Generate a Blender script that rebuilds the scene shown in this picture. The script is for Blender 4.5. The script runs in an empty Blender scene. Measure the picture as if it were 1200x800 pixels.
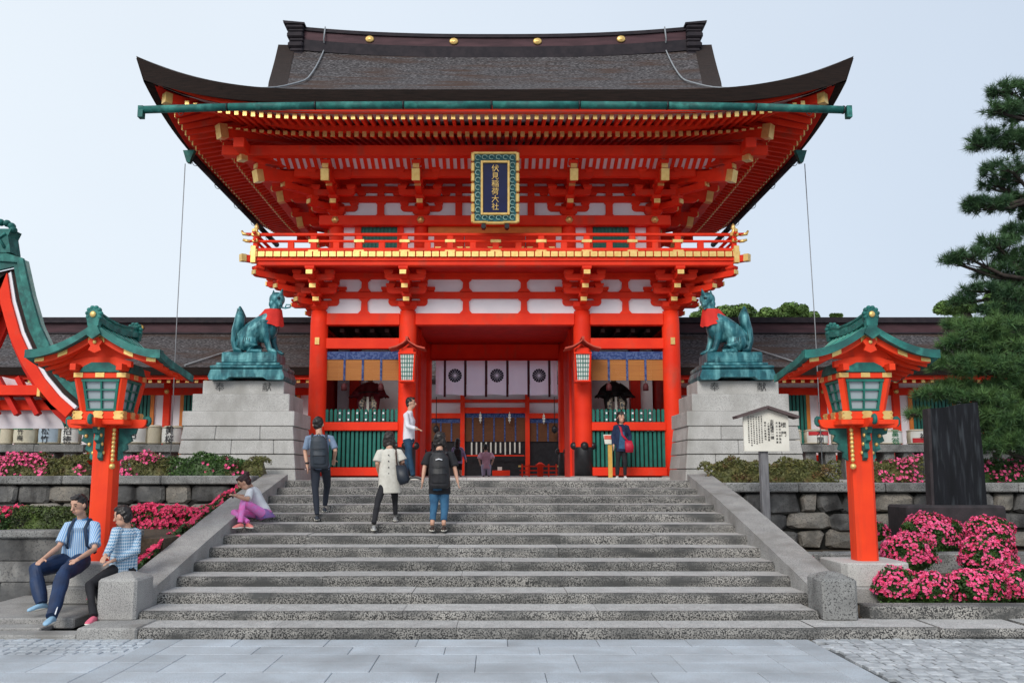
import bpy, math, random
import numpy as np
from mathutils import Vector, Matrix
random.seed(7); rng = np.random.default_rng(7)
SC = bpy.context.scene; COL = SC.collection
PI = math.pi; R = math.radians
# ------------------------------------------------------------------ camera
EYE = 1.85; FOC = 1015.0; PITCH = R(7.6); VPX = 580.0
CY0 = 555 - FOC*math.tan(PITCH); SP, CP = math.sin(PITCH), math.cos(PITCH)
cam = bpy.data.cameras.new('camera'); cam_o = bpy.data.objects.new('camera', cam); COL.objects.link(cam_o)
cam_o.location = (0, 0, EYE); cam_o.rotation_euler = (PI/2 + PITCH, 0, 0)
cam.sensor_width = 36; cam.lens = 36*FOC/1200; cam.shift_x = (600-VPX)/1200; cam.shift_y = (CY0-400)/1200
cam.clip_end = 2000; cam.clip_start = .05
SC.camera = cam_o
# ------------------------------------------------------------------ overcast sky and soft sun
SUN_EL, SUN_AZ = R(33), R(200)
W = bpy.data.worlds.new('World'); SC.world = W; W.use_nodes = True
nt = W.node_tree; N = nt.nodes; L = nt.links
bg = N['Background']; bg.inputs[1].default_value = .1
sky = N.new('ShaderNodeTexSky'); sky.sky_type = 'NISHITA'; sky.sun_disc = False
sky.sun_elevation = SUN_EL; sky.sun_rotation = SUN_AZ; sky.air_density = 1; sky.dust_density = 3
tc = N.new('ShaderNodeTexCoord'); sep = N.new('ShaderNodeSeparateXYZ'); L.new(tc.outputs['Generated'], sep.inputs[0])
mr = N.new('ShaderNodeMapRange'); mr.inputs[1].default_value = -.7; mr.inputs[2].default_value = .75
L.new(sep.outputs[0], mr.inputs[0])
cr = N.new('ShaderNodeMixRGB'); cr.inputs[1].default_value = (7.1, 7.65, 8.1, 1); cr.inputs[2].default_value = (4.6, 5.35, 6.4, 1)
L.new(mr.outputs[0], cr.inputs[0])
ns = N.new('ShaderNodeTexNoise'); ns.inputs['Scale'].default_value = 1.6; ns.inputs['Detail'].default_value = 3
L.new(tc.outputs['Generated'], ns.inputs[0])
nm = N.new('ShaderNodeMapRange'); nm.inputs[1].default_value = .3; nm.inputs[2].default_value = .7; nm.inputs[3].default_value = .96; nm.inputs[4].default_value = 1.04
L.new(ns.outputs[0], nm.inputs[0])
mul = N.new('ShaderNodeMixRGB'); mul.blend_type = 'MULTIPLY'; mul.inputs[0].default_value = 1
L.new(cr.outputs[0], mul.inputs[1]); L.new(nm.outputs[0], mul.inputs[2])
mx = N.new('ShaderNodeMixRGB'); mx.inputs[0].default_value = .88
L.new(sky.outputs[0], mx.inputs[1]); L.new(mul.outputs[0], mx.inputs[2]); L.new(mx.outputs[0], bg.inputs[0])
sun = bpy.data.lights.new('sun', 'SUN'); sun.energy = 1.5; sun.angle = R(25); sun.color = (1, .96, .9)
sun_o = bpy.data.objects.new('sun', sun); COL.objects.link(sun_o)
sd = Vector((math.sin(SUN_AZ)*math.cos(SUN_EL), math.cos(SUN_AZ)*math.cos(SUN_EL), math.sin(SUN_EL)))
sun_o.rotation_euler = sd.to_track_quat('Z', 'Y').to_euler()
SC.view_settings.view_transform = 'Standard'; SC.view_settings.look = 'None'
SC.view_settings.exposure = .42; SC.view_settings.gamma = 1
SC.render.engine = 'CYCLES'
SC.cycles.max_bounces = 6; SC.cycles.diffuse_bounces = 4; SC.cycles.use_denoising = True

# ------------------------------------------------------------------ measuring helper: photograph pixel at a depth -> metres
def P(px, py, D):
    v = (CY0-py)/FOC
    z = D*(v*CP+SP)/(CP-v*SP); yc = D*CP+z*SP
    return ((px-VPX)/FOC*yc, D, z+EYE)
def ZZ(py, D): return P(580, py, D)[2]
def XX(px, py, D): return P(px, py, D)[0]

# ------------------------------------------------------------------ materials
MATS = {}
def mat(name, c1, c2=None, scale=6, rough=.6, metal=0, bump=0, bscale=40, objvar=0, stretch=(1, 1, 1), lo=.35, hi=.65,
        speck=None, spscale=90, splo=.55, sphi=.62, stain=None, stscale=1.2, stlo=.5, sthi=.7, facevar=0, spec=.4, stst=(1, 1, 1)):
    m = bpy.data.materials.new(name); m.use_nodes = True; t = m.node_tree; n = t.nodes; l = t.links
    b = n['Principled BSDF']; b.inputs['Roughness'].default_value = rough; b.inputs['Metallic'].default_value = metal
    b.inputs['Specular IOR Level'].default_value = spec
    g = n.new('ShaderNodeNewGeometry')
    def mp(st):
        q = n.new('ShaderNodeMapping'); q.inputs['Scale'].default_value = st; l.new(g.outputs['Position'], q.inputs[0]); return q.outputs[0]
    def noise(vec, sc, det=4):
        q = n.new('ShaderNodeTexNoise'); q.inputs['Scale'].default_value = sc; q.inputs['Detail'].default_value = det
        l.new(vec, q.inputs[0]); return q.outputs[0]
    def rampf(o, a, c):
        q = n.new('ShaderNodeMapRange'); q.inputs[1].default_value = a; q.inputs[2].default_value = c; l.new(o, q.inputs[0]); return q.outputs[0]
    def mix(f, a, c, mode='MIX'):
        q = n.new('ShaderNodeMixRGB'); q.blend_type = mode
        for i, x in ((0, f), (1, a), (2, c)):
            if isinstance(x, (int, float)): q.inputs[i].default_value = x
            elif isinstance(x, tuple): q.inputs[i].default_value = (*x, 1)
            else: l.new(x, q.inputs[i])
        return q.outputs[0]
    c2 = c2 or tuple(x*.82 for x in c1)
    v = mp(stretch)
    col = mix(rampf(noise(v, scale), lo, hi), c1, c2)
    if speck: col = mix(rampf(noise(v, spscale, 2), splo, sphi), col, speck)
    if stain: col = mix(rampf(noise(mp(stst), stscale, 6), stlo, sthi), col, stain)
    if facevar:
        q = n.new('ShaderNodeMapRange'); q.inputs[3].default_value = 1-facevar; q.inputs[4].default_value = 1+facevar
        l.new(g.outputs['Random Per Island'], q.inputs[0]); col = mix(1.0, col, q.outputs[0], 'MULTIPLY')
    if objvar:
        oi = n.new('ShaderNodeObjectInfo'); q = n.new('ShaderNodeMapRange'); q.inputs[3].default_value = 1-objvar; q.inputs[4].default_value = 1+objvar
        l.new(oi.outputs['Random'], q.inputs[0]); col = mix(1.0, col, q.outputs[0], 'MULTIPLY')
    l.new(col, b.inputs['Base Color'])
    if bump:
        bn = n.new('ShaderNodeBump'); bn.inputs['Strength'].default_value = bump; bn.inputs['Distance'].default_value = .02
        l.new(noise(v, bscale, 5), bn.inputs['Height']); l.new(bn.outputs[0], b.inputs['Normal'])
    MATS[name] = m; return m
RED = mat('vermilion_paint', (.88, .044, .012), (.76, .03, .009), scale=1.7, rough=.6, spec=.22, bump=.15, bscale=22, stain=(.5, .07, .04), stlo=.56, sthi=.8, stscale=2.6, stst=(1, 1, .5), objvar=.07)
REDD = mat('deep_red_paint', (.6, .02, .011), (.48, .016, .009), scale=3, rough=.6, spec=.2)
ORA = mat('lantern_orange_paint', (.9, .06, .012), (.78, .045, .012), scale=2, rough=.55, spec=.25, bump=.12, bscale=16, stain=(.52, .05, .02), stlo=.54, sthi=.85, stst=(5, 5, .5))
OCH = mat('ochre_orange_paint', (.75, .22, .03), scale=4, rough=.5)
WHT = mat('white_plaster', (.9, .91, .95), (.83, .85, .9), scale=2, rough=.8, bump=.1)
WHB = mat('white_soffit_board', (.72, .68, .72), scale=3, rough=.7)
GOLD = mat('gold_leaf_metal', (.86, .6, .22), (.75, .48, .15), scale=9, rough=.36, metal=.55, bump=.08)
GRN = mat('green_lattice_paint', (.012, .17, .13), (.01, .12, .095), scale=4, rough=.5, facevar=.12)
COP = mat('verdigris_copper', (.05, .3, .24), (.018, .14, .12), scale=5, rough=.6, bump=.2, stain=(.2, .46, .38), stlo=.55, sthi=.75, stscale=3, facevar=.15)
COPD = mat('dark_verdigris_copper', (.012, .14, .12), (.01, .08, .075), scale=6, rough=.6, bump=.2, facevar=.2, stain=(.05, .27, .23), stlo=.5, sthi=.75, stscale=5)
COPL = mat('pale_verdigris_copper', (.42, .58, .5), (.26, .45, .38), scale=4, rough=.65, bump=.2, facevar=.2)
BRZ = mat('patinated_bronze', (.03, .17, .2), (.012, .075, .095), scale=5, rough=.42, metal=.25, bump=.25, bscale=12, stain=(.13, .36, .38), stlo=.47, sthi=.68, stscale=5, stst=(1.6, 1.6, .5))
BARK = mat('cypress_bark_thatch', (.034, .029, .03), (.018, .015, .016), scale=5, rough=.95, bump=1.0, bscale=30, speck=(.2, .185, .19), spscale=13, splo=.48, sphi=.64, stretch=(1, 2.2, 4), stain=(.06, .032, .022), stlo=.47, sthi=.66, stscale=1.1, stst=(.5, 1, 3))
BARKE = mat('bark_eave_edge', (.032, .018, .014), (.016, .01, .008), scale=6, rough=.95, bump=.6, bscale=60, stretch=(.4, .4, 9))
RIDGE = mat('dark_copper_ridge', (.02, .017, .022), (.034, .027, .032), scale=5, rough=.7, spec=.2)
RIDP = mat('purple_brown_ridge_copper', (.085, .04, .048), (.05, .024, .03), scale=3, rough=.65, spec=.25, stretch=(.5, 3, 3))
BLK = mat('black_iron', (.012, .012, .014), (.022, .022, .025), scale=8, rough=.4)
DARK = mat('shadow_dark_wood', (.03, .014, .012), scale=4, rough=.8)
GRA = mat('grey_granite', (.42, .41, .39), (.33, .32, .31), scale=3, rough=.85, bump=.35, bscale=70, speck=(.12, .12, .12), spscale=120, splo=.5, sphi=.64, objvar=.1, stain=(.2, .19, .175), stlo=.52, sthi=.75, stscale=1.7)
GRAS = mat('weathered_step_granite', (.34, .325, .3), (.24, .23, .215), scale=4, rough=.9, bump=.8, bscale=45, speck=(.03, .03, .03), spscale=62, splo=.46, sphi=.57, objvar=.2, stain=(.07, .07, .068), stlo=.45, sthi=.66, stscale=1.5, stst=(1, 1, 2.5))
TREAD = mat('sky_lit_tread_granite', (.5, .49, .475), (.4, .39, .378), scale=5, rough=.85, bump=.3, bscale=60, objvar=.08, speck=(.2, .2, .2), spscale=60, splo=.55, sphi=.65)  # lighter than the riser granite: sky light on upper faces put into the colour
PEDG = mat('pale_pedestal_granite', (.5, .49, .47), (.42, .41, .39), scale=3, rough=.8, bump=.2, bscale=70, speck=(.3, .29, .28), spscale=70, splo=.53, sphi=.62, objvar=.1, stain=(.3, .29, .27), stlo=.5, sthi=.75, stscale=2, stst=(1, 1, .5))
WALLL = mat('pale_rubble_stone', (.3, .27, .23), (.21, .2, .18), scale=4, rough=.95, bump=.8, bscale=18, objvar=.22, stain=(.09, .085, .075), stlo=.48, sthi=.7, stscale=2.2, speck=(.15, .14, .13), spscale=40)
WALLD = mat('dark_stained_rubble_stone', (.2, .195, .185), (.1, .1, .1), scale=3, rough=.95, bump=.8, bscale=18, objvar=.35, stain=(.035, .034, .034), stlo=.42, sthi=.62, stscale=1.6, speck=(.1, .1, .1), spscale=40, stst=(1.5, 1, .5))
COPE = mat('coping_granite', (.3, .3, .29), (.2, .2, .195), scale=4, rough=.9, bump=.5, bscale=40, objvar=.15, speck=(.07, .07, .07), spscale=55, stain=(.08, .08, .078), stlo=.5, sthi=.7, stscale=2.3)
PAVE = mat('blue_grey_paving', (.46, .51, .56), (.4, .43, .46), scale=2.5, rough=.8, bump=.2, bscale=60, objvar=.1, speck=(.33, .35, .37), spscale=80, stain=(.3, .32, .34), stlo=.48, sthi=.72, stscale=1.1)
SETT = mat('grey_stone_setts', (.46, .48, .5), (.3, .32, .34), scale=8, rough=.85, bump=.3, facevar=.22)
JOINT = mat('mortar_and_grit', (.1, .105, .11), (.07, .075, .08), scale=30, rough=.95)
SOIL = mat('bare_brown_soil', (.1, .075, .05), (.06, .045, .03), scale=20, rough=1, bump=.8, bscale=30)
GAP = mat('dark_wall_core', (.02, .02, .018), scale=10, rough=1)
SLATE = mat('black_slate_stone', (.014, .015, .019), (.009, .01, .012), scale=3, rough=.75, spec=.15, bump=.4, bscale=12, stretch=(3, 3, .5), stain=(.06, .07, .08), stlo=.52, sthi=.8, stscale=3.2, stst=(4, 1, .45))
PLIN = mat('dark_plinth_stone', (.045, .036, .04), (.025, .022, .024), scale=5, rough=.85, bump=.3)
WOOD = mat('grey_weathered_wood', (.2, .2, .21), (.13, .13, .14), scale=6, rough=.85, stretch=(6, 6, .6), bump=.2)
SIGNW = mat('cream_painted_board', (.78, .76, .68), (.7, .68, .6), scale=3, rough=.7)
SIGNR = mat('brown_sign_roof', (.1, .07, .07), scale=5, rough=.7)
CARVE = mat('carved_shadow_grey', (.1, .1, .1), rough=.9)
INK = mat('black_ink', (.015, .015, .02), rough=.7)
LEAFM = mat('azalea_leaf', (.055, .12, .02), (.025, .06, .014), scale=6, rough=.55, facevar=.35)
LEAFO = mat('olive_bronze_leaf', (.13, .12, .035), (.07, .085, .02), scale=6, rough=.6, facevar=.35, stain=(.16, .07, .03), stlo=.55, sthi=.7, stscale=3)
HEDGM = mat('clipped_hedge_leaf', (.075, .12, .02), (.035, .05, .015), scale=5, rough=.6, facevar=.4)
PINK = mat('pink_azalea_petal', (.9, .15, .34), (.82, .07, .22), scale=10, rough=.55, facevar=.25)
PINKD = mat('magenta_azalea_petal', (.66, .03, .11), (.75, .05, .16), scale=10, rough=.55, facevar=.3)
PINEM = mat('pine_needle', (.065, .14, .05), (.025, .07, .03), scale=3, rough=.6, facevar=.35)
PINEY = mat('young_pine_needle', (.1, .19, .055), (.045, .11, .035), scale=3, rough=.6, facevar=.35)
PBARK = mat('pine_bark', (.06, .045, .038), (.03, .024, .02), scale=9, rough=.95, bump=.8, bscale=20)
FARL = mat('far_tree_leaf', (.13, .22, .045), (.06, .12, .03), scale=1.2, rough=.6, facevar=.35)
BLIND = mat('bamboo_blind_slats', (.5, .2, .045), (.42, .15, .035), scale=2, rough=.6, stretch=(.5, .5, 30))
BLUE = mat('blue_brocade', (.015, .04, .16), (.07, .11, .26), scale=18, rough=.7, lo=.48, hi=.52)
CLOTH = mat('white_lilac_cloth', (.86, .82, .95), (.78, .74, .92), scale=2, rough=.8, bump=.1)
NAVY = mat('navy_dye', (.012, .014, .04), rough=.8)
GLASS = mat('pale_lantern_glass', (.36, .42, .44), (.28, .33, .36), scale=2, rough=.15, spec=.8)
PAPER = mat('white_lamp_paper', (.78, .8, .76), scale=3, rough=.7)
STRAW = mat('straw_matting', (.6, .55, .42), (.5, .45, .34), scale=14, rough=.9, stretch=(8, 8, 1), bump=.3)
LABW = mat('white_printed_wrap', (.74, .74, .7), (.66, .66, .62), scale=5, rough=.7)
_n = CLOTH.node_tree; _t = _n.nodes.new('ShaderNodeBsdfTranslucent'); _t.inputs[0].default_value = (.9, .85, 1, 1); _m = _n.nodes.new('ShaderNodeMixShader'); _m.inputs[0].default_value = .5
_o = _n.nodes['Material Output']; _n.links.new(_n.nodes['Principled BSDF'].outputs[0], _m.inputs[1]); _n.links.new(_t.outputs[0], _m.inputs[2]); _n.links.new(_m.outputs[0], _o.inputs[0])
def plain(name, c, rough=.7, **k): return mat(name, c, rough=rough, **k)
CABLE = plain('grey_cable', (.3, .32, .34), .5)

# ------------------------------------------------------------------ mesh collector
class MB:
    def __init__(s): s.v = []; s.f = []; s.m = []; s.s = []
    def add(s, vs, fs, mi=0, sm=False):
        o = len(s.v); s.v.extend(vs)
        for f in fs: s.f.append([i+o for i in f]); s.m.append(mi); s.s.append(sm)
        return s
    def box(s, x0, x1, y0, y1, z0, z1, mi=0, c=0, mf=None):
        if x0 > x1: x0, x1 = x1, x0
        if y0 > y1: y0, y1 = y1, y0
        if z0 > z1: z0, z1 = z1, z0
        if c:
            c = min(c, (x1-x0)*.3, (y1-y0)*.3, (z1-z0)*.3)
            vs = []; X = (x0, x1); Y = (y0, y1); Z = (z0, z1); ix = {}
            for i in (0, 1):
                for j in (0, 1):
                    for k in (0, 1):
                        sx, sy, sz = (1, -1)[i], (1, -1)[j], (1, -1)[k]
                        b = len(vs); ix[i, j, k] = b
                        vs += [(X[i], Y[j]+sy*c, Z[k]+sz*c), (X[i]+sx*c, Y[j], Z[k]+sz*c), (X[i]+sx*c, Y[j]+sy*c, Z[k])]
            g = lambda i, j, k, a: ix[i, j, k]+a
            fs = [[g(0,0,0,0), g(0,0,1,0), g(0,1,1,0), g(0,1,0,0)], [g(1,0,0,0), g(1,1,0,0), g(1,1,1,0), g(1,0,1,0)],
                  [g(0,0,0,1), g(1,0,0,1), g(1,0,1,1), g(0,0,1,1)], [g(0,1,0,1), g(0,1,1,1), g(1,1,1,1), g(1,1,0,1)],
                  [g(0,0,0,2), g(0,1,0,2), g(1,1,0,2), g(1,0,0,2)], [g(0,0,1,2), g(1,0,1,2), g(1,1,1,2), g(0,1,1,2)]]
            ms = [mi, mi, mi, mi, mi, mi if mf is None else mf]
            def e(a, b, c_, d): fs.append([a, b, c_, d]); ms.append(mi)
            for i in (0, 1):
                for j in (0, 1): e(g(i,j,0,0), g(i,j,0,1), g(i,j,1,1), g(i,j,1,0))
                for k in (0, 1): e(g(i,0,k,0), g(i,0,k,2), g(i,1,k,2), g(i,1,k,0))
            for j in (0, 1):
                for k in (0, 1): e(g(0,j,k,1), g(0,j,k,2), g(1,j,k,2), g(1,j,k,1))
            for key in ix: fs.append([ix[key], ix[key]+1, ix[key]+2]); ms.append(mi)
            o = len(s.v); s.v.extend(vs)
            for f, q in zip(fs, ms): s.f.append([i+o for i in f]); s.m.append(q); s.s.append(False)
            return s
        vs = [(x0,y0,z0),(x1,y0,z0),(x1,y1,z0),(x0,y1,z0),(x0,y0,z1),(x1,y0,z1),(x1,y1,z1),(x0,y1,z1)]
        fs = [[0,3,2,1],[0,1,5,4],[1,2,6,5],[2,3,7,6],[3,0,4,7]]
        s.add(vs, fs, mi); o = len(s.v)-8
        s.f.append([o+4,o+5,o+6,o+7]); s.m.append(mi if mf is None else mf); s.s.append(False)
        return s
    def beam(s, p0, p1, w, h, mi=0, cap=None, up=(0, 0, 1)):
        p0, p1 = Vector(p0), Vector(p1); d = (p1-p0).normalized(); side = d.cross(Vector(up)).normalized(); u = side.cross(d)
        vs = [tuple(p+side*a*w/2+u*b*h/2) for p in (p0, p1) for a, b in ((-1,-1),(1,-1),(1,1),(-1,1))]
        s.add(vs, [[0,1,5,4],[1,2,6,5],[2,3,7,6],[3,0,4,7]], mi)
        o = len(s.v)-8
        for f in ([3,2,1,0],[4,5,6,7]): s.f.append([i+o for i in f]); s.m.append(mi if cap is None else cap); s.s.append(False)
        return s
    def tube(s, pts, rad, n=10, mi=0, sm=True, caps=True, flat=1.0, up=(0, 0, 1)):
        pts = [Vector(p) for p in pts]; k = len(pts)
        if isinstance(rad, (int, float)): rad = [rad]*k
        vs = []; pu = None
        for i, p in enumerate(pts):
            d = (pts[min(i+1, k-1)]-pts[max(i-1, 0)]).normalized()
            if pu is None:
                pu = Vector(up); 
                if abs(d.dot(pu)) > .95: pu = Vector((1, 0, 0))
            a = d.cross(pu).normalized(); b = a.cross(d).normalized(); pu = b
            for j in range(n):
                t = 2*PI*(j+.5)/n; vs.append(tuple(p+a*math.cos(t)*rad[i]+b*math.sin(t)*rad[i]*flat))
        fs = [[i*n+j, i*n+(j+1) % n, (i+1)*n+(j+1) % n, (i+1)*n+j] for i in range(k-1) for j in range(n)]
        o = len(s.v); s.add(vs, fs, mi, sm)
        if caps:
            s.f.append([o+i for i in range(n)][::-1]); s.m.append(mi); s.s.append(False)
            s.f.append([o+(k-1)*n+i for i in range(n)]); s.m.append(mi); s.s.append(False)
        return s
    def lathe(s, c, prof, n=20, mi=0, sm=True, sx=1, sy=1):
        vs = [(c[0]+r*sx*math.cos(2*PI*j/n), c[1]+r*sy*math.sin(2*PI*j/n), c[2]+z) for r, z in prof for j in range(n)]
        fs = [[i*n+j, i*n+(j+1) % n, (i+1)*n+(j+1) % n, (i+1)*n+j] for i in range(len(prof)-1) for j in range(n)]
        o = len(s.v); s.add(vs, fs, mi, sm)
        s.f.append([o+i for i in range(n)][::-1]); s.m.append(mi); s.s.append(False)
        s.f.append([o+(len(prof)-1)*n+i for i in range(n)]); s.m.append(mi); s.s.append(False)
        return s
    def ell(s, c, r, n=12, mi=0, rot=None):
        vs = []; m = n//2+1
        rot = rot or Matrix.Identity(3); c = Vector(c)
        for i in range(1, m):
            a = PI*i/m
            for j in range(n):
                b = 2*PI*j/n; vs.append(tuple(c+rot@Vector((r[0]*math.sin(a)*math.cos(b), r[1]*math.sin(a)*math.sin(b), r[2]*math.cos(a)))))
        vs += [tuple(c+rot@Vector((0, 0, r[2]))), tuple(c+rot@Vector((0, 0, -r[2])))]
        fs = [[i*n+(j+1) % n, i*n+j, (i+1)*n+j, (i+1)*n+(j+1) % n] for i in range(m-2) for j in range(n)]
        t = len(vs)-2
        fs += [[t, j, (j+1) % n] for j in range(n)] + [[t+1, (m-2)*n+(j+1) % n, (m-2)*n+j] for j in range(n)]
        return s.add(vs, fs, mi, True)
    def prism(s, poly, axis, a0, a1, mi=0, cap=None):
        def pt(u, w, a): return {'x': (a, u, w), 'y': (u, a, w), 'z': (u, w, a)}[axis]
        n = len(poly); vs = [pt(u, w, a0) for u, w in poly]+[pt(u, w, a1) for u, w in poly]
        s.add(vs, [[i, (i+1) % n, (i+1) % n+n, i+n] for i in range(n)], mi); o = len(s.v)-2*n
        for f in (list(range(n))[::-1], list(range(n, 2*n))):
            s.f.append([i+o for i in f]); s.m.append(mi if cap is None else cap); s.s.append(False)
        return s
    def grid(s, fn, nu, nv, mi=0, sm=True, flip=False):
        vs = [tuple(fn(i/nu, j/nv)) for i in range(nu+1) for j in range(nv+1)]; w = nv+1
        fs = [[i*w+j, (i+1)*w+j, (i+1)*w+j+1, i*w+j+1] for i in range(nu) for j in range(nv)]
        if flip: fs = [f[::-1] for f in fs]
        return s.add(vs, fs, mi, sm)
    def xf(s, fn): s.v = [tuple(fn(v)) for v in s.v]; return s
ORG = {}
def link(o, parent=None):
    COL.objects.link(o)
    if parent is not None: o.parent = parent; ORG[o.name] = ORG[parent.name]
    return o
def mesh_of(name, mb, mats, off=(0, 0, 0), recalc=True):
    me = bpy.data.meshes.new(name)
    ox, oy, oz = off
    me.from_pydata([(a-ox, b-oy, c-oz) for a, b, c in mb.v], [], mb.f)
    for m in (mats if isinstance(mats, (list, tuple)) else [mats]): me.materials.append(m)
    me.polygons.foreach_set('material_index', mb.m); me.polygons.foreach_set('use_smooth', mb.s)
    if recalc:
        import bmesh
        bm = bmesh.new(); bm.from_mesh(me); bmesh.ops.recalc_face_normals(bm, faces=bm.faces); bm.to_mesh(me); bm.free()
    me.update(); return me
def part(name, mb, mats, parent, label=None, kind=None):
    o = bpy.data.objects.new(name, mesh_of(name, mb, mats, ORG[parent.name])); link(o, parent)
    if label: o['label'] = label
    if kind: o['kind'] = kind
    return o
def inst(name, me, parent, loc, rz=0, scale=None):
    o = bpy.data.objects.new(name, me); link(o, parent); og = ORG[parent.name]
    o.location = (loc[0]-og[0], loc[1]-og[1], loc[2]-og[2]); o.rotation_euler = (0, 0, rz)
    if scale: o.scale = scale
    return o
def thing(name, label, cat, loc, group=None):
    o = bpy.data.objects.new(name, None); COL.objects.link(o); o.location = loc; ORG[o.name] = tuple(loc)
    o.empty_display_size = .2; o['label'] = label; o['category'] = cat
    if group: o['group'] = group
    return o
def solo(name, mb, mats, label, cat, loc, group=None):
    o = bpy.data.objects.new(name, mesh_of(name, mb, mats, loc)); COL.objects.link(o); o.location = loc; ORG[o.name] = tuple(loc)
    o['label'] = label; o['category'] = cat
    if group: o['group'] = group
    return o
def struct(name, mb, mats, kind='structure', label=None):
    o = bpy.data.objects.new(name, mesh_of(name, mb, mats)); COL.objects.link(o); ORG[o.name] = (0, 0, 0); o['kind'] = kind
    if label: o['label'] = label
    return o
TS = bpy.data.scenes.new('workbench')   # scratch scene for evaluating lettering and skins, removed at the end
def evaluated(o):
    TS.collection.objects.link(o)
    with bpy.context.temp_override(scene=TS, view_layer=TS.view_layers[0]):
        dg = bpy.context.evaluated_depsgraph_get(); return bpy.data.meshes.new_from_object(o.evaluated_get(dg))
def text_mb(txt, size, origin, xdir=(1, 0, 0), updir=(0, 0, 1), depth=.004, vertical=False, mi=0, mb=None, sx=1, line=1.0):
    """lettering as mesh, centred on origin"""
    mb = mb or MB(); X = Vector(xdir).normalized(); U = Vector(updir).normalized(); O = Vector(origin); Nn = X.cross(U)
    chars = [c for c in txt] if vertical else [txt]; n = len(chars)
    for i, c in enumerate(chars):
        cu = bpy.data.curves.new('txt', 'FONT'); cu.body = c; cu.size = size; cu.resolution_u = 1; cu.align_x = 'CENTER'; cu.align_y = 'CENTER'
        cu.extrude = depth
        o = bpy.data.objects.new('txt', cu); me = evaluated(o)
        off = ((n-1)/2-i)*size*line if vertical else 0
        vs = [tuple(O+X*v.co.x*sx+U*(v.co.y+off)+Nn*v.co.z) for v in me.vertices]
        mb.add(vs, [list(p.vertices) for p in me.polygons], mi)
        bpy.data.objects.remove(o); bpy.data.curves.remove(cu); bpy.data.meshes.remove(me)
    return mb
def remeshed(mb, voxel, smooth=2):
    """one continuous skin from overlapping closed shapes"""
    me = mesh_of('tmp', mb, [], recalc=True)
    o = bpy.data.objects.new('tmp', me)
    r = o.modifiers.new('r', 'REMESH'); r.mode = 'VOXEL'; r.voxel_size = voxel; r.use_smooth_shade = True
    if smooth: q = o.modifiers.new('s', 'SMOOTH'); q.iterations = smooth; q.factor = .5
    out = evaluated(o)
    bpy.data.objects.remove(o); bpy.data.meshes.remove(me)
    return out
def part_mesh(name, me, m, parent, world=True):
    """link a ready mesh (world coordinates) as a part"""
    if world: me.transform(Matrix.Translation(-Vector(ORG[parent.name])))
    me.materials.clear()
    for q in (m if isinstance(m, (list, tuple)) else [m]): me.materials.append(q)
    me.name = name
    o = bpy.data.objects.new(name, me); return link(o, parent)
def fast_mesh(name, V, F, mats, midx=None):
    """V (n,3) F (m,k) numpy"""
    me = bpy.data.meshes.new(name); n, k = F.shape
    me.vertices.add(len(V)); me.vertices.foreach_set('co', V.astype(np.float32).ravel())
    me.loops.add(n*k); me.loops.foreach_set('vertex_index', F.astype(np.int32).ravel())
    me.polygons.add(n); me.polygons.foreach_set('loop_start', np.arange(0, n*k, k, dtype=np.int32))
    me.update(calc_edges=True)
    for m in (mats if isinstance(mats, (list, tuple)) else [mats]): me.materials.append(m)
    if midx is not None: me.polygons.foreach_set('material_index', midx.astype(np.int32))
    return me
def unit(a): return a/np.maximum(np.linalg.norm(a, axis=1, keepdims=True), 1e-9)
def leaves(pos, nrm, size, aspect=.5, spread=.7, org=(0, 0, 0)):
    """one bent leaf (two triangles) at every position"""
    n = len(pos); pos = pos-np.array(org)
    d = unit(rng.normal(size=(n, 3)))
    nn = unit(nrm+spread*rng.normal(size=(n, 3))); a = unit(np.cross(nn, d)); b = np.cross(nn, a)
    s = size*rng.uniform(.6, 1.3, (n, 1))
    V = np.stack([pos-a*s*.5, pos+b*s*aspect*.5+nn*s*.08, pos+a*s*.5, pos-b*s*aspect*.5+nn*s*.08], 1).reshape(-1, 3)
    i = np.arange(n)[:, None]*4
    return V, i+np.array([[0, 1, 2, 3]])
def flowers(pos, nrm, size, org=(0, 0, 0), petals=5):
    n = len(pos); pos = pos-np.array(org)
    nn = unit(nrm+.35*rng.normal(size=(n, 3))); d = unit(rng.normal(size=(n, 3))); a = unit(np.cross(nn, d)); b = np.cross(nn, a)
    s = size*rng.uniform(.7, 1.2, (n, 1)); Vs = []
    for k in range(petals):
        t = 2*PI*k/petals; e = a*math.cos(t)+b*math.sin(t); g = -a*math.sin(t)+b*math.cos(t)
        Vs.append(np.stack([pos, pos+e*s*.32+g*s*.2+nn*s*.12, pos+e*s*.5+nn*s*.22, pos+e*s*.32-g*s*.2+nn*s*.12], 1))
    V = np.concatenate(Vs, 1).reshape(-1, 3)
    i = np.arange(n*petals)[:, None]*4
    return V, i+np.array([[0, 1, 2, 3]])
def np_part(name, V, F, m, parent, kind=None):
    o = bpy.data.objects.new(name, fast_mesh(name, V, F, m)); link(o, parent)
    if kind: o['kind'] = kind
    return o
# ================================================================== levels
ZL = 1.714                       # top of the stairs
SZ = [0, .11, .205, .332, .465] + [ZL-.1395*(13-k) for k in range(5, 14)]   # tread heights 0..13
SD = [10.15, 10.74] + [11.38+.668*(k-2) for k in range(2, 13)]                   # depth of riser k
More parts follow.
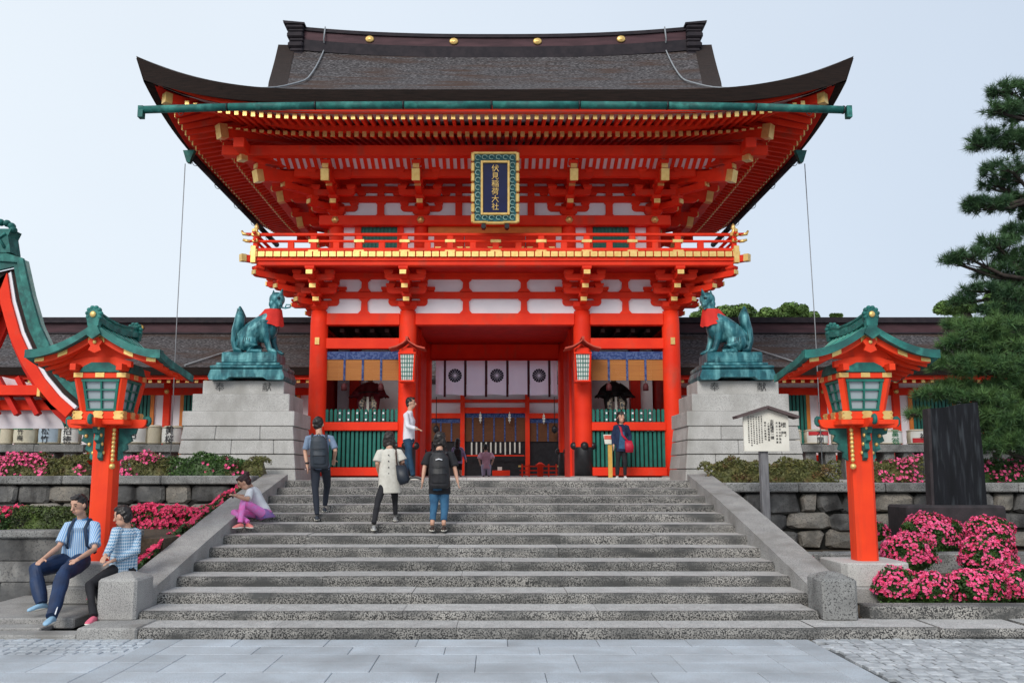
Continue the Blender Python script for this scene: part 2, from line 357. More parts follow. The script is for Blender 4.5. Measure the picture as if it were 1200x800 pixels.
# ------------------------------------------------------------------ ground
g = MB().box(-300, 300, -200, 10.3, -.5, -.03)
g.box(-300, 300, 10.3, 400, -.5, -.035)
plaza = struct('plaza_ground', g, JOINT)
def slab_mesh(w, d, h=.06, c=.006):
    return mesh_of('paving_slab', MB().box(-w/2, w/2, -d/2, d/2, -h, 0, c=c), PAVE)
SLM = {}
def slab(x0, x1, y0, y1, z=0.0):
    k = (round(x1-x0, 2), round(y1-y0, 3))
    if k not in SLM: SLM[k] = slab_mesh(k[0]-.005, k[1]-.005)
    inst('paving_slab', SLM[k], plaza, ((x0+x1)/2, (y0+y1)/2, z+random.uniform(-.0015, .0015)))
ys = [10.12-.409*i for i in range(12)]
for i in range(11):
    y1, y0 = ys[i], ys[i+1]; x = -3.53-random.choice((0, .33, .66)); first = True
    while x < 3.26:
        xa = max(x, -3.53); xb = min(x+1.0, 3.26)
        if xb-xa > .05: slab(xa, xb, y0, y1)
        x += 1.0
yy = 10.12
while yy > 5.4:
    slab(-3.83, -3.53, yy-1.2, yy); slab(3.26, 3.54, yy-1.2, yy); yy -= 1.2
for i in range(1, 10):
    y1, y0 = ys[i], ys[i+1]; x = -3.83
    if i < 2: continue
    off = random.choice((.3, .6, .9)); x1 = -3.83; first = True
    while x1 > -8.2:
        w = off if first else .95; first = False
        slab(x1-w, x1, y0, y1); x1 -= w
# small setts, far too many to tell singly
def setts(x0, x1, y0, y1, name, mt=None):
    m = MB(); y = y0; r = 0
    while y < y1:
        d = .14*random.uniform(.9, 1.1); x = x0-random.random()*.1
        while x < x1:
            w = random.uniform(.1, .16); j = lambda: random.uniform(-.006, .006); z = random.uniform(-.006, .004)
            a, b, c, e = x+.006, x+w-.006, y+.006, y+d-.006
            if a > x0 and b < x1:
                q = [(a+j(), c+j()), (b+j(), c+j()), (b+j(), e+j()), (a+j(), e+j())]
                cx, cy = (a+b)/2, (c+e)/2; s = .78
                V = [(px, py, -.03) for px, py in q]+[(px, py, z-.006) for px, py in q]+[(cx+(px-cx)*s, cy+(py-cy)*s, z+.001) for px, py in q]
                m.add(V, [[0,1,5,4],[1,2,6,5],[2,3,7,6],[3,0,4,7],[4,5,9,8],[5,6,10,9],[6,7,11,10],[7,4,8,11],[8,9,10,11]], 0)
            x += w
        y += d
    o = part(name, m, mt or SETT, plaza, 'field of small rough grey setts', 'stuff'); return o
setts(3.54, 9.2, 5.6, 10.14, 'stone_setts')
setts(-7.2, -3.83, 9.3, 10.12, 'stone_setts', PAVE)
m = MB().box(-40, -3.83, 5.2, 10.5, -.03, -.012); part('side_paving', m, PAVE, plaza)
m = MB().box(-40, -5.4, 10.5, 12.68, -.03, .02); m.box(-40, 40, -8, 5.6, -.03, -.004); part('side_paving', m, PAVE, plaza)

# ------------------------------------------------------------------ staircase
CL, CRX = -4.32, 4.01            # inner faces of the sloping side slabs
st = thing('stone_staircase', 'broad weathered granite staircase climbing from the paved plaza to the gate', 'staircase', (-.15, 10.15, 0))
def run(x0, x1, lo=1.2, hi=2.4):
    xs = [x0]; 
    while x1-xs[-1] > hi*1.2: xs.append(xs[-1]+random.uniform(lo, hi))
    xs.append(x1); return xs
FJ = {0: [-4.32, -2.53, -.44, 1.93, 3.63], 1: [-4.75, -1.62, .6, 2.4, 4.0]}
for k in range(13):
    x0, x1 = (CL-.02, CRX+.02) if k > 1 else ((-4.29, 3.9) if k else (-4.05, 5.05))
    xs = run(x0, x1) if k > 1 else (run(-4.29, 3.9) if k else [-4.05, -2.53, -.44, 1.93, 3.66, 5.05])
    for a, b in zip(xs, xs[1:]):
        e = random.uniform(-.008, .008); yb = (SD[k+1] if k < 12 else SD[12]+.8)+.09
        y0 = SD[k]+e; zt_s = SZ[k+1]+random.uniform(-.004, .005); zb_s = SZ[k+1]-.19
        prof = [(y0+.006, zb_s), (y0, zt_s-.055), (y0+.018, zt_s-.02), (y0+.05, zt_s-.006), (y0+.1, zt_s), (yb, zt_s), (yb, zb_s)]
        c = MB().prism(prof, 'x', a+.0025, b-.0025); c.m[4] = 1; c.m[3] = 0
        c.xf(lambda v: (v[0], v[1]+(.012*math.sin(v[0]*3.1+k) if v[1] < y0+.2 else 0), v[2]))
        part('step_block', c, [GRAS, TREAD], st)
part('step_end_block', MB().box(-4.74, -4.055, 10.12, 11.2, -.03, .12, c=.02), GRA, st)
m = MB()
for k in range(13): m.box(CL+.01, CRX-.01, SD[k]+.1, 19.5, -.03, SZ[k+1]-.1)
part('step_core', m, GAP, st)
def cheek(xa, xb, name='sloping_side_slab'):
    pts = [(11.2, .40), (13.55, .92), (15.9, 1.42), (18.25, 1.845)]
    for (d0, z0), (d1, z1) in zip(pts, pts[1:]):
        c = MB(); g_ = .003
        poly = [(d0+g_, z0-1.2), (d1-g_, z1-1.2), (d1-g_, z1), (d0+g_, z0)]
        poly = [(d0+g_, -.03), (d1-g_, -.03), (d1-g_, z1), (d0+g_, z0)]
        c.prism(poly, 'x', xa, xb); part(name, c, GRA, st)
cheek(-4.81, CL-.004); cheek(CRX+.004, 4.5)
def post(x0, x1, nm):
    c = MB().box(x0, x1, 10.66, 11.2, .1, .6, c=.03); cx = (x0+x1)/2
    c.add([(x0+.03, 10.69, .599), (x1-.03, 10.69, .599), (x1-.03, 11.17, .599), (x0+.03, 11.17, .599), (cx-.06, 10.88, .66), (cx+.06, 10.88, .66), (cx+.06, 10.98, .66), (cx-.06, 10.98, .66)],
          [[0,1,5,4],[1,2,6,5],[2,3,7,6],[3,0,4,7],[4,5,6,7]])
    part('newel_block', c, COPE if x0 > 0 else GRA, st)
post(-4.77, -4.3, 'l'); post(3.93, 4.35, 'r')

# ------------------------------------------------------------------ landing
m = MB().box(-40, 40, 18.7, 90, 1.2, ZL-.012); struct('landing_pavement', m, TREAD)
sb = thing('gate_podium', 'low granite plinth that the red gate stands on', 'podium', (0, 20.6, ZL))
xs = run(-5.6, 5.6, 1.2, 2.0)
for a, b in zip(xs, xs[1:]): part('plinth_stone', MB().box(a+.003, b-.003, 20.75, 21.8, ZL-.1, ZL+.05, c=.01), TREAD, sb)
part('plinth_stone', MB().box(-5.6, 5.6, 21.803, 29, ZL-.1, ZL+.048), TREAD, sb)

# ------------------------------------------------------------------ rubble walls
def stone(x0, x1, z0, z1, y, bulge=.05, jit=.02, depth=.25):
    """an uneven pillow-faced stone whose face looks towards the plaza"""
    w, h = x1-x0, z1-z0; j = lambda: random.uniform(-jit, jit)
    q = [(x0+.12*w, z0), (x1-.12*w, z0), (x1, z0+.18*h), (x1, z1-.18*h), (x1-.12*w, z1), (x0+.12*w, z1), (x0, z1-.18*h), (x0, z0+.18*h)]
    q = [(a+j(), b+j()*.6) for a, b in q]; cx, cz = (x0+x1)/2+j(), (z0+z1)/2+j()
    V = [(a, y+depth, b) for a, b in q]+[(a, y+.03, b) for a, b in q]+[(cx+(a-cx)*.82, y-bulge*.6+j()*.5, cz+(b-cz)*.82) for a, b in q]+[(cx, y-bulge, cz)]
    F = [[i, (i+1) % 8, (i+1) % 8+8, i+8] for i in range(8)]+[[i+8, (i+1) % 8+8, (i+1) % 8+16, i+16] for i in range(8)]+[[i+16, (i+1) % 8+16, 24] for i in range(8)]
    return MB().add(V, F)
def rubble_wall(root, x0, x1, rows, y, mats, wl=(.35, .75), bulge=.05, jit=.022, name='stone'):
    for z0, z1 in rows:
        x = x0-random.random()*.2
        while x < x1:
            w = random.uniform(*wl); xb = min(x+w, x1+.05)
            if xb-x > .12:
                zz0, zz1 = z0+random.uniform(-.03, .03), z1+random.uniform(-.02, .0)
                part(name, stone(x+.012, xb-.012, zz0, zz1-.012, y+random.uniform(0, .04), bulge, jit), random.choice(mats), root)
            x += w
    part('wall_core', MB().box(x0, x1, y+.1, y+.5, rows[0][0]-.1, rows[-1][1]), GAP, root)
def coping(root, x0, x1, y0, y1, z0, z1, m=COPE, lo=1.0, hi=2.0, c=.02):
    xs = run(x0, x1, lo, hi)
    for a, b in zip(xs, xs[1:]):
        e = random.uniform(-.012, .012)
        part('coping_stone', MB().box(a+.005, b-.005, y0+e, y1, z0, z1+e*.5, c=c), m, root)
# left upper terrace wall
wl = thing('retaining_wall', 'pale rubble retaining wall below the upper flower bed, left of the stairs', 'stone wall', (-8, 17.5, 0))
zt = ZZ(557, 17.42)
rubble_wall(wl, -13, -4.83, [(.75, 1.0), (1.0, 1.28), (1.28, zt-.17)], 17.5, [WALLL, WALLL, WALLL, WALLD], (.4, .95))
coping(wl, -13, -4.83, 17.4, 17.95, zt-.17, zt)
# left lower terrace wall
w2 = thing('low_retaining_wall', 'dark smooth-block wall below the clipped hedge, behind the seated man', 'stone wall', (-8, 12.7, 0))
zc = ZZ(622, 12.7)
for z0, z1 in ((-.02, .3), (.305, .6), (.605, zc-.1)):
    xs = run(-13, -5.3, .7, 1.5)
    for a, b in zip(xs, xs[1:]): part('wall_block', MB().box(a+.005, b-.005, 12.76+random.uniform(-.008, .008), 13.1, z0, z1, c=.015), WALLD, w2)
coping(w2, -13, -5.2, 12.68, 13.1, zc-.1, zc, lo=1.5, hi=2.4)
part('wall_core', MB().box(-13, -4.83, 12.85, 17.45, -.03, zc-.12), SOIL, w2)
struct('upper_bed_soil', MB().box(-40, -4.85, 17.9, 23, .5, 1.74), SOIL)
struct('upper_bed_soil', MB().box(4.52, 40, 17.85, 23, .5, 1.66), SOIL)
# right wall, three courses of big stained stones
w3 = thing('rubble_retaining_wall', 'dark stained three-course rubble wall behind the pink azalea bushes, right of the stairs', 'stone wall', (8, 17.3, .3))
zr = ZZ(565.5, 17.15); zb = ZZ(643, 17.3)
hh = (zr-.18-zb)/3
rubble_wall(w3, 4.52, 14, [(zb, zb+hh*1.0), (zb+hh*1.0, zb+hh*1.9), (zb+hh*1.9, zr-.18)], 17.3, [WALLD, WALLD, WALLL], (.34, .95), .08, .05)
coping(w3, 4.52, 14, 17.15, 17.9, zr-.18, zr)
struct('lower_bed_soil', MB().prism([(11.0, -.03), (17.4, -.03), (17.4, zb-.02), (14.9, zb-.04), (14.3, .24), (13, .15), (11.05, .1)], 'x', 4.52, 40), SOIL)
k2 = thing('bed_kerb', 'weathered granite kerb stepping through the right hand azalea bed', 'kerb', (7, 14.5, .2))
coping(k2, 4.55, 12, 14.4, 14.8, .2, ZZ(648, 14.4), lo=.9, hi=1.6)
k3 = thing('front_kerb', 'long granite kerb stones in front of the pink azalea mounds', 'kerb', (7, 10.8, 0))
xs = [4.53, 6.9, 8.6, 10.5, 12.5]
for a, b in zip(xs, xs[1:]): part('kerb_stone', MB().box(a+.005, b-.005, 10.78, 11.1, .05, .262, c=.015), GRAS, k3)
xs = [5.055, 6.15, 7.3, 8.4, 9.6, 11, 12.5]
for a, b in zip(xs, xs[1:]):
    e = random.uniform(-.03, .02); part('kerb_stone', MB().box(a+.006, b-.006, 10.14+e, 10.85, .0, .115+e*.2, c=.03, mf=1), [GRAS, TREAD], k3)
part('kerb_footing', MB().box(5.05, 12.5, 10.25, 10.9, -.03, .04), GAP, k3)
k4 = thing('low_kerb', 'thin granite kerb along the plaza under the seated pair', 'kerb', (-7, 10.2, 0))
xs = run(-13, -4.745, 1.2, 2.2)
for a, b in zip(xs, xs[1:]): part('kerb_stone', MB().box(a+.004, b-.004, 10.14, 10.45, -.03, .04, c=.012), GRA, k4)

# ------------------------------------------------------------------ pedestals for the foxes
def pedestal(mx_, label):
    """mx_ maps the left pedestal to the right one"""
    t = thing('stone_pedestal', label, 'pedestal', (mx_, 19.1, ZL), 'granite pedestals under the fox statues')
    D = 19.1; ox = ORG[t.name]
    cx = mx_
    def blk(w, dep, z0, z1, joints=(), batter=0, off=0):
        xs = [cx-w/2]+[cx-w/2+w*j for j in joints]+[cx+w/2]
        for a, b in zip(xs, xs[1:]):
            y0 = D-.0+off
            m = MB().box(a+.004, b-.004, y0, y0+dep, z0+.004, z1, c=.012)
            if batter:
                def fn(v):
                    q = (z1-v[2])/1.0*batter
                    return (v[0]+(v[0]-cx)/(w/2)*q, v[1]-q if v[1] < y0+dep/2 else v[1]+q, v[2])
                m.xf(fn)
            part('granite_block', m, PEDG, t)
    z = lambda py, d=D: ZZ(py, d)
    blk(95.5/1015*19.5, 1.1, z(462, 19.4), z(446, 19.4), off=.3)
    blk(2.17, 1.4, z(482, 19.25), z(462, 19.4)-.002, off=.15)
    blk(2.48, 1.7, z(499), z(482, 19.25)-.002)
    part('joint_core', MB().box(cx-1.15, cx+1.15, D+.06, D+1.6, ZL-.3, z(499)+.02), GAP, t)
    zz = [z(499)-.004, z(515.6), z(532.5), z(549.7), ZL-.05]
    js = [(.3, .7), (.45, .82), (.25, .66), (.5,)]
    for i in range(4):
        w = 2.42+.06*(i); w0 = w
        blk(w, 1.64+.05*i, zz[i+1]+.012, zz[i], js[i], batter=.12, off=.02-.022*i)
    m = MB()
    for c, px in (('奉', -.53), ('献', .53)):
        text_mb(c, .215, (cx+px, D+.297, (z(462, 19.4)+z(446, 19.4))/2), depth=.006, mb=m)
    part('carved_lettering', m, CARVE, t)
    return t, cx, z(446, 19.4)
PED = [pedestal(-5.66, 'stepped pale granite pedestal under the left fox, beside the stairs'),
       pedestal(5.47, 'stepped pale granite pedestal behind the wooden notice board, right of the stairs')]

# ------------------------------------------------------------------ stone shelves for the sake casks
def shelf(x0, x1, label, ends):
    t = thing('stone_shelf', label, 'stone shelf', ((x0+x1)/2, 23.1, ZL), 'stone shelves holding the sake casks')
    zs = ZZ(520.5, 23)
    xs = run(x0, x1, 1.5, 2.6)
    for a, b in zip(xs, xs[1:]): part('shelf_slab', MB().box(a+.004, b-.004, 23.0, 23.8, zs-.2, zs, c=.012), COPE, t)
    x = x0+.15
    while x < x1-.2:
        part('shelf_pier', MB().box(x, x+.28, 23.12, 23.65, ZL-.05, zs-.202, c=.012), COPE, t); x += .52
    return zs
ZSH = shelf(-14.2, XX(98, 520, 23), 'stone shelf of casks at the far left behind the lantern', 1)
shelf(XX(134, 520, 23), XX(211, 520, 23), 'short stone shelf of casks between the left lantern and pedestal', 1)
shelf(XX(939, 520, 23), 14.5, 'long stone shelf of casks behind the right lantern and slate slab', 1)
# ================================================================== the two-storey gate
DC = 21.8; DR = 27.3; DU = 22.1; CXO, CXI = 4.48, 2.22
G = thing('shrine_gate', 'two-storey vermilion shrine gate with a dark bark roof at the top of the stairs', 'gate', (0, DC, ZL))
ZB = ZL+.05; ZT = ZZ(365, DC)
def gp(n, m, mats, **k): return part(n, m, mats, G, **k)
# ---- lower columns
for D in (DC, DR):
    for X in (-CXO, -CXI, CXI, CXO):
        c = MB().lathe((X, D, ZB), [(.225, 0), (.225, .5), (.222, ZT-ZB-.3), (.205, ZT-ZB)], 28)
        o = gp('column', c, RED)
        part('stone_base', MB().lathe((X, D, ZL), [(.36, 0), (.34, .075), (.26, .08)], 24), GRA, o)
        if abs(X) < 3:
            b = MB().lathe((X, D, ZB+.01), [(.236, 0), (.236, .72), (.23, .74)], 28)
            for k in range(4):
                a = PI/2*k+PI/2; b.ell((X+.235*math.cos(a), D+.235*math.sin(a), ZB+.78), (.1, .1, .1), 10)
            part('iron_foot_cover', b, BLK, o)
        elif D == DC:
            tg = MB().box(X-.055, X+.055, D-.245, D-.215, ZZ(405, DC), ZZ(397, DC)); part('gold_tag', tg, GOLD, o)
for X in (-CXO, CXO): gp('column', MB().lathe((X, 24.55, ZB), [(.22, 0), (.2, ZT-ZB)], 20), RED)
# ---- horizontal members between the lower columns
def hbeam(name, x0, x1, py0, py1, D, dep=.22, m=RED, parent=None, c=.012):
    return part(name, MB().box(x0, x1, D-dep/2, D+dep/2, ZZ(py1, D), ZZ(py0, D), c=c), m, parent or G)
bays = [(-CXO+.2, -CXI-.2), (-CXI+.2, CXI-.2), (CXI+.2, CXO-.2)]
for i, (a, b) in enumerate(bays):
    hbeam('tie_beam', a, b, 368, 381.5, DC, .26)
    if i != 1:
        hbeam('tie_beam', a, b, 396.6, 409, DC, .2)
        hbeam('waist_rail', a, b, 494.7, 504.5, DC, .26); hbeam('sill_beam', a, b, 547.4, 557.3, DC, .26)
        # green picket screens, each picket its own piece
        n = 17; w = (b-a)/n
        for z0, z1, nm in ((ZZ(494.5, DC), ZZ(480, DC), 0), (ZZ(547.2, DC), ZZ(504.7, DC), 1)):
            zz = z1; pm = mesh_of('lattice_picket', MB().prism([(-w*.34, -.02), (w*.34, -.02), (w*.34, .02), (0, .045), (-w*.34, .02)][::-1], 'z', z0, zz), GRN) if 0 else None
            q = MB().box(-w*.35, w*.35, -.04, .04, 0, z1-z0, c=.012)
            if nm == 0: q.lathe((0, 0, z1-z0-.004), [(w*.3, 0), (w*.2, .02)], 8)
            pm = mesh_of('lattice_picket', q, GRN)
            for k in range(n): inst('lattice_picket', pm, G, (a+w*(k+.5), DC, z0))
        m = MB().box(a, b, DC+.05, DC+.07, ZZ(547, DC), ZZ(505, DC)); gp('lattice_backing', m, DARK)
        dots = MB()
        for k in range(3, n-2, 2):
            for pz in (484, 491.5): dots.box(a+w*(k+.5)-.02, a+w*(k+.5)+.02, DC-.055, DC-.04, ZZ(pz, DC)-.02, ZZ(pz, DC)+.02)
        gp('white_studs', dots, WHT, kind='stuff')
        # chamber behind the screen
        gp('chamber_back_wall', MB().box(a-.1, b+.1, 24.0, 24.08, ZB, ZZ(340, 24)), WHT)
        s_ = -1 if i == 0 else 1
        gp('chamber_post', MB().box(a+.28 if s_ < 0 else b-.55, a+.55 if s_ < 0 else b-.28, 23.7, 23.98, ZB, ZZ(380, 23.8)), REDD)
        gp('chamber_floor', MB().box(a, b, DC+.14, 24, ZB, ZB+.7), REDD)
        for k in range(4):
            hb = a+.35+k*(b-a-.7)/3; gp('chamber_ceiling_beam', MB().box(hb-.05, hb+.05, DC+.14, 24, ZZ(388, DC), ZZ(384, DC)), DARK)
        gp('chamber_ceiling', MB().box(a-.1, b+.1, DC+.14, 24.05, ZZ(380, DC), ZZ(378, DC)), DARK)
# passage walls and leaves
for s in (-1, 1):
    gp('passage_wall', MB().box(s*(CXI-.06), s*(CXI+.02), DC+.2, DR-.2, ZB, ZZ(366, DC)), RED)
    gp('passage_post', MB().box(s*(CXI-.12), s*(CXI+.1), 24.4, 24.65, ZB, ZZ(366, DC)), RED)
    gp('outer_side_wall', MB().box(s*(CXO-.03), s*(CXO+.03), DC+.2, DR-.2, ZB, ZZ(345, DC)), REDD)
    gp('rear_side_wall', MB().box(s*(CXI+.2), s*(CXO-.2), DR-.05, DR+.05, ZB, ZZ(345, DC)), REDD)
hbeam('rear_lintel', -CXI+.2, CXI-.2, 404, 422, DR, .3)
hbeam('rear_upper_beam', -CXI+.2, CXI-.2, 391.5, 403.7, DR, .2, REDD)
gp('rear_panel', MB().box(-CXI, CXI, DR-.02, DR+.03, ZZ(403, DR), ZZ(360, DR)), WHT)
for x in (-.82, .82): gp('rear_strut', MB().box(x-.12, x+.12, DR-.06, DR+.0, ZZ(391, DR), ZZ(362, DR)), RED)
gp('passage_ceiling', MB().box(-CXI, CXI, DC+.14, DR, ZZ(364, DC), ZZ(362, DC)), REDD)
# ---- frieze above the lower columns: plaster, rails and flared struts
ZF = ZZ(318, DC)
gp('frieze_plaster', MB().box(-CXO, CXO, DC-.03, DC+.06, ZZ(368.5, DC), ZF), WHT)
hbeam('frieze_rail', -CXO, CXO, 342.5, 350, DC-.05, .16); hbeam('frieze_rail', -CXO, CXO, 318, 327.5, DC-.05, .2)
def strut(xc, py0, py1, D=DC, w=.075, fl=.09):
    z0, z1 = ZZ(py1, D), ZZ(py0, D); f = fl
    poly = [(xc-w-f, z0), (xc+w+f, z0), (xc+w+.01, z0+f), (xc+w, z1-f), (xc+w+f, z1), (xc-w-f, z1), (xc-w, z1-f), (xc-w-.01, z0+f)]
    gp('frieze_strut', MB().prism(poly, 'y', D-.11, D-.02), RED)
for xc in (-3.33, -.74, .74, 3.33):
    strut(xc, 350, 368.3); strut(xc, 327.5, 342.5)
for s in (-1, 1): # side friezes
    gp('side_frieze', MB().box(s*(CXO-.05), s*(CXO+.05), DC, DR, ZZ(381, DC), ZF), WHT)
    gp('side_rail', MB().box(s*(CXO-.1), s*(CXO+.1), DC+.2, DR, ZZ(381.5, DC), ZZ(368, DC)), RED)
    gp('side_rail', MB().box(s*(CXO-.1), s*(CXO+.1), DC+.2, DR, ZZ(350, DC), ZZ(342.5, DC)), RED)
    gp('side_rail', MB().box(s*(CXO-.1), s*(CXO+.1), DC+.2, DR, ZZ(327.5, DC), ZZ(318, DC)), RED)
# ---- bracket sets
def hij(L0, L1, h, w, r=None):
    """bracket arm along +Y from L0 to L1, underside rounded at the end"""
    r = r or h*.75
    poly = [(L0, 0), (L1-r, 0)]+[(L1-r+r*math.sin(t), r*.9*(1-math.cos(t))) for t in (PI*.12, PI*.25, PI*.38, PI*.5)]+[(L1, h), (L0, h)]
    return MB().prism(poly, 'x', -w/2, w/2)
def hij2(L, h, w, r=None):
    r = r or h*.8; n = (PI*.12, PI*.25, PI*.38, PI*.5)
    R_ = [(L-r+r*math.sin(t), r*.9*(1-math.cos(t))) for t in n]
    poly = [(-L+r, 0), (L-r, 0)]+R_+[(L, h), (-L, h)]+[(-x, z) for x, z in reversed(R_)]
    return MB().prism(poly, 'y', -w/2, w/2)
def masu(s, h, mi=0):
    m = MB(); a, b = s/2*.68, s/2
    V = [(-a,-a,0),(a,-a,0),(a,a,0),(-a,a,0),(-b,-b,h*.45),(b,-b,h*.45),(b,b,h*.45),(-b,b,h*.45),(-b,-b,h),(b,-b,h),(b,b,h),(-b,b,h)]
    return m.add(V, [[0,3,2,1],[8,9,10,11]]+[[i, (i+1)%4, (i+1)%4+4, i+4] for i in range(4)]+[[i+4, (i+1)%4+4, (i+1)%4+8, i+8] for i in range(4)], mi)
MM = {}
def brackets(loc, ang, steps, out, up, arm=.15, lat=.5, ln=1.0, capgold=True, tail=0, diag=False, base=True, wall=True):
    """stepped bracket arms facing angle ang (0 = towards the plaza)"""
    key = (steps, out, up, arm, lat, ln, tail, diag, base, wall)
    ah = up*.58; bh = up*.42; bs = arm*1.5
    if key not in MM:
        m = MB(); blocks = []; caps = []
        if base: m.add(*(lambda q: (q.v, q.f))(masu(.46, .2)))
        z = .12
        for i in range(steps):
            zi = z+i*up; L = (i+1)*out*ln
            q = hij(-.3, L+.12, ah, arm); q.xf(lambda v: (v[0], -v[1], v[2]+zi)); m.add(q.v, q.f)
            caps.append((0, -(L+.125), zi+ah*.3, arm*.98, ah*.7))
            blocks.append((0, -L, zi+ah))
            if not diag:
                for off in range(0, i+2):
                    if off == i+1 and i == steps-1: continue
                    if off == 0 and not wall: continue
                    y = -off*out; zz = zi+(up if off else 0)*0 + (up if off == i+1 else 0)
                    if off == 0 or off == i+1:
                        W_ = lat*(1 if (off or i % 2 == 0) else 1.35)
                        q = hij2(W_, ah*.98, arm*.94); q.xf(lambda v: (v[0], v[1]+y, v[2]+zz+.004)); m.add(q.v, q.f)
                        for bx in (-W_+.1, 0, W_-.1): blocks.append((bx, y, zz+ah))
        MM[key] = (mesh_of('bracket_set', m, RED), blocks, caps, mesh_of('bearing_block', masu(bs, bh), RED),
                   mesh_of('gold_cap', MB().box(-arm*.52, arm*.52, -.012, .02, 0, ah*.72), GOLD))
    me, blocks, caps, bm_, cm = MM[key]
    o = inst('bracket_set', me, G, loc, ang); ORG[o.name] = (0, 0, 0)
    for b in blocks: inst('bearing_block', bm_, o, b)
    for c in caps: inst('gold_cap', cm, o, (c[0], c[1], c[2]))
    return o
ZBR = ZZ(364.5, DC)
lup = (ZZ(312, 20.5)-ZBR-.12)/3; lout = .42
def ring(xo, xi, D0, Dm, D1, zb, out, up, lat):
    for X in (-xi, xi): brackets((X, D0, zb), 0, 3, out, up, lat=lat)
    for s in (-1, 1):
        brackets((s*xo, D0, zb), 0, 3, out, up, lat=lat)
        brackets((s*xo, D0, zb), s*PI/2, 3, out, up, lat=lat, base=False)
        brackets((s*xo, D0, zb), s*PI/4, 3, out, up, lat=lat, ln=1.4142, diag=True, base=False)
        brackets((s*xo, Dm, zb), s*PI/2, 3, out, up, lat=lat)
        brackets((s*xo, D1, zb), s*PI/2, 3, out, up, lat=lat)
ring(CXO, CXI, DC, 24.55, DR, ZBR, lout, lup, .5)
# ---- balcony
DBF = 20.36; BX = 5.92; DBR = 28.7
zp1 = ZZ(294.6, DBF); zp0 = ZZ(300.4, DBF)
n = 62; w = 2*BX/n
pl = mesh_of('floor_plank', MB().box(-w/2+.006, w/2-.006, 0, 1.7, zp0, zp1, c=.008), RED)
cp = mesh_of('gold_end', MB().box(-w/2+.012, w/2-.012, -.012, .015, zp0-.006, zp1+.004, c=.004), GOLD)
for k in range(n):
    x = -BX+w*(k+.5); o = inst('floor_plank', pl, G, (x, DBF, 0)); ORG[o.name] = (0, 0, 0); inst('gold_end', cp, o, (0, 0, 0))
for s in (-1, 1):
    k = 0; D = DBF+.2
    pl2 = mesh_of('side_floor_plank', MB().box(-w/2+.006, w/2-.006, 0, 1.3, zp0, zp1), RED) if s < 0 else pl2
    while D < DBR:
        o = inst('floor_plank', pl2, G, (s*BX, D, 0), s*PI/2); ORG[o.name] = (0, 0, 0); inst('gold_end', cp, o, (0, 0, 0)); D += w*1.8
gp('balcony_floor', MB().box(-BX+.05, BX-.05, DBF+.05, DBR, zp0+.01, zp0+.05), RED)
zf0, zf1 = ZZ(312, 20.5), zp0-.004
gp('balcony_fascia', MB().box(-5.77, 5.77, 20.44, 20.64, zf0, zf1, c=.02), RED)
gp('balcony_fascia_lip', MB().box(-5.81, 5.81, 20.4, 20.44, zf1-.09, zf1-.002, c=.01), RED)
for s in (-1, 1): gp('balcony_fascia', MB().box(s*5.57, s*5.77, 20.64, DBR-.1, zf0, zf1), RED)
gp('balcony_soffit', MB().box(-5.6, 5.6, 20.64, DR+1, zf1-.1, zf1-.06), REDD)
gp('wall_core', MB().box(-4.3, 4.3, DC+.1, DR-.1, ZF-.1, zp0), REDD)
for s in (-1, 1):
    e = MB().beam((s*5.3, 20.98, zp0-.04), (s*(BX+.16), DBF-.12, zp0-.06), .13, .16, 0, 0); o = gp('corner_floor_beam', e, RED)
    part('gold_end', MB().beam((s*(BX+.08), DBF-.05, zp0-.055), (s*(BX+.17), DBF-.13, zp0-.061), .145, .175), GOLD, o)
    o = gp('corner_gold_plate', MB().box(s*(BX-.16), s*(BX-.03), DBF-.03, DBF+.1, zp0-.16, zp1+.14, c=.01), GOLD)
# railing
zr1 = ZZ(274.8, DBF+.1); zr2 = ZZ(282.6, DBF+.1); zr3 = ZZ(293, DBF+.1); DRL = DBF+.12
def rail(z, r, ext, nm, sm=True):
    gp(nm, MB().tube([(-BX+.1-ext, DRL, z+.05*ext), (-BX+.2, DRL, z), (BX-.2, DRL, z), (BX-.1+ext, DRL, z+.05*ext)], r, 10), RED)
    for s in (-1, 1): gp(nm, MB().tube([(s*(BX-.12), DRL-ext-.02, z+.05*ext), (s*(BX-.12), DRL+.1, z), (s*(BX-.12), DBR-.1, z)], r, 10), RED)
rail(zr1, .042, .22, 'top_rail'); rail(zr2, .034, .16, 'middle_rail')
gp('bottom_rail', MB().box(-BX+.02, BX-.02, DRL-.06, DRL+.06, zr3-.03, zr3+.045, c=.008), RED)
for s in (-1, 1): gp('bottom_rail', MB().box(s*(BX-.06), s*(BX-.18), DRL+.06, DBR-.1, zr3-.03, zr3+.045), RED)
sp = 27.0/1015*20.75
pa = mesh_of('railing_post', MB().box(-.075, .075, -.055, .055, zp1, zr1-.04, c=.01), RED)
pb = mesh_of('short_railing_post', MB().box(-.075, .075, -.05, .05, zp1, zr2-.03, c=.01), RED)
ga = mesh_of('gold_fitting', MB().box(-.13, .13, -.065, .065, zr2-.045, zr2+.04, c=.012), GOLD); gf = mesh_of('gold_foot_fitting', MB().box(-.14, .14, -.075, .075, zp1-.004, zp1+.07, c=.03), GOLD)
for k in range(-9, 10):
    x = k*sp+0.02
    mn = (k % 2 == 0)
    o = inst('railing_post', pa if mn else pb, G, (x, DRL, 0)); ORG[o.name] = (0, 0, 0)
    if mn: inst('gold_fitting', ga, o, (0, 0, 0)); inst('gold_foot_fitting', gf, o, (0, 0, 0))
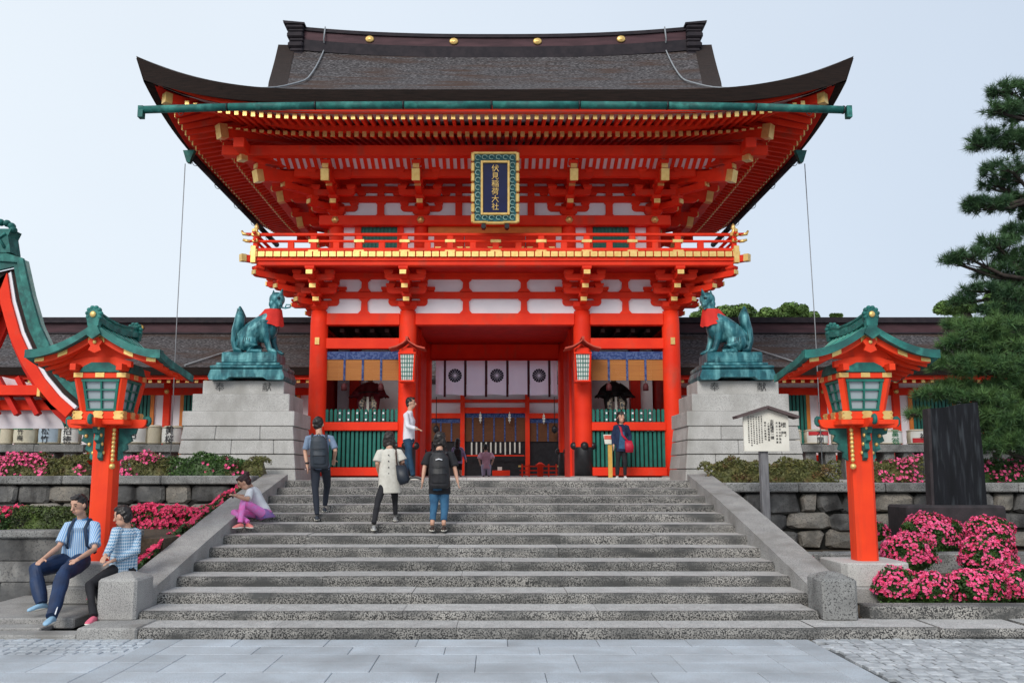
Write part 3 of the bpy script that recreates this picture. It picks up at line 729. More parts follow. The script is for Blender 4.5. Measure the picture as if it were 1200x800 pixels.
for s in (-1, 1):
    for k in range(0, 14):
        o = inst('railing_post', pa if k % 2 == 0 else pb, G, (s*(BX-.12), DRL+k*.56, 0), PI/2)
        if k % 2 == 0: ORG[o.name] = (0, 0, 0); inst('gold_fitting', ga, o, (0, 0, 0)); inst('gold_foot_fitting', gf, o, (0, 0, 0))
    f = MB().lathe((s*(BX-.12), DRL, zr1+.02), [(.045, 0), (.05, .06), (.03, .09), (.06, .14), (.045, .2), (.008, .26)], 12)
    f.box(s*(BX-.12)-.1, s*(BX-.12)+.1, DRL-.09, DRL+.09, zr1-.05, zr1+.04, c=.01)
    f.tube([(s*(BX+.05), DRL, zr1), (s*(BX+.2), DRL, zr1+.02), (s*(BX+.24), DRL, zr1+.1)], [.042, .04, .025], 10)
    f.tube([(s*(BX+.02), DRL, zr2), (s*(BX+.12), DRL, zr2+.01), (s*(BX+.2), DRL, zr2+.04)], [.04, .04, .03], 10)
    f.tube([(s*(BX-.12), DRL-.12, zr1), (s*(BX-.12), DRL-.26, zr1+.05)], [.05, .04], 10)
    gp('gold_finial', f, GOLD)
# ---- upper storey body
UX, UXI = 4.15, 1.93; DUR = 26.7; DUM = 24.4
zu0 = zp1; zn0, zn1 = ZZ(267, DU), ZZ(255.6, DU)
for D in (DU, DUR):
    for X in (-UX, -UXI, UXI, UX): gp('upper_column', MB().lathe((X, D, zu0), [(.19, 0), (.19, ZZ(240, DU)-zu0)], 24), RED)
gp('upper_plaster', MB().box(-UX, UX, DU-.02, DU+.08, zu0, ZZ(196, DU)), WHT)
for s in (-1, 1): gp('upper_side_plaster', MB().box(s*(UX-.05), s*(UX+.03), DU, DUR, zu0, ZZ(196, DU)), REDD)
gp('upper_rear_wall', MB().box(-UX, UX, DUR-.04, DUR+.04, zu0, ZZ(196, DU)), REDD)
def ubeam(nm, py0, py1, x=UX+.1, dd=.1, m=RED):
    z0, z1 = ZZ(py1, DU), ZZ(py0, DU)
    gp(nm, MB().box(-x, x, DU-dd-.02, DU+.02, z0, z1, c=.01), m)
    for s in (-1, 1): gp(nm, MB().box(s*(UX-.1), s*(UX+dd), DU+.03, DUR+.1, z0, z1), m)
ubeam('nail_cover_beam', 255.6, 267, UX+.42, .24)
ubeam('upper_tie_beam', 231.3, 238.2); ubeam('upper_tie_beam', 220.2, 227, UX); ubeam('upper_tie_beam', 203, 216, UX, .12)
gp('door_head', MB().box(-1.74, 1.74, DU-.12, DU-.02, ZZ(274.5, DU), ZZ(267.2, DU)), OCH)
for X in (-UX, -UXI, UXI, UX):
    st_ = MB(); c = (X, DU-.275, (zn0+zn1)/2)
    st_.lathe((0, 0, 0), [(.1, 0), (.1, .02), (.05, .035), (.03, .07)], 6); st_.xf(lambda v: (v[0]+c[0], -v[2]+c[1], v[1]+c[2])); gp('gold_nail_cover', st_, GOLD)
zl0 = zu0
for a, b in ((-3.5, -2.55), (2.55, 3.5)):
    gp('window_lattice', MB().box(a, b, DU-.06, DU-.02, zl0, ZZ(267, DU)), GRN)
    k = a+.06
    while k < b: gp('window_bar', MB().box(k-.02, k+.02, DU-.09, DU-.062, zl0, ZZ(267, DU)), GRN); k += .1
    for k in (a-.08, b+.08): gp('window_frame', MB().box(k-.08, k+.08, DU-.12, DU-.022, zl0, ZZ(267, DU)), RED)
for a, b in ((-1.6, -.8), (-.8, 0), (0, .8), (.8, 1.6)):
    o = gp('door_panel', MB().box(a+.01, b-.01, DU-.08, DU-.03, zl0, ZZ(274.5, DU), c=.01), RED)
    mxx = (a+b)/2; q = MB()
    for zz in (zl0+.2, zl0+.5):
        for s in (-1, 1): q.add([(mxx+s*.36, DU-.09, zz+.06), (mxx+s*.2, DU-.09, zz+.06), (mxx+s*.3, DU-.09, zz-.06), (mxx+s*.36, DU-.09, zz-.06)], [[0,1,2,3]]); 
    part('gold_mount', q, GOLD, o)
for x in (-3.0, -1.0, 1.0, 3.0):
    if abs(x) > 2 or 1: 
        z0, z1 = ZZ(255.6, DU), ZZ(238.2, DU)
        xx = x if abs(x) > 2 else math.copysign(.0, x)
        if abs(x) > 2 : gp('upper_strut', MB().prism([(xx-.18, z0), (xx+.18, z0), (xx+.09, z0+.08), (xx+.09, z1-.06), (xx+.14, z1), (xx-.14, z1), (xx-.09, z1-.06), (xx-.09, z0+.08)], 'y', DU-.1, DU-.02), RED)
for xx in (-.95, .95): gp('upper_strut', MB().box(xx-.09, xx+.09, DU-.1, DU-.021, ZZ(255.6, DU), ZZ(238.3, DU)), RED)
for xx in (-3.0, 3.0, -.95, .95): gp('upper_strut', MB().box(xx-.09, xx+.09, DU-.115, DU-.021, ZZ(231.2, DU), ZZ(216.2, DU)), RED)
zub = ZZ(254, DU)
DPU = 20.2; zpur0, zpur1 = ZZ(181.5, DPU-.13), ZZ(169.8, DPU-.13)
uup = (zpur0-zub-.12)/3; uout = .54
ring(UX, UXI, DU, DUM, DUR, zub, uout, uup, .55)
XP = UX+(DU-DPU)
gp('eave_purlin', MB().box(-XP-.55, XP+.55, DPU-.13, DPU+.13, zpur0, zpur1, c=.015), RED)
for s in (-1, 1): gp('eave_purlin', MB().box(s*(XP-.13), s*(XP+.13), DPU-.6, DUR+1.9, zpur0+.012, zpur1+.012, c=.015), RED)
gp('eave_purlin', MB().box(-XP-.5, XP+.5, DUR+1.15, DUR+1.4, zpur0, zpur1), RED)
# white ribbed soffit between wall and purlin
zs1 = ZZ(182.3, 20.7)
za_, zb_ = ZZ(197.5, 20.95), ZZ(181.8, 20.42)
gp('ribbed_soffit_board', MB().add([(-XP+.3, 20.97, za_), (XP-.3, 20.97, za_), (XP-.3, 20.4, zb_+.06), (-XP+.3, 20.4, zb_+.06)], [[0, 1, 2, 3]]), WHT)
rb = mesh_of('soffit_rib', MB().beam((0, 20.95, za_), (0, 20.38, zb_+.055), .085, .07), RED)
k = -XP+.34
while k < XP-.3:
    inst('soffit_rib', rb, G, (k, 0, 0)); k += .178
for s in (-1, 1): gp('side_soffit', MB().box(s*UX, s*(XP-.13), DU, DUR+1, zs1+.05, zs1+.08), REDD)
gp('inner_bearing_beam', MB().box(-UX-.9, UX+.9, 20.97, 21.12, za_-.2, za_+.03, c=.01), RED)
# tail rafters with gold ends
def tailr(p0, p1, w=.17, h=.26, nm='tail_rafter'):
    o = gp(nm, MB().beam(p0, p1, w, h), RED); a, b = Vector(p0), Vector(p1); d = (b-a).normalized()
    part('gold_end', MB().beam(b-d*.16, b+d*.015, w+.025, h+.025), GOLD, o); return o
DT = 20.45; zt_ = ZZ(205.5, DT-.05)
for X in (-UX, -UXI, UXI, UX): tailr((X, DU+.6, zt_+.45), (X, DT-.12, zt_))
for s in (-1, 1):
    for D in (DU, DUM, DUR): tailr((s*(UX-.6), D, zt_+.42), (s*5.72, D, zt_-.02))
    tailr((s*(UX-.3), DU+.3, zt_+.6), (s*5.85, 20.4, zt_-.02), .2, .27)
    x, D, z = XX(280.5, 181, 20.1), 20.1, ZZ(181, 20.1); tailr((s*(UX-.3), DU+.3, z+.3), (s*abs(x), D, z), .2, .28)
    x, D, z = XX(256.5, 153, 19.7), 19.7, ZZ(154, 19.7)
    o = gp('hip_rafter', MB().beam((s*(UX-.3), DU+.3, z+.75), (s*abs(x), D, z), .2, .3), RED)
    d = (Vector((s*abs(x), D, z))-Vector((s*(UX-.3), DU+.3, z+.75))).normalized(); e = Vector((s*abs(x), D, z))
    part('gold_end', MB().beam(e-d*.18, e+d*.02, .23, .33), GOLD, o)
    o = gp('hip_rafter', MB().beam(e-d*1.5+Vector((0, 0, .3)), (s*7.5, 18.72, ZZ(121, 18.72)+.12), .18, .2), RED)
    e = Vector((s*7.5, 18.72, ZZ(121, 18.72)+.12)); d = (e-(Vector((s*abs(x), D, z))-d*1.5)).normalized()
    part('gold_end', MB().beam(e-d*.14, e+d*.02, .2, .24), GOLD, o)
# ---- eaves: rafters and boards, all four sides
EX = 8.02; ED0 = 18.3; ED1 = DUR+ (DU-ED0)
def lift(a): return .74*max(0, (abs(a)-3.2)/4.73)**3.1
MIDD = (ED0+ED1)/2; HD = ED1-MIDD
def liftd(D): return .74*max(0, (abs(D-MIDD)-(HD-4.73))/4.73)**3.1
zbr = ZZ(157, 19.55); zfr = ZZ(137, 18.75)
def raf(nm, L, drop, w, h):
    m = MB(); m.beam((0, L, drop), (0, 0, 0), w, h, 0); m.beam((0, .02, .0), (0, -.014, -.001), w+.012, h+.012, 1)
    return mesh_of(nm, m, [RED, GOLD])
r1 = raf('base_rafter', 2.8, .8, .085, .125); r2 = raf('flying_rafter', 1.7, .3, .08, .11)
NR1, NR2 = 68, 75
for k in range(NR1):
    x = -6.25+12.5*k/(NR1-1); L = 1.0 if abs(x) < 4.2 else max(.18, (6.85-abs(x))/2.7)
    inst('base_rafter', r1, G, (x, 19.55, zbr+lift(x)*.8), 0, (1, L, L))
for k in range(NR2):
    x = -7.0+14.0*k/(NR2-1); L = 1.0 if abs(x) < 5.9 else max(.25, (7.6-abs(x))/1.7)
    inst('flying_rafter', r2, G, (x, 18.75, zfr+lift(x)*.85), 0, (1, L, 1))
n1, n2 = 40, 44
for s in (-1, 1):
    for k in range(n1):
        D = 20.0+(ED1-20.0-1.6)*k/(n1-1); L = max(.18, min(1, (D-19.1)/2.8, (ED1-D-.3)/2.8))
        inst('base_rafter', r1, G, (s*6.68, D, zbr+liftd(D)*.8), s*PI/2, (1, L, L))
    for k in range(n2):
        D = 19.1+(ED1-19.1-.9)*k/(n2-1); L = max(.25, min(1, (D-18.4)/1.7))
        inst('flying_rafter', r2, G, (s*7.48, D, zfr+liftd(D)*.85), s*PI/2, (1, L, 1))
def edge_strip(nm, off, zc_, h, dep, m, k_=.85, n=30):
    """a board that follows the rising eave, mitred at the corners; off = distance inside the eave"""
    x = EX-off; D0 = ED0+off; D1 = ED1-off
    def side(fn):
        q = MB(); 
        for i in range(n+1):
            u = i/n; q.v += fn(u)
        for i in range(n):
            a = i*4; b = a+4
            for j in range(4): q.f.append([a+j, a+(j+1) % 4, b+(j+1) % 4, b+j]); q.m.append(0); q.s.append(False)
        q.f += [[3, 2, 1, 0], [4*n, 4*n+1, 4*n+2, 4*n+3]]; q.m += [0, 0]; q.s += [False, False]; return q
    def front(u):
        X = -x+2*x*u; Xi = X*(x-dep)/x; z = zc_+lift(X*EX/x)*k_
        return [(X, D0, z-h/2), (Xi, D0+dep, z-h/2), (Xi, D0+dep, z+h/2), (X, D0, z+h/2)]
    gp(nm, side(front), m)
    for s in (-1, 1):
        def sd_(u):
            D = D0+(D1-D0)*u; Di = MIDD+(D-MIDD)*((D1-D0)/2-dep)/((D1-D0)/2); z = zc_+liftd(MIDD+(D-MIDD)*HD/((D1-D0)/2))*k_
            return [(s*x, D, z-h/2), (s*(x-dep), Di, z-h/2), (s*(x-dep), Di, z+h/2), (s*x, D, z+h/2)]
        gp(nm, side(sd_), m)
edge_strip('rafter_tie_board', 1.2, zbr+.12, .13, .16, RED, .8)
edge_strip('eave_board', .3, zfr+.17, .22, .14, RED, .9)
# boards over the rafters
def soff(nm, off0, z0, off1, z1, m0, ms):
    n = 24
    def fr(u, v):
        off = off0+(off1-off0)*v; x = (EX-off)*(2*u-1); return (x, ED0+off, z0+(z1-z0)*v+lift((2*u-1)*EX)*.85*(1-v*.75))
    gp(nm, MB().grid(fr, n, 6), m0)
    for s in (-1, 1):
        def f2(u, v):
            off = off0+(off1-off0)*v; h = HD-off; D = MIDD+h*(2*u-1); return (s*(EX-off), D, z0+(z1-z0)*v+liftd(MIDD+HD*(2*u-1))*.85*(1-v*.75))
        gp(nm, MB().grid(f2, n, 6), ms)
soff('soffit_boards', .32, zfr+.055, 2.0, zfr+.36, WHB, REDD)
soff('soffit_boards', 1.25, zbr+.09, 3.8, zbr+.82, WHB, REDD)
# ---- bark roof
ZE = ZZ(105, ED0); RT = MIDD-ED0
ZRB = ZZ(56.5, MIDD-.3)
def gprof(t): 
    a = .42; b = (ZRB-ZE-a*RT)/RT**2.5; return a*t+b*t**2.5
T0 = 2.35
def xedge(t): return EX-t if t < T0 else EX-T0+.8*((t-T0)/(RT-T0))**.8
def rz(x, t):
    f = max(0, 1-t/3.0)
    return ZE+gprof(t)+lift(x if t < 2 else min(abs(x), EX-t*.6))*f*f+.26*(min(abs(x), 6.4)/6.4)**2.5*max(0, (t-2)/(RT-2))
def roof(s):
    def fn(u, v):
        t = RT*(v**1.15); X = xedge(t)*(2*u-1); xx = X+ (0); D = MIDD+s*(RT-t)
        return (X, D, ZE+gprof(t)+lift((2*u-1)*EX)*max(0, 1-t/2.35)**1.6+.26*abs(2*u-1)**2.5*max(0, (t-2)/(RT-2)))
    return MB().grid(fn, 72, 30)
r = gp('bark_roof_slope', roof(-1), BARK); gp('bark_roof_slope', roof(1), BARK)
for s in (-1, 1):
    def fn(u, v):
        t = 2.4*v; D = MIDD+(HD-t)*(2*u-1); return (s*(EX-t), D, ZE+gprof(t)+liftd(MIDD+HD*(2*u-1))*max(0, 1-t/2.35)**1.6)
    gp('bark_roof_skirt', MB().grid(fn, 40, 8), BARK)
    # gable end, verge thickness
    gv = []; 
    for i in range(13):
        t = 2.3+(RT-2.3)*i/12; gv.append((MIDD-(RT-t), ZE+gprof(t)))
    poly = gv+[(2*MIDD-a, b) for a, b in reversed(gv[:-1])]
    gp('gable_wall', MB().prism(poly, 'x', s*5.0, s*5.1), REDD)
    for q in (-1, 1):
        m = MB(); 
        for i in range(17):
            t = 2.25+(RT-2.25)*i/16; X = s*xedge(t); D = MIDD+q*(RT-t); z = ZE+gprof(t)+.26*max(0, (t-2)/(RT-2))
            m.v += [(X, D, z+.004), (X, D, z-.42), (X-s*.5, D, z-.46), (X-s*.5, D, z-.01)]
        for i in range(16):
            a = i*4
            for j in range(4): m.f.append([a+j, a+(j+1) % 4, a+4+(j+1) % 4, a+4+j]); m.m.append(0); m.s.append(False)
        gp('verge_thatch', m, BARKE)
# eave thickness of the thatch
def thick(nm, z_off, h0, h1, out, m):
    n = 48
    def prof(l): return h0+(h1-h0)*l
    def mk(fn):
        q = MB()
        for i in range(n+1): q.v += fn(i/n)
        for i in range(n):
            a = i*4
            for j in range(4): q.f.append([a+j, a+(j+1) % 4, a+4+(j+1) % 4, a+4+j]); q.m.append(0); q.s.append(False)
        return q
    def fr(u):
        k = 2*u-1; l = lift(k*EX); h = prof(min(1, l/.74)); z = ZE+l+z_off; i = .14
        return [(k*(EX+out), ED0-out, z), (k*(EX+out-i), ED0-out+i, z-h), (k*(EX-.75), ED0+.75, z-h+.1), (k*(EX-.9), ED0+.9, z-.05-l*.75)]
    gp(nm, mk(fr), m)
    for s in (-1, 1):
        def sd2(u):
            k = 2*u-1; l = liftd(MIDD+k*HD); h = prof(min(1, l/.74)); z = ZE+l+z_off; i = .14
            return [(s*(EX+out), MIDD+k*(HD+out), z), (s*(EX+out-i), MIDD+k*(HD+out-i), z-h), (s*(EX-.75), MIDD+k*(HD-.75), z-h+.1), (s*(EX-.9), MIDD+k*(HD-.9), z-.05-l*.75)]
        gp(nm, mk(sd2), m)
thick('thatch_eave', .003, .26, .5, .0, BARKE)
# ridge
def ridge_poly(z0, z1, w): return z0, z1, w
def ridge(nm, dz0, dz1, hw, m, ex=5.95):
    q = MB(); n = 24
    for i in range(n+1):
        k = 2*i/n-1; x = k*ex; c = .26*abs(k)**2.5; q.v += [(x, MIDD-hw, ZRB+dz0+c), (x, MIDD+hw, ZRB+dz0+c), (x, MIDD+hw, ZRB+dz1+c), (x, MIDD-hw, ZRB+dz1+c)]
    for i in range(n):
        a = i*4
        for j in range(4): q.f.append([a+j, a+(j+1) % 4, a+4+(j+1) % 4, a+4+j]); q.m.append(0); q.s.append(False)
    q.f += [[3, 2, 1, 0], [4*n, 4*n+1, 4*n+2, 4*n+3]]; q.m += [0, 0]; q.s += [False, False]
    return gp(nm, q, m)
ridge('ridge_base', -.3, .04, .31, RIDGE); ridge('ridge_panel', .04, .33, .26, RIDP); ridge('ridge_cap', .33, .37, .31, RIDGE); ridge('ridge_cap', .37, .47, .24, RIDGE)
for px in (433, 531.7, 629.8, 728):
    x = XX(px, 48, MIDD-.3); c = .26*abs(x/6.05)**2.5
    q = MB().lathe((0, 0, 0), [(.13, 0), (.13, .03), (.1, .05), (.04, .05), (.03, .06)], 20); q.xf(lambda v: (v[0]+x, MIDD-.26-v[2], v[1]*.8+ZRB+.215+c)); gp('gold_crest', q, GOLD)
for s in (-1, 1):
    zb_ = ZZ(70, MIDD-.4); zt2 = ZZ(27, MIDD-.4); H_ = zt2-zb_
    q = MB().box(s*5.66, s*6.02, MIDD-.36, MIDD+.36, zb_+.04, zt2-.05); q0 = gp('ridge_end_ornament', q, RIDGE)
    for k, (a0, a1, w_) in enumerate(((0, .22, .05), (.22, .34, .0), (.34, .5, .06), (.5, .6, .02), (.6, .76, .09), (.76, .84, .05), (.84, .94, .12))):
        part('roll_moulding', MB().box(s*5.64, s*(6.03+w_), MIDD-.4-w_*.5, MIDD+.4, zb_+H_*a0+.004, zb_+H_*a1-.004, c=.04), RIDGE, q0)
    gp('ridge_end_cap', MB().add([(s*5.6, MIDD-.46, zt2-.06), (s*6.22, MIDD-.46, zt2-.03), (s*6.22, MIDD+.4, zt2-.03), (s*5.6, MIDD+.4, zt2-.06), (s*5.6, MIDD-.46, zt2-.01), (s*6.24, MIDD-.46, zt2+.05), (s*6.24, MIDD+.4, zt2+.05), (s*5.6, MIDD+.4, zt2-.01)], [[0,3,2,1],[0,1,5,4],[1,2,6,5],[2,3,7,6],[3,0,4,7],[4,5,6,7]]), RIDGE)
# gutters
zg = ZZ(123.3, 18.15)
def gut(a, b, z0, z1, ax, off, nm='copper_gutter'):
    n = max(1, round(abs(b-a)/1.95)); q = None
    for i in range(n):
        u0 = a+(b-a)*i/n; u1 = a+(b-a)*(i+1)/n
        f = lambda u: z0+(z1-z0)*(abs(u-(a+b)/2)/abs((b-a)/2))**3
        p0, p1 = ((u0+.008, off, f(u0)), (u1-.008, off, f(u1))) if ax == 'x' else ((off, u0+.008, f(u0)), (off, u1-.008, f(u1)))
        o = gp(nm, MB().tube([p0, p1], .085, 12, flat=1.0), COPD if ax == 'x' else RIDGE)
        part('gutter_joint', MB().tube([Vector(p1)-(Vector(p1)-Vector(p0)).normalized()*.03, p1], .092, 12), BLK, o)
gut(-7.8, 7.68, zg, zg-.11, 'x', 18.15)
for s in (-1, 1):
    gp('gutter_end', MB().box(s*7.71, s*7.82, 18.07, 18.22, zg-.3, zg-.04), COPD)
    gut(21.0, ED1-.8, zg-.05, zg-.05, 'y', s*7.68)
    gp('side_gutter_mouth', MB().prism([(s*7.6, zg-.1), (s*7.66, zg-.3), (s*7.74, zg-.28), (s*7.84, zg+.02), (s*7.55, zg+.03)], 'y', 20.88, 21.02), COPD)
    for k in range(5):
        D = 21.4+k*1.8; gp('gutter_hook', MB().tube([(s*(7.68+.1*math.cos(t)), D, zg-.08+.12*math.sin(t)) for t in np.linspace(-PI*1.05, 0.2, 9)], .009, 5), BLK)
    for x in (6.9,): gp('gutter_hook', MB().tube([(s*(x+.06*math.cos(t)), 18.15, zg-.14+.1*math.sin(t)) for t in np.linspace(-PI, 0, 8)], .008, 5), BLK)
    # lightning cables lying on the roof
    pts = []
    for i in range(15):
        v = i/14; t = RT-.1-(RT-1.4)*v**.9; X = s*(5.05-.2*v+1.25*max(0, v-.55)**1.0*1.2)
        uu = min(1, abs(X)/xedge(t)); z = ZE+gprof(t)+.26*uu**2.5*max(0, (t-2)/(RT-2))+.05
        pts.append((X, MIDD-(RT-t)-.03, z))
    pts = [(s*5.02, MIDD-.3, ZRB+.66), (s*5.03, MIDD-.42, ZRB+.2)]+pts
    gp('lightning_cable', MB().tube(pts, .022, 6), CABLE)

# ------------------------------------------------------------------ things hung on the gate
nb = thing('name_plaque', 'tall navy plaque with gold characters in an ornate frame under the main eaves', 'plaque', (0, 19.9, ZZ(262, 19.9)))
px0, px1, py0, py1 = 554.5, 606.5, 183, 262
DQ = 19.9; tl = .16
def q3(px, py, e=0): 
    z = ZZ(py, DQ); x = XX(px, py, DQ); return (x, z)
x0, z1 = q3(px0, py0); x1, z0 = q3(px1, py1)
x0 = -.5*(x1-x0)+(x0+x1)/2
tilt = lambda v: (v[0], v[1]-(v[2]-z0)*tl, v[2])
bk = MB().box(x0+.03, x1-.03, DQ, DQ+.06, z0+.03, z1-.03); bk.xf(tilt); part('backboard', bk, plain('plaque_frame_blue_green', (.015, .12, .14), .5), nb)
orn = MB(); e_ = .06
for i in range(7):
    z = z0+(z1-z0)*(i+.5)/7
    for xx in (x0, x1): orn.box(xx-.045, xx+.045, DQ-.05, DQ+.07, z-(z1-z0)/14+.015, z+(z1-z0)/14-.015, c=.02)
orn.box(x0, x1, DQ-.05, DQ+.06, z1-.06, z1, c=.02); orn.box(x0+.3, x1-.3, DQ-.05, DQ+.06, z0-.02, z0+.04, c=.02)
orn.box(x0, x0+.36, DQ-.05, DQ+.06, z0, z0+.05, c=.02); orn.box(x1-.36, x1, DQ-.05, DQ+.06, z0, z0+.05, c=.02)
orn.xf(tilt); part('carved_gold_rim', orn, GOLD, nb)
orn = MB()
a = .22; b = .27
for z in np.linspace(z0+.14, z1-.14, 9):
    for xx in (x0+.12, x1-.12): 
        orn.tube([(xx+.06*math.cos(t), DQ-.03, z+.06*math.sin(t)) for t in np.linspace(0, 5.2, 9)], .014, 5)
for xx in np.linspace(x0+.28, x1-.28, 4):
    for z in (z0+.13, z1-.13): orn.tube([(xx+.06*math.cos(t), DQ-.03, z+.05*math.sin(t)) for t in np.linspace(0, 5.2, 9)], .014, 5)
orn.xf(tilt); part('scrollwork', orn, plain('pale_blue_green_scroll', (.25, .42, .38), .5), nb, kind='stuff')
fr = MB(); w_ = .055
fx0, fx1, fz0, fz1 = x0+.24, x1-.24, z0+.24, z1-.27
fr.box(fx0-w_, fx0, DQ-.07, DQ, fz0-w_, fz1+w_, c=.01).box(fx1, fx1+w_, DQ-.07, DQ, fz0-w_, fz1+w_, c=.01).box(fx0, fx1, DQ-.07, DQ, fz0-w_, fz0, c=.01).box(fx0, fx1, DQ-.07, DQ, fz1, fz1+w_, c=.01)
fr.xf(tilt); part('gold_inner_frame', fr, GOLD, nb)
m = MB().box(fx0, fx1, DQ-.02, DQ-.001, fz0, fz1); m.xf(tilt); part('navy_field', m, plain('deep_navy_lacquer', (.004, .008, .06), .35), nb)
m = text_mb('伏見稲荷大社', (fz1-fz0)/6.5, ((fx0+fx1)/2, DQ-.032, (fz0+fz1)/2), depth=.008, vertical=True); m.xf(tilt); part('gold_lettering', m, GOLD, nb, kind='stuff')
for xx in (x0+.25, x1-.25): m = MB().tube([(xx, DQ-.02, z0-.06), (xx, DQ+.3, z0-.02)], .06, 8); part('support_peg', m, BLK, nb)

for s, lb in ((-1, 'caged white wall lantern with a red roof on the left inner column'), (1, 'caged white wall lantern with a red roof on the right inner column')):
    D = 21.28; x = s*2.16; t = thing('hanging_lantern', lb, 'lantern', (x, D, ZZ(448, D)), 'wall lanterns on the gate columns')
    a0, a1 = ZZ(446, D), ZZ(416, D); wt, wb = .19, .16
    def fr4(z, w): return [(x-w, D-w, z), (x+w, D-w, z), (x+w, D+w, z), (x-w, D+w, z)]
    part('glass_box', MB().add(fr4(a0, wb-.015)+fr4(a1, wt-.015), [[0,1,5,4],[1,2,6,5],[2,3,7,6],[3,0,4,7],[0,3,2,1],[4,5,6,7]]), PAPER, t)
    lo_, hi_ = fr4(a0, wb), fr4(a1, wt)
    for i in range(4): part('corner_post', MB().beam(lo_[i], hi_[i], .035, .035), RED, t)
    bars = MB()
    for face in ((0, 1), (1, 2), (3, 0)):
        for k in range(1, 6):
            u = k/6; p = [lo_[face[0]][j]*(1-u)+lo_[face[1]][j]*u for j in range(3)]; q = [hi_[face[0]][j]*(1-u)+hi_[face[1]][j]*u for j in range(3)]
            bars.beam(p, q, .012 if k != 3 else .02, .014, up=(0, 1, 0) if face == (0, 1) else (1, 0, 0))
        for k in range(1, 6):
            u = k/6; p = [lo_[face[0]][j]*(1-u)+hi_[face[0]][j]*u for j in range(3)]; q = [lo_[face[1]][j]*(1-u)+hi_[face[1]][j]*u for j in range(3)]
            bars.beam(p, q, .012, .012)
    part('green_glazing_bars', bars, GRN, t, kind='stuff')
    part('bottom_frame', MB().box(x-.19, x+.19, D-.19, D+.19, a0-.045, a0, c=.01), RED, t); part('top_frame', MB().box(x-.22, x+.22, D-.22, D+.22, a1, a1+.05, c=.01), RED, t)
    part('red_cap_panel', MB().box(x-.15, x+.15, D-.15, D+.15, a1+.05, a1+.16), RED, t)
    rf = MB(); za = a1+.05
    for sx in (-1, 1):
        P_ = [(x, za+.32), (x+sx*.1, za+.235), (x+sx*.25, za+.15), (x+sx*.44, za+.1)]
        poly = P_+[(a, b-.035) for a, b in reversed(P_)]
        rf.prism(poly, 'y', D-.32, D+.24)
    part('little_roof', rf, plain('faded_red_roof', (.55, .08, .045), .6) if s < 0 else MATS['faded_red_roof'], t)
    part('ridge', MB().box(x-.03, x+.03, D-.34, D+.26, za+.3, za+.37), MATS['faded_red_roof'], t)
    part('mounting_arm', MB().box(x-.03, x+.03, D+.19, DC-.2, a1+.0, a1+.06), BLK, t)
for i, (a, b) in enumerate((bays[0], bays[2])):
    D = DC+.02; z1, z0 = ZZ(412, D), ZZ(445.5, D)
    t = thing('bamboo_blind', ['orange bamboo blind with blue bands over the red-robed guardian, left bay', 'orange bamboo blind with blue bands over the black-robed guardian, right bay'][i], 'blind', ((a+b)/2, D, z0), 'bamboo blinds in the gate side bays')
    n = 26; sl = mesh_of('bamboo_slat', MB().box(a, b, -.012, .012, 0, (z1-z0-.0)/n*.9, c=.003), BLIND)
    for k in range(n): inst('bamboo_slat', sl, t, (0, D+random.uniform(-.002, .002), z0+(z1-z0)*k/n))
    part('blue_valance', MB().box(a, b, D-.035, D-.015, z1-.2, z1), BLUE, t)
    for k in (1, 2, 3): xk = a+(b-a)*k/4; part('blue_band', MB().box(xk-.026, xk+.026, D-.03, D-.014, z0, z1-.2), BLUE, t)
    for k in (1, 3): 
        xk = a+(b-a)*k/4+.0; q = MB().tube([(xk, D, z0), (xk, D, z0-.08)], .008, 5); q.lathe((xk, D, z0-.26), [(.07, 0), (.075, .1), (.05, .17), (.02, .19)], 10); part('dark_tassel', q, plain('dark_red_tassel', (.08, .012, .015)) if 'dark_red_tassel' not in MATS else MATS['dark_red_tassel'], t)
# crest curtain in the rear doorway
D = DR-.25; s5 = 5.333
t = thing('crest_curtain', 'white cloth curtain in panels with navy chrysanthemum crests across the gate passage', 'curtain', (0, D, ZZ(463, D)))
for j, (u0, u1) in enumerate(((57, 108), (120, 235), (250, 365), (380, 498), (513, 630), (645, 760), (775, 815))):
    x0, x1 = XX(500+u0/s5, 440, D), XX(500+u1/s5, 440, D); z1, z0 = ZZ(422, D), ZZ(462.5, D)
    ph = random.random()*6
    def fn(u, v): return (x0+(x1-x0)*u, D+.018*math.sin(u*9+ph)*v+.01*math.sin(v*7), z1+(z0-z1)*v*(1+.02*math.sin(u*3.1+ph)))
    o = part('cloth_panel', MB().grid(fn, 16, 12), CLOTH, t)
    if j in (1, 3, 5):
        cx, cz = (x0+x1)/2, ZZ(440, D); q = MB()
        for k in range(16):
            a0 = 2*PI*k/16; r_ = .22; w2 = .18
            q.add([(cx+.03*math.cos(a0), D-.03, cz+.03*math.sin(a0)), (cx+r_*.93*math.cos(a0-w2), D-.03, cz+r_*.93*math.sin(a0-w2)), (cx+r_*math.cos(a0), D-.03, cz+r_*math.sin(a0)), (cx+r_*.93*math.cos(a0+w2), D-.03, cz+r_*.93*math.sin(a0+w2))], [[0,1,2,3]])
        part('crest', q, NAVY, o)
    if j < 6:
        xr = XX(500+(u1+6)/s5, 440, D); part('dark_ribbon', MB().box(xr-.035, xr+.035, D-.02, D-.01, ZZ(465, D), z1), plain('plum_ribbon', (.07, .015, .03)) if 'plum_ribbon' not in MATS else MATS['plum_ribbon'], t)
part('curtain_rod', MB().tube([(-2.0, D, ZZ(421.5, D)), (2.0, D, ZZ(421.5, D))], .03, 8), REDD, t)
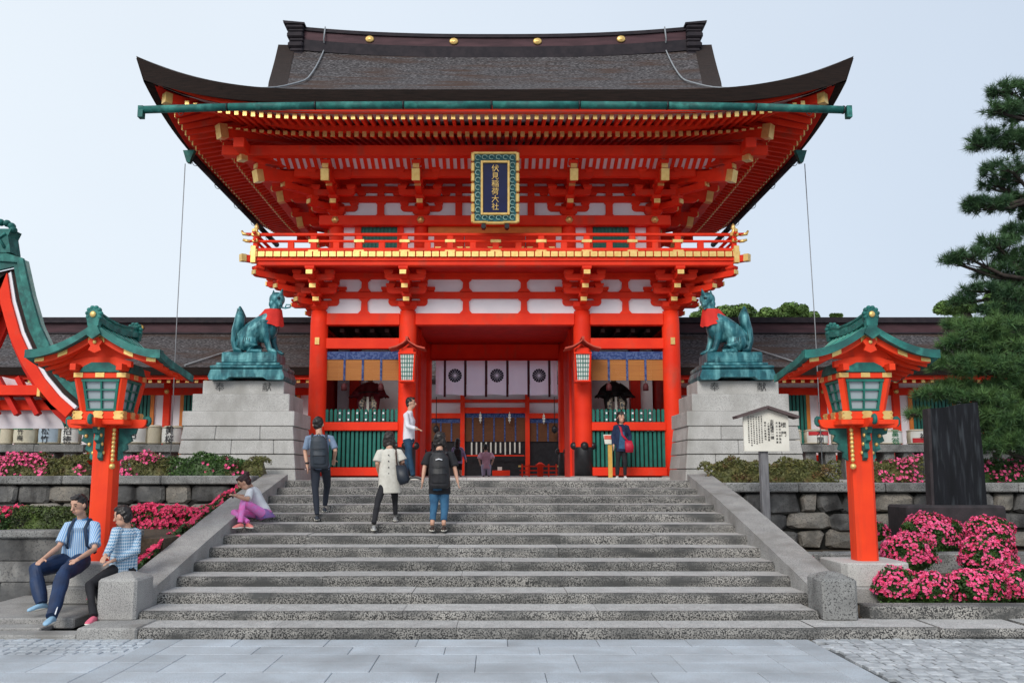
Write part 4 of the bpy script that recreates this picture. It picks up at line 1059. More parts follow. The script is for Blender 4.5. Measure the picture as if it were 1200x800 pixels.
# ================================================================== side corridor buildings
def corridor(s, label):
    D0, DW, DRG = 22.9, 24.6, 27.4; t = thing('corridor_building', label, 'building', (s*9.5, DW, ZL), 'long low bark-roofed corridors beside the gate')
    xa, xb = 4.75, 17.0; X = lambda v: s*v
    zw = ZZ(436, D0)
    # walls
    part('white_wall', MB().box(X(xa), X(xb), DW, DW+.1, ZL, ZZ(436, DW)), WHT, t)
    part('head_beam', MB().box(X(xa), X(xb), DW-.07, DW-.002, ZZ(463, DW), ZZ(454.5, DW), c=.01), RED, t)
    part('wall_plate', MB().box(X(xa), X(xb), DW-.09, DW-.002, ZZ(441.5, DW), ZZ(436.5, DW)), RED, t)
    part('sill_beam', MB().box(X(xa), X(xb), DW-.07, DW-.002, ZL+.5, ZL+.66, c=.01), RED, t)
    px = [5.16+2.07*i for i in range(6)]
    for p in px:
        part('post', MB().box(X(p-.09), X(p+.09), DW-.14, DW-.003, ZL, ZZ(437, DW)), RED, t)
        q = MB().lathe((0, 0, 0), [(.07, 0), (.07, .015), (.03, .03)], 12); q.xf(lambda v: (v[0]+X(p), DW-.14-v[2], v[1]+ZZ(459, DW))); part('gold_nail_cover', q, GOLD, t)
    for a, b in zip(px, px[1:]):
        x0, x1 = a+.42, b-.42
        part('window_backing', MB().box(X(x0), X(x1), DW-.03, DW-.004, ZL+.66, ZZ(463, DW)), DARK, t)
        for e in (x0, x1): part('orange_window_frame', MB().box(X(e-.05), X(e+.05), DW-.085, DW-.03, ZL+.66, ZZ(463, DW)), OCH, t)
        k = x0+.1
        bar = mesh_of('window_bar', MB().box(-.035, .035, DW-.075, DW-.04, ZL+.66, ZZ(463, DW)), GRN)
        while k < x1-.06: inst('window_bar', bar, t, (X(k), 0, 0)); k += .105
    # roof
    zE = ZZ(430, D0); zR = ZZ(389, DRG)
    def fn(u, v):
        t_ = v; return (X(xa-.3+(xb-xa+.3)*u), D0+(DRG-D0)*v, zE+(zR-zE)*(v*.75+.25*v*v))
    part('bark_roof_slope', MB().grid(fn, 10, 10), BARK, t)
    def fn2(u, v): return (X(xa-.3+(xb-xa+.3)*u), 2*DRG-D0-(DRG-D0)*v, zE+(zR-zE)*(v*.75+.25*v*v))
    part('bark_roof_slope', MB().grid(fn2, 4, 6), BARK, t)
    poly = [(D0, zE+.003), (D0+.1, zE-.2), (D0+.7, zE-.16), (D0+.8, zE+.1)]
    part('thatch_eave', MB().prism(poly, 'x', X(xa-.3), X(xb)), BARKE, t)
    part('eave_board', MB().box(X(xa-.2), X(xb), D0+.22, D0+.3, zE-.3, zE-.19), RED, t)
    rf = MB(); rf.beam((0, 1.75, .42), (0, 0, 0), .075, .09, 0); rf.beam((0, .02, 0), (0, -.012, 0), .09, .1, 1); rm = mesh_of('rafter', rf, [RED, GOLD])
    k = xa+.05
    while k < xb: inst('rafter', rm, t, (X(k), D0+.34, zE-.33)); k += .19 if 0 else .25
    part('soffit_boards', MB().add([(X(xa), D0+.3, zE-.2), (X(xb), D0+.3, zE-.2), (X(xb), DW, zE+.12), (X(xa), DW, zE+.12)], [[0, 1, 2, 3]]), REDD, t)
    part('eave_purlin', MB().box(X(xa), X(xb), DW-.6, DW-.45, zE-.3, zE-.16), RED, t)
    h = lambda py: ZZ(py, DRG-.25)
    part('ridge_base', MB().box(X(xa-.2), X(xb), DRG-.28, DRG+.28, zR-.1, h(389.5)), RIDGE, t)
    part('ridge_panel', MB().box(X(xa-.2), X(xb), DRG-.22, DRG+.22, h(389.3), h(378.5)), RIDP, t)
    part('ridge_cap', MB().box(X(xa-.2), X(xb), DRG-.33, DRG+.33, h(378.4), h(376)), RIDGE, t)
    part('ridge_cap', MB().box(X(xa-.2), X(xb), DRG-.24, DRG+.24, h(375.9), h(371.5)), RIDGE, t)
    for px_ in ((168,) if s < 0 else (1137,)):
        q = MB().lathe((0, 0, 0), [(.12, 0), (.12, .03), (.06, .05)], 16); xx = XX(px_, 383, DRG); q.xf(lambda v: (v[0]+xx, DRG-.22-v[2], v[1]*.8+h(383.5))); part('gold_crest', q, GOLD, t)
    pts = [(X(6.9), DRG-.3, h(373)), (X(6.95), DRG-.3, h(389)), (X(7.3), DRG-1.5, fn(0, .67)[2]+.04), (X(7.9), DRG-2.8, fn(0, .38)[2]+.04), (X(8.3), D0+.1, zE+.06)]
    part('lightning_cable', MB().tube(pts, .025, 6), CABLE, t)
corridor(-1, 'long low corridor with red posts and green windows, left of the gate')
corridor(1, 'long low corridor with red posts and green windows, right of the gate')

# cables hanging down from the upper eaves
for s, px, lb in ((-1, 217, 'thin vertical cable hanging from the left side gutter'), (1, 943, 'thin vertical cable hanging from the right side gutter')):
    D = 20.95; a = P(px, 192, D); b = P( (207 if s < 0 else 955), 380, D)
    b = (b[0], D, b[2]); dz = (a[2]-ZL); k = (b[0]-a[0])/(a[2]-b[2])
    end = (a[0]+k*(a[2]-2.0)*.8, 21.0, 2.0)
    solo('hanging_cable', MB().tube([a, b, end], .012, 6), CABLE, lb, 'cable', a)

# ================================================================== hall behind the gate
DH = 41.0; H = thing('worship_hall', 'red and white hall with brown blinds seen through the gate passage', 'building', (0, DH, ZL))
def hx(px): return XX(px, 500, DH)
def hz(py): return ZZ(py, DH)
def hb(nm, px0, px1, py0, py1, m, d0=-.1, d1=.1, **k): return part(nm, MB().box(hx(px0), hx(px1), DH+d0, DH+d1, hz(py1), hz(py0), c=k.get('c', 0)), m, H)
hb('white_wall', 440, 720, 380, 560, WHT, .12, .2)
hb('upper_tie_beam', 440, 720, 468, 471.5, RED); hb('head_beam', 542, 618, 477.5, 484, RED); hb('head_beam', 440, 542, 484, 490, RED); hb('head_beam', 618, 720, 484, 490, RED)
for px in (542, 618, 480, 680): hb('post', px-2.6, px+2.6, 440, 557, RED, -.16, -.0)
for x0, x1, y0 in ((545, 615.5, 484), (482.6, 539.5, 490.3), (620.6, 677, 490.3)):
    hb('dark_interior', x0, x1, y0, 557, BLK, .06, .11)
    n = 16; z0, z1 = hz(517), hz(y0+5)
    bm_ = mesh_of('blind_slat', MB().box(hx(x0), hx(x1), DH-.01, DH+.02, 0, (z1-z0)/n*.9), plain('brown_bamboo', (.16, .055, .02)) if 'brown_bamboo' not in MATS else MATS['brown_bamboo'])
    for k in range(n): inst('blind_slat', bm_, H, (0, 0, z0+(z1-z0)*k/n))
    hb('blue_valance', x0, x1, y0, y0+5, BLUE, -.02, .03)
    k = x0+9
    while k < x1-4: hb('blue_band', k-.8, k+.8, y0+5, 517, BLUE, -.03, -.012); k += 12.5
for px in np.arange(552, 612, 5.6): hb('paper_streamer', px, px+1.7, 518, 530+random.random()*3, SIGNW, -.02, .0)
for px, py in ((563, 489), (597, 489), (637, 490)):
    q = MB()
    for k in range(3): q.box(hx(px-1.6+abs(k-1)*.3), hx(px+1.6-abs(k-1)*.3), DH-.3, DH-.28, hz(py+k*3-1.4), hz(py+k*3-3.4))
    q.tube([(hx(px), DH-.29, hz(py-6)), (hx(px), DH-.29, hz(py+7))], .02, 5); part('paper_pendant', q, SIGNW, H)
for px in (512, 649): q = MB().lathe((hx(px), DH-.5, hz(508)), [(.05, 0), (.14, .1), (.14, .25), (.06, .36)], 10); q.tube([(hx(px), DH-.5, hz(500)), (hx(px), DH-.5, hz(466))], .02, 5); part('black_hanging_lamp', q, BLK, H)
hb('offering_rail', 547, 614, 533, 534.5, RED, -.3, -.25)
hb('offering_box', 577, 597, 551, 557.4, RED, -1.2, -.5, c=.01); hb('offering_box_cloth', 583, 588, 547, 551, SIGNW, -1.0, -.8)
rfm = MB().prism([(DH-2.2, hz(450)), (DH-2.2, hz(446)), (DH+3, hz(340)), (DH+8, hz(446)), (DH+8, hz(450))], 'x', -9, 9); part('hall_roof', rfm, BARK, H)
part('hall_body', MB().box(-8, 8, DH+.25, DH+6, ZL, hz(445)), REDD, H)
F_ = thing('low_red_fence', 'low vermilion fence with gold caps by the right post of the gate passage', 'fence', (hx(630), 35.5, ZL))
D = 35.5
for px in (612, 620, 631, 643, 652): part('fence_post', MB().box(XX(px-.9, 550, D), XX(px+.9, 550, D), D-.04, D+.04, ZL, ZZ(543.5, D)), RED, F_)
for py in (546, 551, 555.5): part('fence_rail', MB().box(XX(609, 550, D), XX(654, 550, D), D-.03, D+.03, ZZ(py+.8, D), ZZ(py-.6, D)), RED, F_)
for px in (609, 654): part('gold_cap', MB().box(XX(px-1.5, 550, D), XX(px+1.5, 550, D), D-.04, D+.04, ZZ(547, D), ZZ(545, D)), GOLD, F_)
q = MB().lathe((XX(633, 540, D), D, ZL), [(.12, 0), (.12, .45), (.2, .5), (.05, .6)], 10); part('lamp_post', q, RED, F_)

# ================================================================== seated guardians in the side bays
def guardian(s, label, robe):
    x = s*3.36+(.02 if s < 0 else -.18); D = 23.1; z = 3.05
    t = thing('guardian_statue', label, 'statue', (x, D, z), 'seated guardian statues in the gate')
    b = MB(); b.box(x-.75, x+.75, D-.45, D+.5, ZB+.7, z+.2, c=.02); part('dais', b, BLK, t)
    z = 3.72; K = .62; _x, _D, _z = x, D, z
    def S(m): return m.xf(lambda v: (_x+(v[0]-_x)*K, _D+(v[1]-_D)*K, _z+(v[2]-_z)*K))
    b = MB()
    for sx in (-1, 1):
        b.tube([(x+sx*.1, D, z+.28), (x+sx*.3, D-.3, z+.25), (x+sx*.33, D-.52, z-.0), (x+sx*.3, D-.5, z-.5)], [.22, .2, .17, .13], 12)
        b.tube([(x+sx*.2, D, z+.75), (x+sx*.45, D-.1, z+.55), (x+sx*.55, D-.35, z+.32)], [.17, .17, .2], 12, flat=1)
        b.tube([(x+sx*.5, D-.3, z+.34), (x+sx*.78, D-.36, z+.26), (x+sx*.88, D-.34, z+.2)], [.2, .13, .05], 10, flat=.5)
    b.tube([(x, D+.05, z+.1), (x, D, z+.45), (x, D, z+.8), (x, D, z+.93)], [.36, .33, .3, .12], 16)
    part_mesh('robe', remeshed(S(b), .02, 3), robe, t)
    b = MB().ell((x, D-.03, z+1.07), (.14, .16, .19), 14); b.tube([(x, D, z+.85), (x, D, z+1.0)], .08, 10); b.ell((x, D-.19, z+1.05), (.025, .03, .04), 8)
    part_mesh('head', remeshed(S(b), .014, 2), plain('statue_face', (.45, .3, .2)) if 'statue_face' not in MATS else MATS['statue_face'], t)
    b = MB().lathe((x, D, z+1.15), [(.17, 0), (.16, .12), (.07, .16), (.06, .32), (.02, .34)], 14); part('court_hat', S(b), BLK, t)
    for sx in (-1, 1):
        b = MB().tube([(x+sx*.17, D-.42, z+.2), (x+sx*.27, D-.62, z-.05), (x+sx*.27, D-.6, z-.42)], [.1, .13, .11], 10); part('brocade_trouser_leg', S(b), mat('brocade_'+('left' if s < 0 else 'right'), (.6, .52, .38), (.08, .1, .12), scale=22, lo=.47, hi=.53) if sx < 0 else MATS['brocade_'+('left' if s < 0 else 'right')], t)
        b = MB().ell((x+sx*.27, D-.7, z-.48), (.09, .17, .07), 10); part('boot', S(b), BLK, t)
    b = MB().box(x-.05, x+.05, D-.66, D-.6, z-.42, z+.22); part('white_sash', S(b), SIGNW, t)
    b = MB().tube([(x+.75*math.cos(a), D-.45, z+.3+.35*math.sin(a)-.2) for a in np.linspace(PI*.05, PI*.95, 12)], .018, 6); part('bow', S(b), BLK, t)
guardian(-1, 'seated guardian in a dark red robe behind the left green picket screen', plain('dark_red_robe', (.16, .012, .02)))
guardian(1, 'seated guardian in a black robe behind the right green picket screen', plain('black_robe', (.015, .014, .014)))

# ================================================================== big orange post lanterns
def lantern(s, label):
    """s = -1 left, +1 right; built for the right side and mirrored"""
    px = 1010.5 if s > 0 else 121
    D = 12.4; x0 = XX(px, 600, D)*1.0; t = thing('post_lantern', label, 'lantern', (x0, D, ZZ(659, 12.2)), 'big orange post lanterns beside the stairs')
    ZBs = ZZ(657.5, 12.2); M_ = lambda m: m.xf(lambda v: (x0+s*v[0], D+v[1], v[2]))
    def pt(nm, m, mt, par=None): return part(nm, M_(m), mt, par or t)
    zc1 = ZZ(497, D-.2); w = .15; c = .045
    oc = [(-w, -w+c), (-w+c, -w), (w-c, -w), (w, -w+c), (w, w-c), (w-c, w), (-w+c, w), (-w, w-c)]
    q = MB().prism(oc, 'z', ZBs, zc1+.05); pt('post', q, ORA)
    # round-cornered stone socket and lower stone
    w2 = .46; c2 = .16; oc2 = [(-w2, -w2+c2), (-w2+c2*.3, -w2+c2*.3), (-w2+c2, -w2), (w2-c2, -w2), (w2-c2*.3, -w2+c2*.3), (w2, -w2+c2), (w2, w2), (-w2, w2)]
    q = MB().prism(oc2, 'z', ZBs-.3, ZBs-.015); q.add([(a*.97, b*.97, ZBs) for a, b in oc2]+[(a, b, ZBs-.016) for a, b in oc2], [[0,1,2,3,4,5,6,7]]+[[i, (i+1)%8, (i+1)%8+8, i+8] for i in range(8)]); pt('base_stone', q, PEDG)
    pt('base_stone', MB().box(-.56 if s > 0 else -1.2, .56, -.56, .6, .13 if s < 0 else ZBs-.52, ZBs-.305, c=.02), GRA)
    if s < 0:
        pt('base_stone', MB().box(-.45, 1.22, -1.62, .6, .0, .125, c=.015), GRA); pt('base_stone', MB().box(-.2, 1.5, -1.92, -1.63, .0, .06, c=.012), GRA)
    # brackets under the lamp house
    zA, zBt, zCt, zD_ = ZZ(500, D), ZZ(491, D-.35), ZZ(481.5, D-.35), ZZ(443, D-.35)
    for a in range(4):
        arm = hij(0, .56, .12, .13); arm.xf(lambda v: (v[0], -v[1], v[2]+zA-.02)); rt = Matrix.Rotation(a*PI/2+0, 3, 'Z')
        arm.xf(lambda v: tuple(rt@Vector(v))); o = pt('bracket_arm', arm, ORA)
        cr = MB(); cr.tube([tuple(rt@Vector((0, -.56-.03*math.cos(u)+.02*0, zA+.08+.05*math.sin(u)))) for u in np.linspace(-2, 3.4, 9)], [.03]*9, 6); pt('green_cloud_tip', cr, COPD, o)
        for sd_ in (-1, 1) if 0 else (1,):
            g = MB()
            pro = [(.17, 0), (.42, 0), (.4, -.08), (.33, -.1), (.36, -.18), (.28, -.22), (.3, -.3), (.22, -.34), (.23, -.42), (.17, -.46)]
            g.prism([(u, zA-.02+v) for u, v in pro], 'y', -.03, .03); rr = Matrix.Rotation(a*PI/2, 3, 'Z'); g.xf(lambda v: tuple(rr@Vector(v))); pt('green_carved_brace', g, COPD, o)
            gg = MB()
            for u, v in pro[1:8:2]: gg.ell((u-.04, -.035, zA+v-.03), (.03, .02, .03), 6)
            gg.xf(lambda v: tuple(rr@Vector(v))); o2 = pt('gold_boss', gg, GOLD, o); o2['kind'] = 'stuff'
    g = MB()
    for k in range(8): g.ell((-.17 if 1 else 0, -.19, zA-.05-.06*k), (.03, .03, .035), 8)
    g.ell((-.17, -.19, zA-.56), (.045, .045, .045), 8); o2 = pt('gold_chain', g, GOLD); o2['kind'] = 'stuff'
    wb = .30
    pt('lamp_floor', MB().box(-.37, .37, -.37, .37, zBt-.075, zBt-.004, c=.01), ORA)
    fl = pt('lamp_floor_frieze', MB().box(-.335, .335, -.335, .335, zBt, zCt-.002, c=.008), ORA)
    for a in range(4):
        rr = Matrix.Rotation(a*PI/2, 3, 'Z')
        for u in (-.285, 0, .285):
            g = MB(); 
            h = zCt-zBt
            g.prism([(u-.055, zBt+.0), (u+.055, zBt+.0), (u+.075, zBt+h*.25), (u+.055, zBt+h*.5), (u+.075, zBt+h*.8), (u+.05, zCt+.004), (u-.05, zCt+.004), (u-.075, zBt+h*.8), (u-.055, zBt+h*.5), (u-.075, zBt+h*.25)], 'y', -.35, -.32)
            g.xf(lambda v: tuple(rr@Vector(v))); pt('gold_plate', g, GOLD, fl)
    # tapering lamp house
    wt_, wl_ = .32, .245
    def ringv(z, w_): return [(-w_, -w_, z), (w_, -w_, z), (w_, w_, z), (-w_, w_, z)]
    lo_, hi_ = ringv(zCt, wl_), ringv(zD_, wt_)
    q = MB().add([(a*.93, b*.93, z) for a, b, z in lo_]+[(a*.93, b*.93, z) for a, b, z in hi_], [[0,1,5,4],[1,2,6,5],[2,3,7,6],[3,0,4,7]]); pt('lamp_glass', q, GLASS)
    for i in range(4):
        pt('corner_post', MB().beam(lo_[i], hi_[i], .075, .075), ORA)
        L_ = lambda u, v, k=i: tuple((Vector(lo_[k])*(1-u)+Vector(lo_[(k+1) % 4])*u)*(1-v)+(Vector(hi_[k])*(1-u)+Vector(hi_[(k+1) % 4])*u)*v)
        upv = (0, -1, 0) if i % 2 == 0 else (1, 0, 0)
        for v in (.06, .94): pt('window_rail', MB().beam(L_(.08, v), L_(.92, v), .03, .045, up=upv), GRN)
        for u in (.12, .88): pt('window_stile', MB().beam(L_(u, .03), L_(u, .97), .035, .03, up=upv), GRN)
        pt('window_muntin', MB().beam(L_(.49, .05), L_(.49, .95), .022, .03, up=upv), GRN)
        for v in (.36, .66): pt('window_muntin', MB().beam(L_(.1, v), L_(.9, v), .022, .028, up=upv), GRN)
    zE = zD_; pt('head_frame', MB().box(-.357, .357, -.357, .357, zE, zE+.085, c=.01), ORA)
    for a in range(4):
        rr = Matrix.Rotation(a*PI/2, 3, 'Z')
        for u in (-.3, 0, .3): g = MB().box(u-.065, u+.065, -.367, -.355, zE+.01, zE+.08, c=.006); g.xf(lambda v: tuple(rr@Vector(v))); pt('gold_plate', g, GOLD)
    g = MB().prism([(-.28, zE+.086), (.28, zE+.086), (.22, zE+.17), (.12, zE+.22), (-.12, zE+.22), (-.22, zE+.17)], 'y', -.38, -.3); pt('green_frog_leg_strut', g, COPD)
    g = MB().prism([(-.28, zE+.086), (.28, zE+.086), (.22, zE+.17), (.12, zE+.22), (-.12, zE+.22), (-.22, zE+.17)], 'x', -.38, -.3); pt('green_frog_leg_strut', g, COPD)
    pt('rainbow_beam', MB().prism([(-.42, zE+.16), (.42, zE+.16), (.42, zE+.24), (.2, zE+.3), (-.2, zE+.3), (-.42, zE+.24)], 'y', -.34, -.26), ORA)
    pt('bearing_beam', MB().box(-.36, -.28, -.5, .5, zE+.1, zE+.19), ORA); pt('bearing_beam', MB().box(.28, .36, -.5, .5, zE+.1, zE+.19), ORA)
    # sweeping roof, ridge running away from the plaza
    FY, BY = -.62, .72; HW = .93
    zP = ZZ(396, D-.6)         # underside peak of the verge
    zEv = ZZ(424, D-.6)
    def prof(a):   # height of the roof top at distance a from the ridge line (0..1)
        return zEv+.09+(zP+.11-zEv)*( (1-a)**1.75 )
    na = 18
    for sx in (-1, 1):
        q = MB()
        def top(u, v): # u along slope, v along depth
            f = 1+.0*v; yy = FY+(BY-FY)*v; sag = .06*(2*v-1)**2
            return (sx*HW*u, yy, prof(u)+sag*.3*u+(.05*(1-2*v)**3 if v < .5 else 0)*u-.16*u*v**1.5)
        q.grid(top, na, 10); pt('copper_roof_slope', q, COPL)
        q = MB(); 
        for i in range(na+1):
            u = i/na; x, y, z = top(u, 0); q.v += [(x, y-.004, z+.012), (x, y-.012, z-.085-.02*u), (x, y+.12, z-.085), (x, y+.12, z+.006)]
        for i in range(na):
            a = i*4
            for j in range(4): q.f.append([a+j, a+(j+1)%4, a+4+(j+1)%4, a+4+j]); q.m.append(0); q.s.append(False)
        q.f.append([na*4+j for j in range(4)]); q.m.append(0); q.s.append(False)
        pt('copper_verge', q, COPD)
        q = MB()
        for i in range(11):
            v = i/10; x, y, z = top(1, v); q.v += [(x+sx*.004, y, z+.01), (x+sx*.004, y, z-.09), (x-sx*.1, y, z-.07), (x-sx*.1, y, z+.02)]
        for i in range(10):
            a = i*4
            for j in range(4): q.f.append([a+j, a+(j+1)%4, a+4+(j+1)%4, a+4+j]); q.m.append(0); q.s.append(False)
        pt('copper_eave', q, COPD)
        # roof seams
        for k in range(1, 9):
            v = k/9; pts = [Vector(top(i/8, v))+Vector((0, 0, .008)) for i in range(9)]; pt('roof_seam', MB().tube(pts, .009, 5), COP)
        # red bargeboard with gold mounts, soffit
        q = MB()
        for i in range(na+1):
            u = i/na*.9; x, y, z = top(u, 0); q.v += [(x, y+.1, z-.09), (x, y+.1, z-.19+.03*u), (x, y+.15, z-.19+.03*u), (x, y+.15, z-.09)]
        for i in range(na):
            a = i*4
            for j in range(4): q.f.append([a+j, a+(j+1)%4, a+4+(j+1)%4, a+4+j]); q.m.append(0); q.s.append(False)
        bb = pt('bargeboard', q, ORA)
        for u0, u1 in ((.02, .12), (.42, .56), (.76, .9)):
            q = MB()
            for i in range(4):
                u = u0+(u1-u0)*i/3; x, y, z = top(u, 0); q.v += [(x, y+.085, z-.1), (x, y+.085, z-.175+.03*u)]
            for i in range(3): q.f.append([2*i, 2*i+2, 2*i+3, 2*i+1]); q.m.append(0); q.s.append(False)
            pt('gold_mount', q, GOLD, bb)
        q = MB().grid(lambda u, v: (sx*HW*.97*u, FY+.13+(BY-FY-.2)*v, top(u, v)[2]-.085), 10, 4); pt('roof_soffit', q, ORA)
        for k in range(5):
            v = .2+.6*k/4; yy = FY+(BY-FY)*v; pts = [(sx*HW*u, yy, top(u, v)[2]-.115) for u in (.2, .45, .7, .93)]; pt('rafter', MB().tube(pts, .032, 4, sm=False), ORA)
    # gable filling, pendant, ridge
    q = MB().prism([(-.42, zE+.28), (.42, zE+.28), (.25, prof(.26)-.1), (0, prof(0)-.1), (-.25, prof(.26)-.1)], 'y', -.3, -.27); pt('gable_panel', q, ORA)
    q = MB().prism([(0, prof(0)-.12), (.06, prof(0)-.2), (.1, prof(0)-.24), (.06, prof(0)-.3), (.09, prof(0)-.36), (0, prof(0)-.4), (-.09, prof(0)-.36), (-.06, prof(0)-.3), (-.1, prof(0)-.24), (-.06, prof(0)-.2)], 'y', FY+.05, FY+.09); o = pt('gable_pendant', q, ORA)
    q = MB().ell((0, FY+.04, prof(0)-.25), (.03, .02, .03), 8); q.prism([(0, prof(0)-.1), (.1, prof(0)-.16), (.02, prof(0)-.19), (-.02, prof(0)-.19), (-.1, prof(0)-.16)], 'y', FY+.04, FY+.055); pt('gold_boss', q, GOLD, o)
    zr = prof(0); n_ = 10
    rdg = lambda v: zr+.05*(2*v-1)**2*1.2
    for h0, h1, w_, mt in ((-.04, .04, .075, COPD), (.04, .085, .045, COP), (.085, .115, .065, COPD)):
        q = MB()
        for i in range(n_+1):
            v = i/n_; y = FY+.02+(BY-FY-.04)*v; q.v += [(-w_, y, rdg(v)+h0), (w_, y, rdg(v)+h0), (w_, y, rdg(v)+h1), (-w_, y, rdg(v)+h1)]
        for i in range(n_):
            a = i*4
            for j in range(4): q.f.append([a+j, a+(j+1)%4, a+4+(j+1)%4, a+4+j]); q.m.append(0); q.s.append(False)
        q.f += [[3, 2, 1, 0], [4*n_, 4*n_+1, 4*n_+2, 4*n_+3]]; q.m += [0, 0]; q.s += [False]*2; pt('copper_ridge', q, mt)
    for yy, sgn in ((FY-.02, -1), (BY+.0, 1)):
        q = MB(); z = rdg(0)
        q.prism([(-.07, z-.1), (.07, z-.1), (.095, z+.04), (.065, z+.13), (0, z+.17), (-.065, z+.13), (-.095, z+.04)], 'y', yy-.03, yy+.07)
        for a in np.linspace(-.5, PI+.5, 8): q.ell((.09*math.cos(a), yy, z+.07+.09*math.sin(a)), (.033, .045, .033), 8)
        q.prism([(-.06, z-.1), (.06, z-.1), (.11, z-.2), (0, z-.28), (-.11, z-.2)], 'y', yy-.03, yy+.02)
        o = pt('ridge_end_tile', q, COPD)
        if sgn < 0: pt('gold_crest', MB().ell((0, yy-.04, z+.06), (.045, .02, .045), 10), GOLD, o)
lantern(-1, 'orange post lantern with a green copper roof, behind the seated man in blue')
lantern(1, 'orange post lantern with a green copper roof, beside the pink azalea mounds')

# ================================================================== pavilion gable cut by the left edge
def pavilion():
    D = 17.5; t = thing('left_pavilion', 'red pavilion with a sweeping green copper gable cut by the left edge of the picture', 'building', (XX(-10, 500, D), D, ZL))
    ex = [(-8, 300), (28, 304), (37, 345), (47, 380), (58, 404), (72, 427), (88, 446), (103, 459)]   # top line of the gable seen in the photograph
    top = [(XX(a, b, D), ZZ(b, D)) for a, b in ex]
    xc = XX(-2, 300, D)
    top = [(x-xc, z) for x, z in top][1:]; top = [(0, ZZ(296, D))]+top
    def off(pts, d):
        o = []
        for i, (x, z) in enumerate(pts):
            a = pts[max(i-1, 0)]; b = pts[min(i+1, len(pts)-1)]; dx, dz = b[0]-a[0], b[1]-a[1]; l = math.hypot(dx, dz)
            if i == 0: o.append((0, z-d*l/max(.2, abs(dx)) if 0 else z-d*1.6)); continue
            o.append((x+dz/l*d, z-dx/l*d))
        return o
    def band(nm, d0, d1, y0, y1, m, par=None):
        a, b = off(top, d0), off(top, d1)
        for s in (-1, 1):
            q = MB()
            for (x0, z0), (x1, z1) in zip(a, b): q.v += [(xc+s*x0, y0, z0), (xc+s*x1, y0, z1), (xc+s*x1, y1, z1), (xc+s*x0, y1, z0)]
            n = len(a)
            for i in range(n-1):
                k = i*4
                for j in range(4): q.f.append([k+j, k+(j+1)%4, k+4+(j+1)%4, k+4+j]); q.m.append(0); q.s.append(False)
            q.f.append([(n-1)*4+j for j in range(4)]); q.m.append(0); q.s.append(False)
            part(nm, q, m, par or t)
    band('copper_roof', 0, .1, D, D+.2, COPL)
    band('copper_verge', -.02, .12, D-.08, D, COPD); band('copper_verge', .11, .24, D-.03, D+.05, COPD)
    band('gap_shade_strip', .24, .37, D+.1, D+.2, DARK); band('white_board', .37, .44, D+.06, D+.16, WHT); band('bargeboard', .44, .66, D+.0, D+.14, RED)  # first band is a dark strip painting the shade of the gap below the verge
    band('inner_bargeboard', .74, .9, D+.5, D+.62, REDD); band('soffit', .56, .6, D+.16, D+.7, WHB)
    for k in range(2):
        band('rafter', .61, .72, D+.3+k*.3, D+.4+k*.3, RED)
    z0 = ZZ(462, D); z1 = ZZ(450, D)
    o = part('purlin', MB().box(xc-2, XX(39, 456, D), D-.0+.16, D+.9, z0, z1, c=.01), RED, t); part('gold_end', MB().box(XX(38.6, 456, D), XX(43, 456, D), D+.14, D+.6, z0-.03, z1+.03, c=.01), GOLD, o)
    part('tie_beam', MB().box(xc-3.2, xc+2.2, D+.5, D+.7, ZZ(478, D), ZZ(466, D)), RED, t)
    # ridge-end ornament
    q = MB(); w = .3; zr = ZZ(297, D)
    q.prism([(xc-w, zr), (xc+w, zr), (xc+w*.75, zr+.35), (xc+w*.95, zr+.5), (xc-w*.95, zr+.5), (xc-w*.75, zr+.35)], 'y', D-.1, D+.3); o = part('ridge_end_tile', q, COPD, t)
    q = MB()
    for a in np.linspace(0, PI, 7): q.ell((xc+.27*math.cos(a), D, zr+.5+.16*math.sin(a)), (.075, .1, .075), 10)
    q.tube([(xc+.18, D-.12, zr+.1), (xc+.05, D-.12, zr+.3), (xc+.18, D-.12, zr+.4)], .03, 6); part('scroll_crest', q, COPD, o)
    part('ridge', MB().box(xc-.16, xc+.16, D+.3, D+.4, zr-.1, zr+.38), COPD, t)
    for x in (xc-2.0, xc+1.0-.0): 
        if XX(0, 500, D+.6) > x+.15: part('post', MB().lathe((x, D+.6, ZL), [(.16, 0), (.15, ZZ(470, D)-ZL)], 16), RED, t)
    for k in range(7):
        xk = xc+.9-k*.42; part('slanting_rafter', MB().beam((xk, D+.3, ZZ(470, D)-.25), (xk-.5, D+.35, ZZ(440, D)), .1, .14, up=(0, 1, 0)), REDD, t)
    part('ceiling_board', MB().add([(xc-3, D+.62, ZZ(500, D)), (xc+1.3, D+.62, ZZ(500, D)), (xc+.9, D+.62, ZZ(450, D)), (xc-3, D+.62, ZZ(400, D))], [[0, 1, 2, 3]]), WHB, t)
pavilion()
